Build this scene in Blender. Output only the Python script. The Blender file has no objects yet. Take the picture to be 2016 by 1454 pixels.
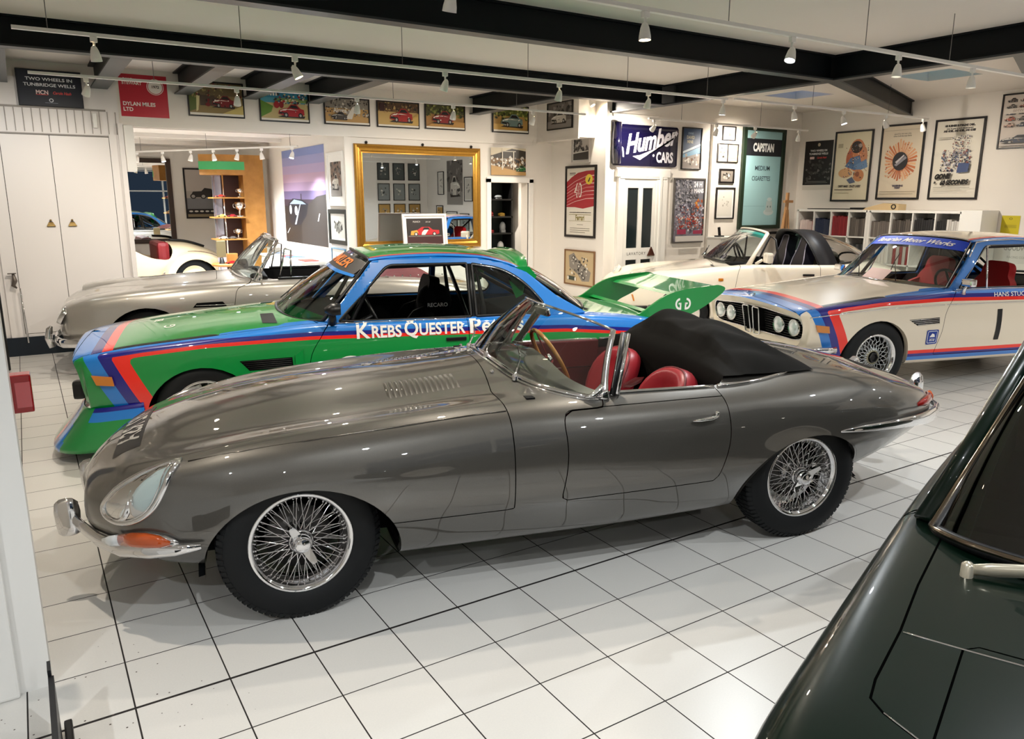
import bpy, bmesh, math, random
import numpy as np
from mathutils import Vector, Matrix
random.seed(7)
S = bpy.context.scene
COL = S.collection
PI = math.pi
DAYL = 0; SPOT = 150; LENS = 60; EXPO = .62; NEARP = .42; CONE = 150; PT1 = .5; PT2 = .36; PT3 = .42; PT4 = .36; PTL = .06
# ------------------------------------------------------------------ camera
CAM = np.array([-0.146, -2.626, 1.695])
YAW, PITCH, ROLL = 0.5648, 0.2181, 0.0021
_c = bpy.data.cameras.new('camera'); cam = bpy.data.objects.new('camera', _c); COL.objects.link(cam)
_cy, _sy, _cp, _sp, _cr, _sr = math.cos(YAW), math.sin(YAW), math.cos(PITCH), math.sin(PITCH), math.cos(ROLL), math.sin(ROLL)
FWD = np.array([_sy*_cp, _cy*_cp, -_sp]); _rt = np.array([_cy, -_sy, 0]); _up = np.cross(_rt, FWD)
_r2 = _cr*_rt+_sr*_up; _u2 = -_sr*_rt+_cr*_up
cam.matrix_world = Matrix(((_r2[0], _u2[0], -FWD[0], CAM[0]), (_r2[1], _u2[1], -FWD[1], CAM[1]), (_r2[2], _u2[2], -FWD[2], CAM[2]), (0, 0, 0, 1)))
_c.sensor_width = 36; _c.lens = 1504.7/2016*36; _c.clip_start = 0.05; _c.clip_end = 100
S.camera = cam
# ------------------------------------------------------------------ world, exposure
W = bpy.data.worlds.new('world'); S.world = W; W.use_nodes = True
W.node_tree.nodes['Background'].inputs[0].default_value = (0.10, 0.16, 0.26, 1)
W.node_tree.nodes['Background'].inputs[1].default_value = 0.12
S.view_settings.view_transform = 'Standard'; S.view_settings.look = 'None'; S.view_settings.gamma = 1
S.view_settings.exposure = EXPO
S.view_settings.use_curve_mapping = False
def area_light(name, loc, rot, sx, sy, power, col):
    l = bpy.data.lights.new(name, 'AREA'); l.shape = 'RECTANGLE'; l.size = sx; l.size_y = sy; l.energy = power; l.color = col
    o = bpy.data.objects.new(name, l); o.location = loc; o.rotation_euler = rot; COL.objects.link(o); return o
# ------------------------------------------------------------------ materials
def srgb(c):
    if isinstance(c, str):
        c = c.lstrip('#'); c = [int(c[i:i+2], 16)/255 for i in (0, 2, 4)]
    return tuple(x/12.92 if x <= .04045 else ((x+.055)/1.055)**2.4 for x in c[:3])+(1.0,)
MATS = {}
def mat(name, col=(.8, .8, .8), rough=.5, metal=0., coat=0., emit=None, es=0., trans=0., ior=1.45, alpha=1., noise=0., nscale=20., bump=0., spec=.5, coatr=.03, col2=None):
    if name in MATS: return MATS[name]
    m = bpy.data.materials.new(name); m.use_nodes = True; nt = m.node_tree; b = nt.nodes['Principled BSDF']
    c = srgb(col); b.inputs['Base Color'].default_value = c
    b.inputs['Roughness'].default_value = rough; b.inputs['Metallic'].default_value = metal
    b.inputs['Coat Weight'].default_value = coat; b.inputs['Coat Roughness'].default_value = coatr
    b.inputs['Transmission Weight'].default_value = trans; b.inputs['IOR'].default_value = ior
    b.inputs['Alpha'].default_value = alpha; b.inputs['Specular IOR Level'].default_value = spec
    if emit is not None:
        b.inputs['Emission Color'].default_value = srgb(emit); b.inputs['Emission Strength'].default_value = es
    if noise or bump:
        tc = nt.nodes.new('ShaderNodeTexCoord'); n = nt.nodes.new('ShaderNodeTexNoise'); n.inputs['Scale'].default_value = nscale; n.inputs['Detail'].default_value = 5
        nt.links.new(tc.outputs['Object'], n.inputs['Vector'])
        if noise:
            r = nt.nodes.new('ShaderNodeMix'); r.data_type = 'RGBA'
            r.inputs['A'].default_value = tuple(x*(1-noise) for x in c[:3])+(1,)
            r.inputs['B'].default_value = srgb(col2) if col2 else tuple(min(1, x*(1+noise)) for x in c[:3])+(1,)
            nt.links.new(n.outputs['Fac'], r.inputs['Factor']); nt.links.new(r.outputs['Result'], b.inputs['Base Color'])
        if bump:
            bp = nt.nodes.new('ShaderNodeBump'); bp.inputs['Strength'].default_value = bump; bp.inputs['Distance'].default_value = .002
            nt.links.new(n.outputs['Fac'], bp.inputs['Height']); nt.links.new(bp.outputs['Normal'], b.inputs['Normal'])
    MATS[name] = m; return m
def flat(col, rough=.55):
    """a printed or painted colour"""
    k = 'print_'+col.lstrip('#')
    return mat(k, col, rough)
# ------------------------------------------------------------------ object helpers
def link(name, me, parent=None, mats=None, smooth=None):
    o = bpy.data.objects.new(name, me); COL.objects.link(o)
    if parent is not None: o.parent = parent
    if mats is not None:
        for m in (mats if isinstance(mats, (list, tuple)) else [mats]): me.materials.append(m)
    if smooth is not None:
        for p in me.polygons: p.use_smooth = smooth
    return o
def thing(name, label, cat, loc=(0, 0, 0), rz=0, group=None):
    o = bpy.data.objects.new(name, None); COL.objects.link(o); o.empty_display_size = .1
    o.location = loc; o.rotation_euler = (0, 0, rz); o['label'] = label; o['category'] = cat
    if group: o['group'] = group
    return o
def tag(o, label, cat, group=None):
    o['label'] = label; o['category'] = cat
    if group: o['group'] = group
    return o
def struct(o, label=None):
    o['kind'] = 'structure'
    if label: o['label'] = label
    return o
class MB:
    """collects shapes into one mesh"""
    def __init__(s): s.v = []; s.f = []; s.m = []; s.sm = []
    def add(s, vs, fs, mi=0, sm=False, M=None):
        b = len(s.v)
        for p in vs:
            if M is not None: p = M @ Vector(p)
            s.v.append((float(p[0]), float(p[1]), float(p[2])))
        for f in fs: s.f.append(tuple(b+i for i in f)); s.m.append(mi); s.sm.append(sm)
        return s
    def box(s, a, b, mi=0, M=None, bev=0):
        x0, x1 = sorted((a[0], b[0])); y0, y1 = sorted((a[1], b[1])); z0, z1 = sorted((a[2], b[2]))
        if bev:
            e = min(bev, (x1-x0)/2.1, (y1-y0)/2.1, (z1-z0)/2.1); bm = bmesh.new()
            vs = [bm.verts.new(p) for p in ((x0, y0, z0), (x1, y0, z0), (x1, y1, z0), (x0, y1, z0), (x0, y0, z1), (x1, y0, z1), (x1, y1, z1), (x0, y1, z1))]
            for q in ((0, 3, 2, 1), (4, 5, 6, 7), (0, 1, 5, 4), (1, 2, 6, 5), (2, 3, 7, 6), (3, 0, 4, 7)): bm.faces.new([vs[i] for i in q])
            bmesh.ops.bevel(bm, geom=bm.edges[:]+bm.verts[:], offset=e, segments=2, affect='EDGES', profile=.6)
            bm.verts.index_update(); s.add([v.co[:] for v in bm.verts], [[v.index for v in f.verts] for f in bm.faces], mi, False, M); bm.free(); return s
        return s.add([(x0, y0, z0), (x1, y0, z0), (x1, y1, z0), (x0, y1, z0), (x0, y0, z1), (x1, y0, z1), (x1, y1, z1), (x0, y1, z1)],
                     [(0, 3, 2, 1), (4, 5, 6, 7), (0, 1, 5, 4), (1, 2, 6, 5), (2, 3, 7, 6), (3, 0, 4, 7)], mi, False, M)
    def tube(s, pts, r, n=8, mi=0, M=None, closed=False, caps=True, sx=1.0, up=None):
        pts = [Vector(p) for p in pts]; N = len(pts); rs = r if isinstance(r, (list, tuple)) else [r]*N
        vs = []; prev = None
        for i, p in enumerate(pts):
            if closed: t = (pts[(i+1) % N]-pts[i-1])
            else: t = pts[min(i+1, N-1)]-pts[max(i-1, 0)]
            t = t.normalized() if t.length > 1e-9 else Vector((0, 0, 1))
            if up is not None: a = Vector(up) - t*Vector(up).dot(t)
            elif prev is None:
                a = Vector((0, 0, 1)) if abs(t.z) < .9 else Vector((1, 0, 0)); a = a-t*a.dot(t)
            else: a = prev-t*prev.dot(t)
            a = a.normalized() if a.length > 1e-9 else t.orthogonal().normalized()
            prev = a; b = t.cross(a)
            for k in range(n):
                w = 2*PI*k/n; vs.append(p+(a*math.cos(w)+b*math.sin(w)*sx)*rs[i])
        fs = []
        for i in range(N if closed else N-1):
            j = (i+1) % N
            for k in range(n): fs.append((i*n+k, i*n+(k+1) % n, j*n+(k+1) % n, j*n+k))
        if caps and not closed: fs.append(tuple(reversed(range(n)))); fs.append(tuple((N-1)*n+k for k in range(n)))
        return s.add(vs, fs, mi, True, M)
    def lathe(s, prof, n=32, axis='z', mi=0, M=None, a0=0, a1=2*PI, sm=True):
        """prof: (radius, height) pairs"""
        full = abs(a1-a0-2*PI) < 1e-6; m = n if full else n+1; vs = []
        for r, h in prof:
            for k in range(m):
                w = a0+(a1-a0)*k/n; x, y = r*math.cos(w), r*math.sin(w)
                vs.append({'z': (x, y, h), 'y': (x, h, y), 'x': (h, x, y)}[axis])
        fs = []
        for i in range(len(prof)-1):
            for k in range(n):
                k2 = (k+1) % m; q = (i*m+k, i*m+k2, (i+1)*m+k2, (i+1)*m+k)
                fs.append(q if axis != 'y' else q[::-1])
        return s.add(vs, fs, mi, sm, M)
    def disc(s, c, r, n=24, axis='z', mi=0, M=None, ry=None):
        vs = []
        for k in range(n):
            w = 2*PI*k/n; x, y = r*math.cos(w), (ry or r)*math.sin(w)
            vs.append({'z': (c[0]+x, c[1]+y, c[2]), 'y': (c[0]+x, c[1], c[2]+y), 'x': (c[0], c[1]+x, c[2]+y)}[axis])
        return s.add(vs, [tuple(range(n))], mi, False, M)
    def poly(s, pts, mi=0, M=None): return s.add(pts, [tuple(range(len(pts)))], mi, False, M)
    def prism(s, pts, d, mi=0, M=None):
        """closed outline pts (3d) pushed along vector d"""
        n = len(pts); v = [Vector(p) for p in pts]; d = Vector(d)
        vs = v+[p+d for p in v]; fs = [tuple(reversed(range(n))), tuple(range(n, 2*n))]+[(i, (i+1) % n, n+(i+1) % n, n+i) for i in range(n)]
        return s.add(vs, fs, mi, False, M)
    def ball(s, c, r, n=12, mi=0, M=None):
        if not isinstance(r, (tuple, list)): r = (r, r, r)
        vs = []; fs = []; h = n//2
        for i in range(h+1):
            t = PI*i/h
            for k in range(n):
                w = 2*PI*k/n; vs.append((c[0]+r[0]*math.sin(t)*math.cos(w), c[1]+r[1]*math.sin(t)*math.sin(w), c[2]+r[2]*math.cos(t)))
        for i in range(h):
            for k in range(n): fs.append((i*n+k, (i+1)*n+k, (i+1)*n+(k+1) % n, i*n+(k+1) % n))
        return s.add(vs, fs, mi, True, M)
    def mesh(s, name):
        me = bpy.data.meshes.new(name); me.from_pydata(s.v, [], s.f)
        me.polygons.foreach_set('material_index', s.m); me.polygons.foreach_set('use_smooth', s.sm); me.update(); return me
    def build(s, name, mats, parent=None): return link(name, s.mesh(name), parent, mats)
def text_geo(txt, size, ext=0., shear=0., bold=0., align='CENTER', spacing=1., sx=1.):
    """verts and faces of a line of lettering in the XY plane"""
    cu = bpy.data.curves.new('lettering', 'FONT'); cu.body = txt; cu.size = size; cu.extrude = ext; cu.shear = shear; cu.offset = bold
    cu.align_x = align; cu.align_y = 'CENTER'; cu.space_character = spacing; cu.resolution_u = 3
    o = bpy.data.objects.new('lettering', cu); COL.objects.link(o)
    me = bpy.data.meshes.new_from_object(o.evaluated_get(bpy.context.evaluated_depsgraph_get()))
    vs = [(v.co.x*sx, v.co.y, v.co.z) for v in me.vertices]; fs = [tuple(p.vertices) for p in me.polygons]
    bpy.data.objects.remove(o); bpy.data.curves.remove(cu); bpy.data.meshes.remove(me)
    return vs, fs
# ================================================================== ROOM
M_WALL = mat('wall_paint', '#ece6de', .6, noise=.03, nscale=3, spec=.3)
M_CEIL = mat('ceiling_paint', '#dfd8d0', .7, noise=.02, nscale=2, spec=.2)
M_NAVY = mat('navy_gloss', '#101c28', .38, spec=.5)
M_BEAM = mat('beam_paint', '#04090d', .5, spec=.25)
M_FLANGE = mat('beam_flange', '#2c3033', .38)
M_CUP = mat('cupboard_paint', '#ebe6e3', .4, spec=.5)
M_WHITE = mat('white_gloss', '#f1efea', .35)
M_DARK = mat('black_gap', '#050506', .8, spec=.1)
M_BRASS = mat('aged_brass', '#8a744a', .4, 1.0, noise=.3, nscale=60)
M_CHROME = mat('chrome', '#e8e8ea', .06, 1.0)
M_BLK = mat('black_satin', '#0c0c0d', .4)
M_BLKM = mat('black_matt', '#0a0a0b', .75, spec=.2)
M_RUB = mat('tyre_rubber', '#0d0f11', .62, spec=.35, bump=.15, nscale=120)
M_FRAME = mat('black_frame', '#120d0e', .35)
M_MIRROR = mat('mirror_glass', '#f4f6f5', .01, 1.0)
M_WOOD = mat('oak_veneer', '#a8702f', .4, noise=.25, nscale=9, col2='#c08a45')
def floor_mat():
    m = bpy.data.materials.new('floor_tiles'); m.use_nodes = True; nt = m.node_tree; N = nt.nodes.new; Lk = nt.links.new; b = nt.nodes['Principled BSDF']
    tc = N('ShaderNodeTexCoord'); sp = N('ShaderNodeSeparateXYZ'); Lk(tc.outputs['Object'], sp.inputs[0])
    def mt(op, a, bb=None, c=None):
        n = N('ShaderNodeMath'); n.operation = op
        for i, x in enumerate((a, bb, c)):
            if x is None: continue
            if isinstance(x, (int, float)): n.inputs[i].default_value = x
            else: Lk(x, n.inputs[i])
        return n.outputs[0]
    T = 0.3115; ds = []
    for ax in (0, 1):
        q = mt('DIVIDE', sp.outputs[ax], T); fr = mt('FRACT', mt('ADD', q, 100.5)); ds.append(mt('MULTIPLY', mt('ABSOLUTE', mt('SUBTRACT', fr, .5)), T))
    g = mt('LESS_THAN', mt('MINIMUM', ds[0], ds[1]), .0025)
    wide = mt('LESS_THAN', mt('ABSOLUTE', sp.outputs[1]), .006)
    wide2 = mt('LESS_THAN', mt('ABSOLUTE', sp.outputs[0]), .0028)
    g = mt('MAXIMUM', g, mt('MAXIMUM', wide, wide2))
    fx = mt('FLOOR', mt('DIVIDE', sp.outputs[0], T)); fy = mt('FLOOR', mt('DIVIDE', sp.outputs[1], T))
    cb = N('ShaderNodeCombineXYZ'); Lk(fx, cb.inputs[0]); Lk(fy, cb.inputs[1]); wn = N('ShaderNodeTexWhiteNoise'); Lk(cb.outputs[0], wn.inputs['Vector'])
    ns = N('ShaderNodeTexNoise'); ns.inputs['Scale'].default_value = 160; Lk(tc.outputs['Object'], ns.inputs['Vector'])
    vr = mt('ADD', mt('MULTIPLY', wn.outputs['Value'], .35), mt('MULTIPLY', ns.outputs['Fac'], .65))
    mx = N('ShaderNodeMix'); mx.data_type = 'RGBA'; Lk(vr, mx.inputs['Factor']); mx.inputs['A'].default_value = srgb('#cbc9c5'); mx.inputs['B'].default_value = srgb('#dad7d1')
    m2 = N('ShaderNodeMix'); m2.data_type = 'RGBA'; Lk(g, m2.inputs['Factor']); Lk(mx.outputs['Result'], m2.inputs['A']); m2.inputs['B'].default_value = srgb('#17110f')
    # splashes of dirt on the floor by the white post
    vo = N('ShaderNodeTexVoronoi'); vo.inputs['Scale'].default_value = 26; Lk(tc.outputs['Object'], vo.inputs['Vector'])
    ln = N('ShaderNodeVectorMath'); ln.operation = 'DISTANCE'; Lk(tc.outputs['Object'], ln.inputs[0]); ln.inputs[1].default_value = (-.12, .05, 0)
    sz = mt('MULTIPLY', mt('MAXIMUM', mt('SUBTRACT', .75, ln.outputs['Value']), 0), .16); dirt = mt('LESS_THAN', vo.outputs['Distance'], sz)
    m3 = N('ShaderNodeMix'); m3.data_type = 'RGBA'; Lk(dirt, m3.inputs['Factor']); Lk(m2.outputs['Result'], m3.inputs['A']); m3.inputs['B'].default_value = srgb('#4d4440')
    Lk(m3.outputs['Result'], b.inputs['Base Color']); Lk(mt('ADD', mt('MULTIPLY', g, .5), .3), b.inputs['Roughness'])
    bp = N('ShaderNodeBump'); bp.inputs['Strength'].default_value = .5; bp.inputs['Distance'].default_value = .002; Lk(mt('SUBTRACT', 1, g), bp.inputs['Height']); Lk(bp.outputs[0], b.inputs['Normal'])
    b.inputs['Specular IOR Level'].default_value = .45
    return m
def sbox(name, a, b, m, label=None, **k):
    o = MB().box(a, b, **k).build(name, m); return struct(o, label)
CZ = 3.12
XR = 11.06
sbox('floor', (-3.6, -5.7, -.1), (11.3, 13.7, 0), floor_mat(), 'pale square floor tiles with dark joints')
def slab_with_holes():
    bm = MB(); xs = [-3.7, 8.75, 9.5, 11.3]; 
    holes = [(8.72, 9.42, 2.35, 3.0), (8.82, 9.5, 4.35, 4.98)]
    ys = sorted({-5.7, 7.5, 2.35, 3.0, 4.35, 4.98}); xs = sorted({-3.7, 8.72, 8.82, 9.42, 9.5, 11.3})
    for i in range(len(xs)-1):
        for j in range(len(ys)-1):
            cx, cy = (xs[i]+xs[i+1])/2, (ys[j]+ys[j+1])/2
            if any(h[0] < cx < h[1] and h[2] < cy < h[3] for h in holes): continue
            bm.box((xs[i], ys[j], CZ), (xs[i+1], ys[j+1], CZ+.12))
    return bm
struct(slab_with_holes().build('ceiling', M_CEIL), 'plain off-white ceiling')
# two roof lights with the evening sky above
M_SKY1 = mat('roof_light_glass_blue', '#0a3c64', .3, emit='#0b5c96', es=.75)
M_SKY2 = mat('roof_light_glass_teal', '#0f3f4a', .3, emit='#1d6b7e', es=.75)
for i, (x0, x1, y0, y1, m) in enumerate(((8.72, 9.42, 2.35, 3.0, M_SKY2), (8.82, 9.5, 4.35, 4.98, M_SKY1))):
    o = MB().box((x0, y0, CZ+.12), (x1, y1, CZ+.16)).build('window_%d' % (i+3), m); struct(o, ('teal', 'blue')[i]+' roof light in the ceiling')
# back wall with cupboards, opening, mirror wall, doorway
YB = 7.33
sbox('wall_back_lintel', (.93, YB, 2.52), (6.9, YB+.25, CZ), M_WALL, 'white wall above the opening hung with a row of racing pictures')
sbox('wall_back_upper_left', (-3.6, YB, 2.45), (.93, YB+.25, CZ), M_WALL)
sbox('wall_back_mirror', (3.6, YB+.03, 0), (5.78, YB+.23, 2.52), M_WALL, 'white wall behind the gold mirror')
sbox('wall_back_over_doorway', (5.78, YB+.03, 1.95), (6.47, YB+.23, 2.52), M_WALL)
sbox('wall_back_beside_doorway', (6.47, YB+.03, 0), (6.9, YB+.23, 2.52), M_WALL)
sbox('wall_side_short', (6.9, 6.05, 0), (7.1, 7.6, CZ), M_WALL, 'short white wall with the tall red poster')
sbox('wall_side_short_upper', (6.6, 6.3, 2.56), (6.9, 7.33, CZ), M_WALL)
sbox('wall_lavatory', (7.1, 6.05, 0), (XR+.2, 6.25, CZ), M_WALL, 'white wall with the lavatory door')
sbox('wall_right', (XR, -5.7, 0), (XR+.2, 6.05, CZ), M_WALL, 'white right-hand wall with film posters')
sbox('wall_left', (-3.8, -5.7, 0), (-3.6, YB, CZ), M_WALL)
# street side behind the camera
sbox('wall_front_left', (-3.6, -5.7, 0), (-.4, -5.5, CZ), M_WALL); sbox('wall_front_right', (6.9, -5.7, 0), (XR, -5.5, CZ), M_WALL)
sbox('wall_front_sill', (-.4, -5.7, 0), (6.9, -5.5, .45), M_WALL); sbox('wall_front_head', (-.4, -5.7, 2.85), (6.9, -5.5, CZ), M_WALL)
wf = MB()
for x in (-.4, 1.4, 3.2, 5.0, 6.84): wf.box((x, -5.68, .45), (x+.06, -5.56, 2.85))
wf.box((-.4, -5.68, 2.0), (6.9, -5.56, 2.05))
struct(wf.build('window_1', M_WHITE), 'shop window frame')
# back room
sbox('wall_back_room_side', (3.6, YB+.23, 0), (3.8, 13.7, 2.75), M_WALL, 'side wall of the back room with the sunset picture')
sbox('wall_back_room_far', (-2.5, 13.5, 0), (3.6, 13.7, 2.75), M_WALL, 'far wall of the back room')
sbox('wall_back_room_left', (-2.6, YB+.25, 0), (-2.4, 13.5, 2.75), M_WALL)
cb_ = MB(); cb_.box((-2.6, YB+.25, 2.66), (3.8, 13.7, 2.76)); 
for y in (8.8, 10.3, 11.8): cb_.box((-2.4, y, 2.60), (3.6, y+.12, 2.66))
struct(cb_.build('ceiling_back_room', M_CEIL), 'low ceiling of the back room')
# store room seen through the doorway
sbox('wall_store_far', (5.3, 8.9, 0), (7.4, 9.0, 2.5), M_WALL); sbox('wall_store_right', (6.95, 7.6, 0), (7.1, 8.9, 2.5), M_WALL)
sbox('wall_store_left', (5.2, 7.56, 0), (5.3, 8.9, 2.5), M_WALL); sbox('ceiling_store', (5.2, 7.56, 2.45), (7.4, 9.0, 2.52), M_CEIL)
tr = MB(); 
for x in (5.72, 6.47): tr.box((x, YB-.005, 0), (x+.07, YB+.05, 2.0))
tr.box((5.72, YB-.005, 1.95), (6.54, YB+.05, 2.02)); struct(tr.build('trim_1', M_WHITE), 'white doorway surround beside the mirror')
# skirtings
sbox('baseboard_back', (3.6, YB-.015, 0), (5.72, YB+.03, .21), M_NAVY); sbox('baseboard_back_right', (6.54, YB-.015, 0), (6.88, YB+.03, .21), M_NAVY)
sbox('baseboard_side', (6.875, 6.05, 0), (6.9, YB, .26), M_NAVY); sbox('baseboard_lavatory', (8.1, 6.025, 0), (XR, 6.05, .21), M_NAVY)
sbox('baseboard_lavatory_left', (6.9, 6.025, 0), (7.1, 6.05, .21), M_NAVY); sbox('baseboard_right', (XR-.025, -5.5, 0), (XR, 6.02, .21), M_NAVY)
sbox('baseboard_cupboards', (-1.0, YB-.06, 0), (.93, YB-.02, .205), M_NAVY, 'dark navy plinth below the white cupboards')
tr = MB()
tr.box((6.595, 6.3, 2.54), (6.62, 7.33, 2.57)); tr.box((7.0, 6.03, 2.84), (8.95, 6.05, 2.88)); tr.box((8.95, 6.0, 0), (9.03, 6.05, 2.88))
tr.box((3.56, YB+.0, .21), (3.61, YB+.05, 2.52)); tr.box((.93, YB-.01, 2.5), (6.6, YB, 2.53))
struct(tr.build('trim_2', M_WALL), 'white edge mouldings on the walls')
# beams (I section)
def ibeam(p, q, z0, z1, name, label, w=.13, flange=True):
    p = Vector((p[0], p[1], 0)); q = Vector((q[0], q[1], 0)); d = (q-p); Ln = d.length; a = math.atan2(d.y, d.x); M = Matrix.Translation((p.x, p.y, 0)) @ Matrix.Rotation(a, 4, 'Z')
    b = MB(); b.box((0, -w/2, z0), (Ln, w/2, z0+.016), 1, M); b.box((0, -w/2, z1-.016), (Ln, w/2, z1), 0, M); b.box((0, -.03, z0+.016), (Ln, .03, z1-.016), 0, M)
    o = b.build(name, [M_BEAM, M_FLANGE]); struct(o, label); return o
ibeam((-3.6, 5.05), (6.95, 5.05), 2.88, CZ, 'beam_1', 'dark beam across the room before the row of racing pictures')
ibeam((-3.6, 2.6), (6.95, 2.6), 2.88, CZ, 'beam_2', 'dark beam across the top of the view')
ibeam((7.02, -5.5), (7.02, 6.05), 2.88, CZ, 'beam_3', 'long dark beam running towards the lavatory wall')
ibeam((7.08, 2.66), (XR, 4.2), 2.9, CZ, 'beam_4', 'short dark beam to the right wall')
ibeam((7.08, .85), (XR, 2.4), 2.9, CZ, 'beam_5', 'short dark beam at the right edge')
for i, x in enumerate((.76, 1.62, 2.38, 3.16, 5.52)):
    ibeam((x, 5.12), (x, YB), 2.88, CZ, 'beam_%d' % (6+i), 'short dark cross beam, number %d from the left above the racing pictures' % (i+1), w=.17)
ibeam((-.15, 5.12), (-.15, YB), 2.88, CZ, 'beam_11', 'short dark cross beam at the left edge')
# ------------------------------------------------------------------ cupboards
cp = thing('built_in_cupboard', 'tall white built-in cupboard with two flat doors and small brass pulls', 'cupboard', (0, YB, 0))
b = MB(); b.box((-1.0, -.02, .205), (.93, .0, 2.95)); b.box((-.36, -.045, .205), (-.23, -.02, 2.4)); b.box((.805, -.045, .205), (.9, -.02, 2.4)); b.box((.9, -.09, .205), (.95, -.02, 2.52))
b.box((-.36, -.04, .2), (.9, -.02, .235)); b.build('frame', M_CUP, cp)
g = MB()
for i in range(24): g.box((-.95+i*.08, -.028, 2.4), (-.943+i*.08, -.0195, 2.64))
g.box((-1, -.03, 2.64), (.8, -.02, 2.66)); g.box((-.23, -.024, 2.37), (.81, -.0198, 2.385)); g.build('boarding', mat('groove_grey', '#9c9690', .6), cp)
for x0, x1 in ((-.225, .2265), (.2315, .80)):
    d = MB().box((x0, -.045, .24), (x1, -.021, 2.365), bev=.004).build('door', M_CUP, cp)
    hx = .2 if x0 < 0 else .34; 
    h = MB(); xx = (.165 if x0 < 0 else .37)-.02
    for k in range(7):
        t = k/7; h.box((xx-.042+.03*t*1.1, -.062+.004*k, 1.40+.009*k), (xx+.042-.03*t*1.1, -.045, 1.411+.009*k), bev=.003)
    h.ball((xx, -.055, 1.468), (.011, .01, .011)); h.build('handle', M_BRASS, d)
sl = MB().box((-.232, -.0205, .24), (.81, -.0202, 2.38)); sl.build('gap', M_DARK, cp)
tag(MB().box((.66, 7.245, 2.46), (.705, 7.298, 2.62), bev=.012).build('alarm_sensor', M_WHITE), 'small white alarm sensor above the cupboard doors', 'alarm sensor')
tag(MB().box((.955, 7.26, 2.0), (1.06, 7.36, 2.515), bev=.02).build('wall_heater', M_WHITE), 'narrow white box fixed in the corner of the opening beside the cupboard', 'box')
# window-latch stay and pull at the far left of the cupboards
pl = thing('boot_pull', 'dark cast hook standing beside the left cupboard frame', 'hook', (-.27, YB-.075, .75))
h = MB(); h.box((-.05, -.03, .155), (.03, 0, .165)); h.tube([(0, -.01, .16), (.01, -.012, .08), (-.01, -.014, .03), (.02, -.012, .0)], [.012, .026, .02, .008]); h.build('body', mat('pewter', '#6d655f', .45, .7), pl)
h = MB(); h.tube([(.05, -.03, 0), (.06, -.04, -.6)], .009); h.build('rod', M_CHROME, pl)
# pillar in the foreground
pb = MB(); pb.box((-1.6, .30, 0), (-.235, .46, CZ)); pb.box((-1.6, .27, 0), (-.33, .30, CZ), bev=.01); pb.box((-1.6, .25, 0), (-.43, .27, CZ), bev=.006)
struct(pb.build('pillar', mat('post_paint', '#e4e2de', .4)), 'white wooden post at the left edge of the foreground')
rb = thing('fire_alarm_box', 'small red call point box on the white post', 'alarm box', (0, 0, 0))
b = MB(); b.box((-.262, .46, .965), (-.175, .53, 1.10), bev=.006); b.build('case', mat('alarm_red', '#8e0f12', .25, coat=.5), rb)
b = MB(); b.box((-.225, .458, .985), (-.18, .4605, 1.075)); b.build('cover', mat('alarm_cover', '#b5474a', .15, coat=1), rb)
gd = thing('door_guide', 'black steel guide rail and foot at the bottom of the white post', 'guide rail', (-.215, .1, 0))
b = MB(); b.box((-.018, -.6, 0), (-.002, -.16, .24)); b.box((-.018, -.16, 0), (-.008, -.10, .26)); b.build('rail', mat('guide_steel', '#26272a', .4, .6), gd)
b = MB(); b.box((.006, -.32, 0), (.03, -.12, .05), bev=.006); b.build('foot', M_BLK, gd)
tag(MB().box((-.5, 6.35, .02), (-.385, 6.42, 1.02), bev=.01).build('floor_stand', M_BLK), 'black upright panel at the very left edge before the cupboards', 'stand')
# ------------------------------------------------------------------ track lighting
M_LW = mat('lamp_white', '#f2efe9', .35)
M_LENS = mat('lamp_lens_lit', '#fff6e0', .3, emit='#ffe2b0', es=LENS)
M_LENSC = mat('lamp_lens_cool', '#f4f8ff', .3, emit='#e4efff', es=LENS)
M_OFF = mat('lamp_lens_dim', '#d8d4cc', .3, emit='#ffe9c8', es=.6)
lamp_mesh = {}
def lamp_parts():
    b = MB(); b.box((-.022, -.014, -.035), (.022, .014, .0), bev=.004); b.tube([(0, 0, -.03), (0, 0, -.075)], [.009, .006], 8); lamp_mesh['adapter'] = b.mesh('adapter'); lamp_mesh['adapter'].materials.append(M_LW)
    b = MB(); b.lathe([(.004, .045), (.017, .035), (.026, .012), (.034, -.03), (.036, -.055), (.033, -.055), (.030, -.045)], 20); lamp_mesh['shade'] = b.mesh('shade'); lamp_mesh['shade'].materials.append(M_LW)
    for k, m in (('warm', M_LENS), ('cool', M_LENSC), ('off', M_OFF)):
        b = MB(); b.lathe([(.0, -.052), (.016, -.053), (.031, -.05)], 16); lamp_mesh[k] = b.mesh('lens'); lamp_mesh[k].materials.append(m)
lamp_parts()
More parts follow.
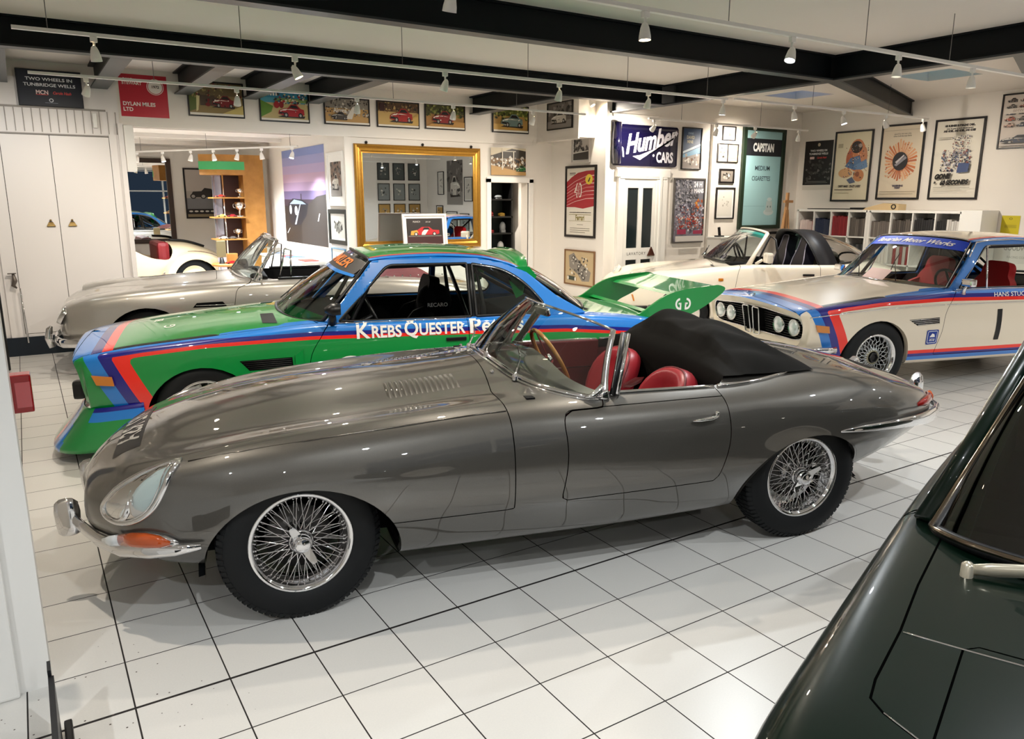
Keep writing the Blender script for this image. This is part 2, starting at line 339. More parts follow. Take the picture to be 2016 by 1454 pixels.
def lamp(x, y, z, aim, label, kind='warm', power=1.0, cone=CONE, group='white track spotlights'):
    t = thing('track_spotlight', label, 'spotlight', (x, y, z), 0, group)
    a = bpy.data.objects.new('adapter', lamp_mesh['adapter']); COL.objects.link(a); a.parent = t
    d = Vector(aim).normalized(); q = (-d).to_track_quat('Z', 'Y')
    h = bpy.data.objects.new('shade', lamp_mesh['shade']); COL.objects.link(h); h.parent = t; h.location = (0, 0, -.10); h.rotation_mode = 'QUATERNION'; h.rotation_quaternion = q
    l = bpy.data.objects.new('lens', lamp_mesh[kind]); COL.objects.link(l); l.parent = h
    if kind != 'off' and power > 0:
        s = bpy.data.lights.new('spot', 'SPOT'); s.energy = SPOT*power; s.spot_size = math.radians(cone); s.spot_blend = .85; s.shadow_soft_size = .025
        s.color = (1.0, .90, .77) if kind == 'warm' else (.92, .97, 1.0)
        o = bpy.data.objects.new('bulb_light', s); COL.objects.link(o); p = Vector((x, y, z-.10))+d*.07; o.location = p; o.rotation_mode = 'QUATERNION'; o.rotation_quaternion = q
def track(name, p, q, label, rods=(), rod_z=None):
    t = thing(name, label, 'lighting track', (p[0], p[1], p[2])); q = Vector(q)-Vector(p)
    M = Matrix.Rotation(math.atan2(q.y, q.x), 4, 'Z'); b = MB().box((0, -.017, 0), (q.length, .017, .022), M=M); b.build('rail', M_LW, t)
    for r in rods:
        MB().tube([(r*math.cos(math.atan2(q.y, q.x)), r*math.sin(math.atan2(q.y, q.x)), .02), (r*math.cos(math.atan2(q.y, q.x)), r*math.sin(math.atan2(q.y, q.x)), CZ-p[2])], .0028, 6).build('suspension_wire', mat('wire', '#777370', .4, .6), t)
    return t
ORD = ['leftmost', 'second', 'third', 'fourth', 'fifth', 'sixth', 'seventh', 'eighth', 'ninth', 'tenth', 'eleventh']
TZ = 2.75
track('lighting_track', (-.05, 3.47, TZ), (6.45, 3.47, TZ), 'long white lighting track hung just in front of the second dark beam', [.2, 1.42, 2.7, 3.93, 5.1, 6.2])
track('lighting_track', (6.5, 3.40, TZ), (10.2, 3.40, TZ), 'white lighting track over the white cars running to the right wall', [1.3, 2.8])
track('lighting_track', (.06, 5.5, TZ), (6.1, 5.5, TZ), 'white lighting track in front of the row of racing pictures', [1.0, 3.4, 5.0])
track('lighting_track', (-.5, .95, TZ), (7.6, .95, TZ), 'nearest white lighting track, crossing the top right of the view', [.6, 4.2, 5.6, 6.7])
track('lighting_track', (7.1, 5.42, TZ), (10.4, 5.42, TZ), 'white lighting track beside the lavatory wall signs', [.6, 2.2])
aims1 = [(.1, .2, -.8), (.35, -.15, -.8), (-.25, .25, -1), (-.05, .3, -1), (-.1, .3, -1)]
k1 = ['warm', 'warm', 'off', 'warm', 'warm']
for i, x in enumerate((.41, 1.76, 3.04, 4.23, 5.33)):
    lamp(x, 3.47, TZ, aims1[i], 'white spotlight, %s from the left on the long track before the second beam' % ORD[i], k1[i], PT1)
for i, (x, k) in enumerate(((6.4, 'cool'), (7.49, 'warm'), (8.4, 'cool'), (9.26, 'warm'), (10.1, 'off'))):
    lamp(x, 3.4 if i else 3.47, TZ, [(0, .1, -1), (.1, -.1, -1), (.1, -.3, -1), (.8, 0, -1), (.5, 0, -1)][i], 'white spotlight, %s on the track over the white cars' % ORD[i], k, PT4)
for i, (x, k) in enumerate(((.5, 'warm'), (1.8, 'warm'), (3.04, 'cool'), (4.2, 'warm'), (5.3, 'warm'))):
    lamp(x, 5.5, TZ, [(-.3, .6, -1), (.1, .6, -1), (.1, .5, -.9), (.1, .6, -1), (-.1, .6, -1)][i], 'white spotlight, %s on the track before the racing pictures' % ORD[i], k, PT2)
for i, (x, k) in enumerate(((-.2, 'warm'), (1.76, 'warm'), (3.02, 'warm'), (4.31, 'cool'), (5.52, 'off'), (6.56, 'off'))):  # leftmost lamp is out of view, added to light the foreground
    lamp(x, .95, TZ, [(0, .1, -1), (0, .3, -1), (.0, -.05, -1), (-.35, -.1, -.9), (-.15, 0, -1), (0, 0, -1)][i], 'white spotlight, %s on the nearest track' % ORD[i], k, PT3)
for i, (x, k) in enumerate(((7.2, 'warm'), (8.39, 'off'), (9.2, 'warm'), (10.19, 'off'))):
    lamp(x, 5.42, TZ, [(0, .8, -.6), (0, .5, -1), (.1, .7, -.6), (.5, .5, -1)][i], 'white spotlight, %s on the track by the signs' % ORD[i], k, .45)
lamp(6.75, 6.22, CZ, (.2, -.5, -.8), 'small white spotlight in the corner above the tall red poster', 'warm', .3)
# track along the left edge
track('lighting_track', (-.33, 3.2, TZ), (-.33, 6.6, TZ), 'white lighting track running away at the left edge')
for i, (y, k) in enumerate(((4.15, 'warm'), (5.2, 'off'), (6.1, 'cool'))): lamp(-.33, y, TZ, [(.3, .5, -.9), (.5, -.1, -.6), (.2, .7, -1)][i], 'white spotlight, %s on the track at the left edge' % ['nearest', 'middle', 'farthest'][i], k, PTL)
# unseen tracks and lamps added over the near end to light the foreground
for j, y in enumerate((-1.7, -4.0)):
    track('lighting_track', (-2.6, y, TZ), (9.6, y, TZ), 'added unseen white lighting track over the near end of the room, %s one' % ('first', 'second')[j])
    for i, x in enumerate((-1.6, .5, 2.6, 4.7, 6.8, 8.9)):
        lamp(x, y, TZ, (0, .12, -1), 'added unseen white spotlight over the near end, %s on the %s track' % (ORD[i], ('first', 'second')[j]), 'cool', NEARP)
for i, (x, y) in enumerate(((8.6, 1.0), (9.8, -.4))):  # extra lamps out of view, added for more light on the right
    lamp(x, y, TZ, (.1, .1, -1), 'added unseen white spotlight over the right side, %s one' % ('first', 'second')[i], 'warm', .3)
# back room spots
track('lighting_track', (1.5, 11.3, 2.42), (3.3, 8.5, 2.42), 'thin lighting track slanting across the back room ceiling', [.2, 1.6, 3.2])
for i, t in enumerate((.03, .2, .38, .52, .66, .80, .97)):
    x, y = 1.5+1.8*t, 11.3-2.8*t
    lamp(x, y, 2.42, (.15 if i % 2 else -.3, -.1, -1), 'small white spotlight, %s on the back room track' % ORD[i], 'cool' if i in (1, 3, 6) else 'off', 1.3)
lamp(.6, 9.0, 2.66, (0, .2, -1), 'small white spotlight behind the cupboards in the back room', 'warm', 1.2)
lamp(6.3, 8.2, 2.45, (0, .1, -1), 'small spotlight in the store room beyond the doorway', 'warm', .35)
# ================================================================== PICTURES AND SIGNS
def plane_M(kind, a, z, p):
    """local X right, Y up, Z out of the wall; kind 'y-': wall facing -Y, 'x-': wall facing -X"""
    if kind == 'y-': return Matrix(((1, 0, 0, a), (0, 0, -1, p), (0, 1, 0, z), (0, 0, 0, 1)))
    return Matrix(((0, 0, -1, p), (-1, 0, 0, a), (0, 1, 0, z), (0, 0, 0, 1)))
class Art:
    def __init__(s, w, h, bg): s.w, s.h, s.mb, s.mats, s.idx = w, h, MB(), [], {}; s.z = 0.0; s.rect(0, 0, 1, 1, bg)
    def mi(s, c):
        if c not in s.idx: s.idx[c] = len(s.mats); s.mats.append(flat(c, .45))
        return s.idx[c]
    def p(s, pts, c):
        s.z += .00012; s.mb.add([((x-.5)*s.w, (y-.5)*s.h, s.z) for x, y in pts], [tuple(range(len(pts)))], s.mi(c)); return s
    def rect(s, x0, y0, x1, y1, c): return s.p([(x0, y0), (x1, y0), (x1, y1), (x0, y1)], c)
    def el(s, cx, cy, rx, ry, c, n=18, a=0): return s.p([(cx+rx*math.cos(2*PI*k/n+a), cy+ry*math.sin(2*PI*k/n+a)) for k in range(n)], c)
    def txt(s, t, cx, cy, size, c, sx=1., bold=0., shear=0., align='CENTER', rot=0., spacing=1.):
        s.z += .00012; vs, fs = text_geo(t, size*s.h, 0, shear, bold*s.h, align, spacing, sx); ca, sa = math.cos(rot), math.sin(rot)
        s.mb.add([((cx-.5)*s.w+x*ca-y*sa, (cy-.5)*s.h+x*sa+y*ca, s.z) for x, y, z in vs], fs, s.mi(c)); return s
    def blobs(s, n, x0, y0, x1, y1, cols, r0=.02, r1=.07, seed=1):
        R = random.Random(seed)
        for _ in range(n):
            cx, cy, r = R.uniform(x0, x1), R.uniform(y0, y1), R.uniform(r0, r1); k = R.randint(4, 7); a = R.uniform(0, 6)
            s.p([(min(1, max(0, cx+r*R.uniform(.5, 1.3)*math.cos(a+2*PI*i/k))), min(1, max(0, cy+r*s.w/s.h*R.uniform(.5, 1.2)*math.sin(a+2*PI*i/k)))) for i in range(k)], R.choice(cols))
        return s
    def car(s, cx, cy, w, h, col, dark='#15120f', hi='#f0e8da', flip=1, sh='#2a2018'):
        def q(pts, c): s.p([(cx+x*w*flip, cy+y*h) for x, y in (pts if flip > 0 else pts[::-1])], c)
        q([(-.52, -.42), (.5, -.46), (.55, -.3), (-.3, -.28)], sh)
        q([(-.5, -.2), (-.46, .05), (-.3, .18), (-.12, .24), (0, .5), (.22, .5), (.38, .22), (.5, .16), (.52, -.2), (.3, -.36), (-.2, -.36)], col)
        q([(-.08, .24), (.02, .44), (.2, .44), (.32, .22)], dark); q([(-.44, .02), (-.28, .14), (-.14, .18), (-.2, .06)], hi)
        q([(-.48, -.18), (-.44, -.04), (-.26, -.08), (-.26, -.22)], dark)
        for x in (-.2, .36): s.el(cx+x*w*flip, cy-.26*h, .09*w, .19*h, dark, 14); s.el(cx+x*w*flip, cy-.26*h, .045*w, .1*h, '#a8a4a0', 10)
        s.el(cx-.4*w*flip, cy+.0*h, .02*w, .05*h, hi, 8); q([(-.3, .12), (.0, .16), (.3, .1), (.0, .11)], hi)
        R = random.Random(int(cx*100+cy*1000)); s.blobs(10, max(0, cx-.4*w), max(0, cy-.3*h), min(1, cx+.4*w), min(1, cy+.25*h), [dark, col, col, hi, '#6a5a50'], .008, .02, R.randint(1, 99))
        return s
def picture(name, label, cat, M, w, h, art=None, fw=.022, fd=.025, fm=None, mount=0, tilt=0, group=None, glass=True, rz=0):
    """framed picture: frame > print; w, h outer size"""
    t = thing(name, label, cat, M.translation, 0, group); M0 = Matrix.Translation(-M.translation) @ M
    if tilt: M0 = M0 @ Matrix.Rotation(tilt, 4, 'X')
    if rz: M0 = M0 @ Matrix.Rotation(rz, 4, 'Z')
    fm = fm or M_FRAME
    if fw > 0:
        b = MB()
        for x0, y0, x1, y1 in ((-w/2, -h/2, -w/2+fw, h/2), (w/2-fw, -h/2, w/2, h/2), (-w/2+fw, h/2-fw, w/2-fw, h/2), (-w/2+fw, -h/2, w/2-fw, -h/2+fw)): b.box((x0, y0, .0), (x1, y1, fd), M=M0, bev=.003)
        b.build('frame', fm, t)
    iw, ih = w-2*fw, h-2*fw
    if mount:
        MB().box((-iw/2, -ih/2, 0), (iw/2, ih/2, .008), M=M0).build('mount', M_WHITE, t); iw -= 2*mount; ih -= 2*mount; z0 = .0085
    else:
        z0 = .012 if fw > 0 else .004
        MB().box((-iw/2, -ih/2, 0), (iw/2, ih/2, z0-.0005), M=M0).build('backing', M_WHITE, t)
    if art is not None:
        A = art(iw, ih); mb = MB(); mb.add([(x, y, z+z0) for x, y, z in A.mb.v], A.mb.f, 0, False, M0); mb.m = A.mb.m; mb.build('print', A.mats, t)
    return t
def PW(x, z, p=YB): return plane_M('y-', x, z, p-.002)
def PX(y, z, p): return plane_M('x-', y, z, p-.002)
# ---- the row above the opening
def race(sky, ground, cars, extra=None, strip='#e8e2d6'):
    def f(w, h):
        a = Art(w, h, ground); a.rect(0, .62, 1, 1, sky)
        if extra: extra(a)
        for c in cars: a.car(*c)
        if strip: a.rect(0, 0, 1, .07, strip)
        return a
    return f
def ex1(a):
    a.p([(0, .1), (.16, .2), (.2, .6), (0, .8)], '#5a6a2c'); a.p([(.12, .1), (.16, .15), (.2, .6), (.14, .62)], '#d8cf9a'); a.rect(.2, .3, .55, .62, '#4a3a2c'); a.blobs(90, .05, .55, 1, .98, ['#6b5334', '#9b8a52', '#3c2a1e', '#c8b98a', '#7a2020'], .012, .03, 3)
    a.p([(.6, .07), (1, .07), (1, .35)], '#c9b56c'); a.blobs(14, .3, .3, .6, .5, ['#2d1512', '#6e1414', '#241a16'], .02, .05, 5)
def ex2(a):
    a.rect(0, .8, 1, 1, '#2f86a8'); a.rect(.3, .66, 1, .8, '#7a9a5a'); a.p([(0, .1), (.22, .3), (.26, .5), (0, .7)], '#5f8a2e'); a.blobs(80, .3, .6, 1, .95, ['#a8252a', '#e6e0d2', '#2b5f8a', '#38332c', '#d8c58a'], .012, .03, 4)
    for i in range(6): a.rect(.04+i*.055, .86, .075+i*.055, .96, '#e8e4da')
    a.el(.33, .55, .06, .12, '#a01c20'); a.el(.43, .56, .05, .12, '#8a1a1c')
def ex3(a):
    a.blobs(150, 0, .3, 1, 1, ['#2b2522', '#6f6862', '#b9b0a2', '#403834', '#8e8478', '#d8d0c2'], .01, .03, 6); a.txt('Alcuna', .33, .52, .26, '#eee8dc', .8, .006); a.p([(.45, .2), (.62, .7), (.7, .7), (.6, .2)], '#d8d2c6')
def ex4(a): a.blobs(90, 0, .6, 1, 1, ['#4a3222', '#7a5a34', '#2a2018', '#b89a62'], .012, .04, 7); a.rect(.04, .62, .16, .95, '#3b1a18'); a.p([(.6, .1), (1, .1), (1, .6)], '#c8a45a')
def ex5(a): a.blobs(120, 0, .5, 1, 1, ['#41491f', '#6c7a30', '#2a2c14', '#8e8a4c'], .012, .04, 8); a.p([(0, .07), (1, .07), (1, .3), (.4, .4)], '#b88a4a')
def ex6(a): a.blobs(120, 0, .5, 1, 1, ['#4d5a22', '#7d8a3a', '#2e3216', '#a8a456'], .012, .04, 9); a.p([(0, .07), (.9, .07), (.3, .3), (0, .3)], '#c49b4e')
row = [(1.99, 2.85, .64, .40, race('#6b5a3c', '#8f7a4c', [(.62, .42, .42, .4, '#7a1a20')], ex1), 'dark red racing car turning on a track'),
       (2.80, 2.82, .62, .37, race('#4c9ab0', '#c4b078', [(.63, .34, .55, .5, '#a81c22')], ex2), 'red racing cars under a blue sky'),
       (3.61, 2.81, .62, .34, race('#8c857a', '#c39a5e', [(.3, .3, .36, .34, '#4a4440')], ex3), 'black and white pit scene with white lettering'),
       (4.33, 2.81, .62, .34, race('#5a4028', '#c9a868', [(.56, .45, .56, .62, '#a4201f')], ex4), 'single red car on yellow ground'),
       (5.04, 2.82, .63, .34, race('#4a4a28', '#a87c44', [(.42, .45, .55, .6, '#8e2b2c', '#15120f', '#e9e4da')], ex5), 'red car with pale nose before green trees'),
       (6.12, 2.85, .63, .39, race('#5c6428', '#b08a48', [(.52, .42, .62, .55, '#6f8682')], ex6), 'grey green sports car on a country road')]
for x, z, w, h, f, d in row:
    picture('framed_picture', 'black framed picture above the opening: '+d, 'picture', PW(x, z), w, h, f, .016, group='row of racing pictures under the ceiling')
def bwcar(bg, seed, light='#d8d4cc', col='#c9c4bb'):
    def f(w, h):
        a = Art(w, h, bg); a.blobs(40, 0, .5, 1, 1, ['#3a3633', '#6c6763', '#8d8883', '#242120'], .03, .09, seed); a.rect(0, 0, 1, .3, '#8a8580'); a.car(.45, .4, .62, .5, col, '#1b1918', '#efebe4'); return a
    return f
picture('framed_picture', 'black framed monochrome picture of a pale racing car, highest on the short side wall', 'picture', PX(6.73, 2.88, 6.6), .62, .38, bwcar('#6a625c', 11), .016)
def woods(w, h):
    a = Art(w, h, '#b9b4ae'); a.blobs(26, 0, .4, .5, 1, ['#4a4644', '#6a6664', '#343130'], .05, .12, 21); a.blobs(10, .5, .4, 1, .6, ['#2c2a28', '#55504d'], .05, .1, 22); a.p([(0, 0), (1, 0), (1, .38), (0, .3)], '#3d3936'); a.p([(0, .3), (1, .38), (1, .42), (0, .36)], '#d8d4ce'); return a
picture('framed_picture', 'small pale framed black and white photograph over the tall red poster', 'picture', PX(6.61, 2.42, 6.9), .44, .38, woods, .02, fm=mat('frame_pale', '#cfc8c2', .4), mount=.02)
def red40(w, h):
    a = Art(w, h, '#e2dccf')
    ys = [(.0, .42), (.0, .80), (.18, .87), (.4, .93), (.7, .955), (1, .96), (1, .44), (.6, .40), (.3, .42)]
    a.p(ys, '#a5232c')
    for i in range(7): a.p([(0, .44+i*.045), (.3, .50+i*.05), (.7, .545+i*.055), (1, .55+i*.055), (1, .562+i*.055), (.7, .552+i*.055), (.3, .507+i*.05), (0, .447+i*.045)], '#d88e90' if i % 2 else '#e6c4bf')
    a.txt('40', .42, .66, .30, '#ece6dc', .62, .004); a.txt('40', .425, .66, .26, '#b04048', .55, -.001)
    a.el(.8, .83, .13, .075, '#d8bc3a'); a.p([(.76, .80), (.82, .86), (.85, .85), (.8, .79)], '#1a1712')
    a.rect(.1, .92, .32, .935, '#6a635a'); a.rect(.1, .9, .3, .91, '#6a635a')
    a.rect(.12, .335, .9, .345, '#55504a'); a.txt('QUARANTESIMO ANNIVERSARIO', .5, .34, .022, '#55504a', 1.0)
    a.txt('Ferrari', .5, .26, .11, '#8c8246', .72, .004); a.rect(.1, .305, .9, .312, '#8c8246'); a.rect(.1, .21, .9, .214, '#8c8246')
    a.rect(.4, .155, .62, .162, '#8a8378'); a.rect(.14, .1, .86, .107, '#6a635a'); a.rect(.14, .07, .86, .077, '#6a635a'); a.rect(.14, .04, .7, .047, '#6a635a'); return a
picture('framed_poster', 'tall black framed red and cream poster with a big 40', 'poster', PX(6.60, 1.67, 6.9), .74, 1.04, red40, .035)
def engine(w, h):
    a = Art(w, h, '#c3ac86'); a.p([(.12, .85), (.3, .95), (.4, .8), (.6, .62), (.9, .4), (.85, .12), (.6, .1), (.45, .3), (.15, .5)], '#8c857c')
    a.blobs(60, .18, .2, .8, .82, ['#e0dbd0', '#4a4642', '#6b6660', '#b5aea2', '#2e2b28'], .012, .035, 31)
    for x, y in ((.66, .22), (.6, .34), (.5, .55), (.3, .8)): a.el(x, y, .05, .06, '#3e3a36'); a.el(x, y, .03, .036, '#c9c3b8')
    a.p([(.1, .12), (.36, .1), (.36, .22), (.1, .24)], '#3c4238'); a.el(.12, .17, .03, .06, '#e8e2d4'); a.el(.38, .15, .03, .06, '#e8e2d4'); return a
picture('framed_picture', 'brown framed cutaway drawing of an engine, low on the short side wall', 'picture', PX(6.59, .70, 6.9), .74, .53, engine, .02, fm=mat('frame_brown', '#7d5a3c', .4))
def pits(w, h):
    a = Art(w, h, '#7a5c3a'); a.rect(0, .72, 1, 1, '#c9bda4'); a.p([(0, .7), (.6, .98), (1, .9), (1, .62), (0, .62)], '#3b342c'); a.blobs(70, 0, .28, 1, .66, ['#1d1a18', '#e3ded4', '#8d867c', '#4a4440', '#c8c2b6'], .02, .05, 41)
    a.p([(0, .0), (1, 0), (1, .12), (.6, .2), (0, .36)], '#b8925c'); a.car(.84, .24, .3, .24, '#2f6b38', flip=1)
    for x in (.3, .62): a.rect(x, .2, x+.03, .88, '#cfc8ba')
    a.rect(.3, .86, .7, .89, '#b8b0a0'); return a
picture('canvas_print', 'unframed brown toned print of a pit lane, over the doorway', 'picture', PW(6.09, 2.25), .61, .39, pits, 0)
# ---- TV style banner and red banner
def banner1(w, h):
    a = Art(w, h, '#0d1626'); a.txt('TWO WHEELS IN', .5, .75, .125, '#e4e6ea', 1.25, .002); a.txt('TUNBRIDGE WELLS', .5, .59, .125, '#e4e6ea', 1.22, .002)
    a.txt('MCN', .37, .38, .16, '#f0d5d0', .9, .004); a.rect(.27, .31, .46, .33, '#c8363a'); a.txt('Carole Nash', .68, .38, .11, '#d0403e', .85, .003, .3)
    a.el(.5, .17, .035, .055, '#d9dce2'); a.el(.5, .17, .022, .036, '#0d1626'); a.rect(.4, .09, .6, .1, '#8a93a2'); return a
picture('banner', 'dark blue banner reading TWO WHEELS IN TUNBRIDGE WELLS above the cupboards', 'banner', PW(.29, 2.84, YB-.06), .60, .37, banner1, .006, .03, fm=M_BLK)
def banner2(w, h):
    a = Art(w, h, '#bf2436'); a.txt('PAUL', .2, .87, .10, '#f2e6e0', 1, .003); a.txt('STEWART', .27, .79, .10, '#f2e6e0', 1, .003); a.el(.75, .73, .18, .19, '#efe6df', 24); a.el(.75, .73, .165, .175, '#bf2436', 24); a.el(.75, .73, .15, .16, '#efe6df', 24); a.txt('1972', .75, .73, .09, '#3a2a2c', 1, .003)
    a.txt('DYLAN MILES', .05, .30, .125, '#f6ede8', .98, .004, align='LEFT'); a.txt('LTD', .05, .17, .125, '#f6ede8', .98, .004, align='LEFT'); return a
picture('banner', 'red banner reading DYLAN MILES LTD at the left end of the lintel', 'banner', PW(1.21, 2.835, YB), .50, .455, banner2, 0)
# ---- gold mirror
gm = thing('wall_mirror', 'large gold framed mirror on the white wall behind the green car', 'mirror', (4.65, YB, 1.72)); Mm = PW(4.65, 1.72, YB+.03); M0 = Matrix.Translation((-4.65, -YB, -1.72)) @ Mm
GOLD = mat('gilt', '#b98a3c', .3, .85, noise=.15, nscale=30)
b = MB(); W2, H2 = .96, .70
prof = [(0, 0), (0, .03), (.012, .05), (.03, .055), (.045, .04), (.06, .045), (.085, .035), (.10, .02), (.115, .022), (.12, .008)]
vs = []; fs = []
for o, z in prof:
    for sx, sy in ((-1, -1), (1, -1), (1, 1), (-1, 1)): vs.append((sx*(W2-o), sy*(H2-o), z))
for i in range(len(prof)-1):
    for k in range(4): fs.append((i*4+k, i*4+(k+1) % 4, i*4+4+(k+1) % 4, i*4+4+k))
b.add(vs, fs, 0, False, M0); b.build('frame', GOLD, gm)
MB().box((-W2+.11, -H2+.11, .004), (W2-.11, H2-.11, .012), M=M0).build('mirror_glass', M_MIRROR, gm)
for x, y in ((-.78, .72), (.82, .72), (-.8, -.72), (.82, -.72), (.05, .72)): MB().ball((x, y, .01), .02, M=M0).build('fixing', M_BLK, gm)
# ---- leaning framed picture of a red and yellow race car on a low cabinet
cabm = thing('low_cabinet', 'low white cabinet under the gold mirror, hidden behind the green car', 'cabinet', (4.6, 7.1, 0))
MB().box((-.8, -.2, .02), (.8, .2, .98), bev=.005).build('body', M_WHITE, cabm); MB().box((-.82, -.21, .98), (.82, .2, 1.0)).build('top', M_WHITE, cabm)
def csl(w, h):
    a = Art(w, h, '#2a2422'); a.rect(0, 0, 1, .38, '#3d1f20'); a.rect(.04, .36, .96, .40, '#6c6560')
    a.p([(.1, .42), (.12, .56), (.3, .60), (.42, .70), (.62, .70), (.72, .6), (.9, .58), (.9, .46), (.8, .42)], '#b8262c'); a.p([(.1, .42), (.12, .56), (.28, .59), (.32, .5), (.24, .42)], '#cf9a3e'); a.p([(.42, .52), (.5, .62), (.6, .6), (.5, .42), (.4, .42)], '#e6dfd2'); a.p([(.43, .60), (.48, .68), (.6, .68), (.64, .6)], '#1c1a1a')
    for x in (.25, .76): a.el(x, .45, .055, .07, '#141212'); a.el(x, .45, .032, .045, '#c8c4be')
    a.txt('MUNICH', .28, .88, .09, '#c8c2ba', .8); a.txt('art car', .6, .88, .09, '#c8c2ba', .8); a.rect(.06, .06, .3, .09, '#c8c2ba'); return a
picture('framed_picture', 'white framed picture of a red and yellow race car leaning against the gold mirror', 'picture', plane_M('y-', 4.50, 1.26, 6.93), .66, .50, csl, .03, fm=mat('frame_white', '#e8dcd6', .4), mount=.03, tilt=math.radians(-6), rz=0)
# ---- lavatory wall
YL = 6.05
M_ENAM = mat('enamel_navy', '#0e0b2c', .15, coat=1)
hs = thing('enamel_sign', 'dark blue enamel sign with white script reading Humber CARS above the door', 'sign', (7.62, YL, 2.46)); M0 = Matrix.Translation((-7.62, -YL, -2.46)) @ PW(7.62, 2.46, YL)
hz = [(-.60, -.27), (-.58, -.285), (.58, -.285), (.61, -.26), (.62, .25), (.59, .28), (-.58, .28), (-.62, .25)]
MB().prism([(x, y, .0) for x, y in hz], (0, 0, .03), M=M0).build('panel', M_ENAM, hs)
MB().tube([(-.56, -.26, .03), (-.56, .30, .03)], .07, 16, M=M0, sx=1.0).build('rolled_edge', M_ENAM, hs)
b = MB(); vs, fs = text_geo('Humber', .36, 0, .45, .012, sx=.80); ca, sa = math.cos(.17), math.sin(.17); b.add([(.07+x*ca-y*sa, .07+x*sa+y*ca, .0312) for x, y, z in vs], fs, 0, False, M0)
b.poly([(-.26, -.15, .0312), (-.12, -.20, .0312), (.53, .11, .0312), (.55, .15, .0312), (.42, .05, .0312), (-.12, -.13, .0312)], 0, M0)
vs, fs = text_geo('CARS', .2, 0, 0, .008, sx=.68); b.add([(.36+x, -.16+y, .0312) for x, y, z in vs], fs, 0, False, M0); vs, fs = text_geo('∙', .2); b.disc((.14, -.13, .0312), .02, 10, M=M0)
b.poly([(-.52, -.03, .101), (-.5, -.17, .1), (-.46, -.17, .085), (-.48, -.05, .09)], 0, M0); b.build('lettering', mat('enamel_white', '#e8e6ee', .2, coat=1), hs)
def davos(w, h):
    a = Art(w, h, '#1f3f66'); a.p([(0, 0), (1, 0), (1, .38), (0, .3)], '#8f8680'); a.p([(0, .34), (1, .56), (1, .40), (0, .26)], '#6d9dbd'); a.p([(0, .42), (1, .64), (1, .58), (0, .36)], '#c8d8e2')
    a.txt('DIVINE', .42, .88, .07, '#8fa6bd', .85, .002); a.txt('DAVID', .42, .78, .11, '#b7b39a', .85, .004); a.txt('MINE', .40, .67, .11, '#b7b39a', .85, .004); a.blobs(20, .05, .1, .95, .34, ['#d8d2ca', '#4a4642', '#6b4c34', '#a89c8e'], .04, .09, 51); return a
picture('framed_poster', 'narrow black framed blue poster right of the enamel sign', 'poster', PW(8.54, 2.455, YL), .41, .61, davos, .018)
def mans(w, h):
    a = Art(w, h, '#8b8894'); a.rect(0, .62, 1, 1, '#77777f'); a.blobs(140, 0, .55, .6, 1, ['#a5a3ab', '#5d5c66', '#8f8d98', '#b9b5ba'], .015, .05, 61); a.blobs(260, 0, .18, 1, .6, ['#c8c6d4', '#5a5468', '#8e3b34', '#d8d4dc', '#3a3644', '#a4a0b4', '#c4603c', '#e6e2e8'], .012, .035, 62)
    a.blobs(50, .15, .24, .75, .42, ['#b03a2c', '#c8583c', '#8a2a24', '#e8d8d0'], .015, .04, 64); a.blobs(12, .5, .55, .9, .68, ['#c8742c', '#a04a28', '#d8a050'], .02, .05, 63); a.rect(0, 0, 1, .09, '#d0cbc6'); a.rect(.05, .12, .35, .2, '#9a3450'); a.rect(.6, .12, .92, .18, '#9a3450')
    a.txt('24 H', .70, .92, .12, '#eceaf0', .8, .005); a.txt('MANS', .73, .82, .09, '#eceaf0', .9, .005); return a
picture('framed_poster', 'grey framed 24 H MANS race poster between door and small frames', 'poster', PW(8.54, 1.54, YL), .66, .97, mans, .025, fm=mat('frame_pewter', '#6a6664', .35, .4))
def sketch(bg, ink, seed, n=14):
    def f(w, h):
        a = Art(w, h, bg); a.blobs(n, .25, .3, .75, .75, ink, .03, .1, seed); return a
    return f
picture('framed_picture', 'small black framed sketch, topmost of the column left of the blue panel sign', 'picture', PW(9.33, 2.71, YL), .29, .215, sketch('#d5d1ca', ['#8a867f', '#b8b3aa', '#5d5954'], 71), .014, mount=.02)
def duo(w, h):
    a = Art(w, h, '#cfc6b2'); a.rect(.47, 0, .53, 1, '#1a1516'); a.blobs(12, .12, .2, .38, .8, ['#5a554c', '#8a8374', '#2e2a26'], .02, .05, 72); a.blobs(8, .62, .2, .9, .8, ['#a89c84', '#b8ae98'], .02, .05, 73); a.rect(.55, .0, 1, 1, '#d2be96'); a.rect(.6, .2, .9, .22, '#8c7c5c'); return a
picture('framed_picture', 'black double frame holding two small drawings side by side', 'picture', PW(9.325, 2.415, YL), .46, .285, duo, .016)
picture('framed_picture', 'small black framed group photograph below the double frame', 'picture', PW(9.33, 2.07, YL), .33, .22, sketch('#7d766e', ['#2c2926', '#c8c2b8', '#a8a096', '#47423d'], 74, 30), .025)
picture('framed_picture', 'upright black framed drawing on white, lowest of the small frames', 'picture', PW(9.33, 1.65, YL), .42, .49, sketch('#dad7cf', ['#c0bcb2', '#a8a49a'], 75, 8), .02, mount=.03)
cps = thing('panel_sign', 'tall pale blue glass sign reading CAPSTAN MEDIUM CIGARETTES in a green frame', 'sign', (10.14, YL, 2.04)); M0 = Matrix.Translation((-10.14, -YL, -2.04)) @ PW(10.14, 2.04, YL)
MG = mat('frame_green', '#1c2d1f', .4); b = MB()
for x0, y0, x1, y1 in ((-.5, -.8, -.43, .8), (.43, -.8, .5, .8), (-.43, .74, .43, .8), (-.43, -.8, .43, -.74)): b.box((x0, y0, 0), (x1, y1, .05), M=M0, bev=.004)
b.build('frame', MG, cps)
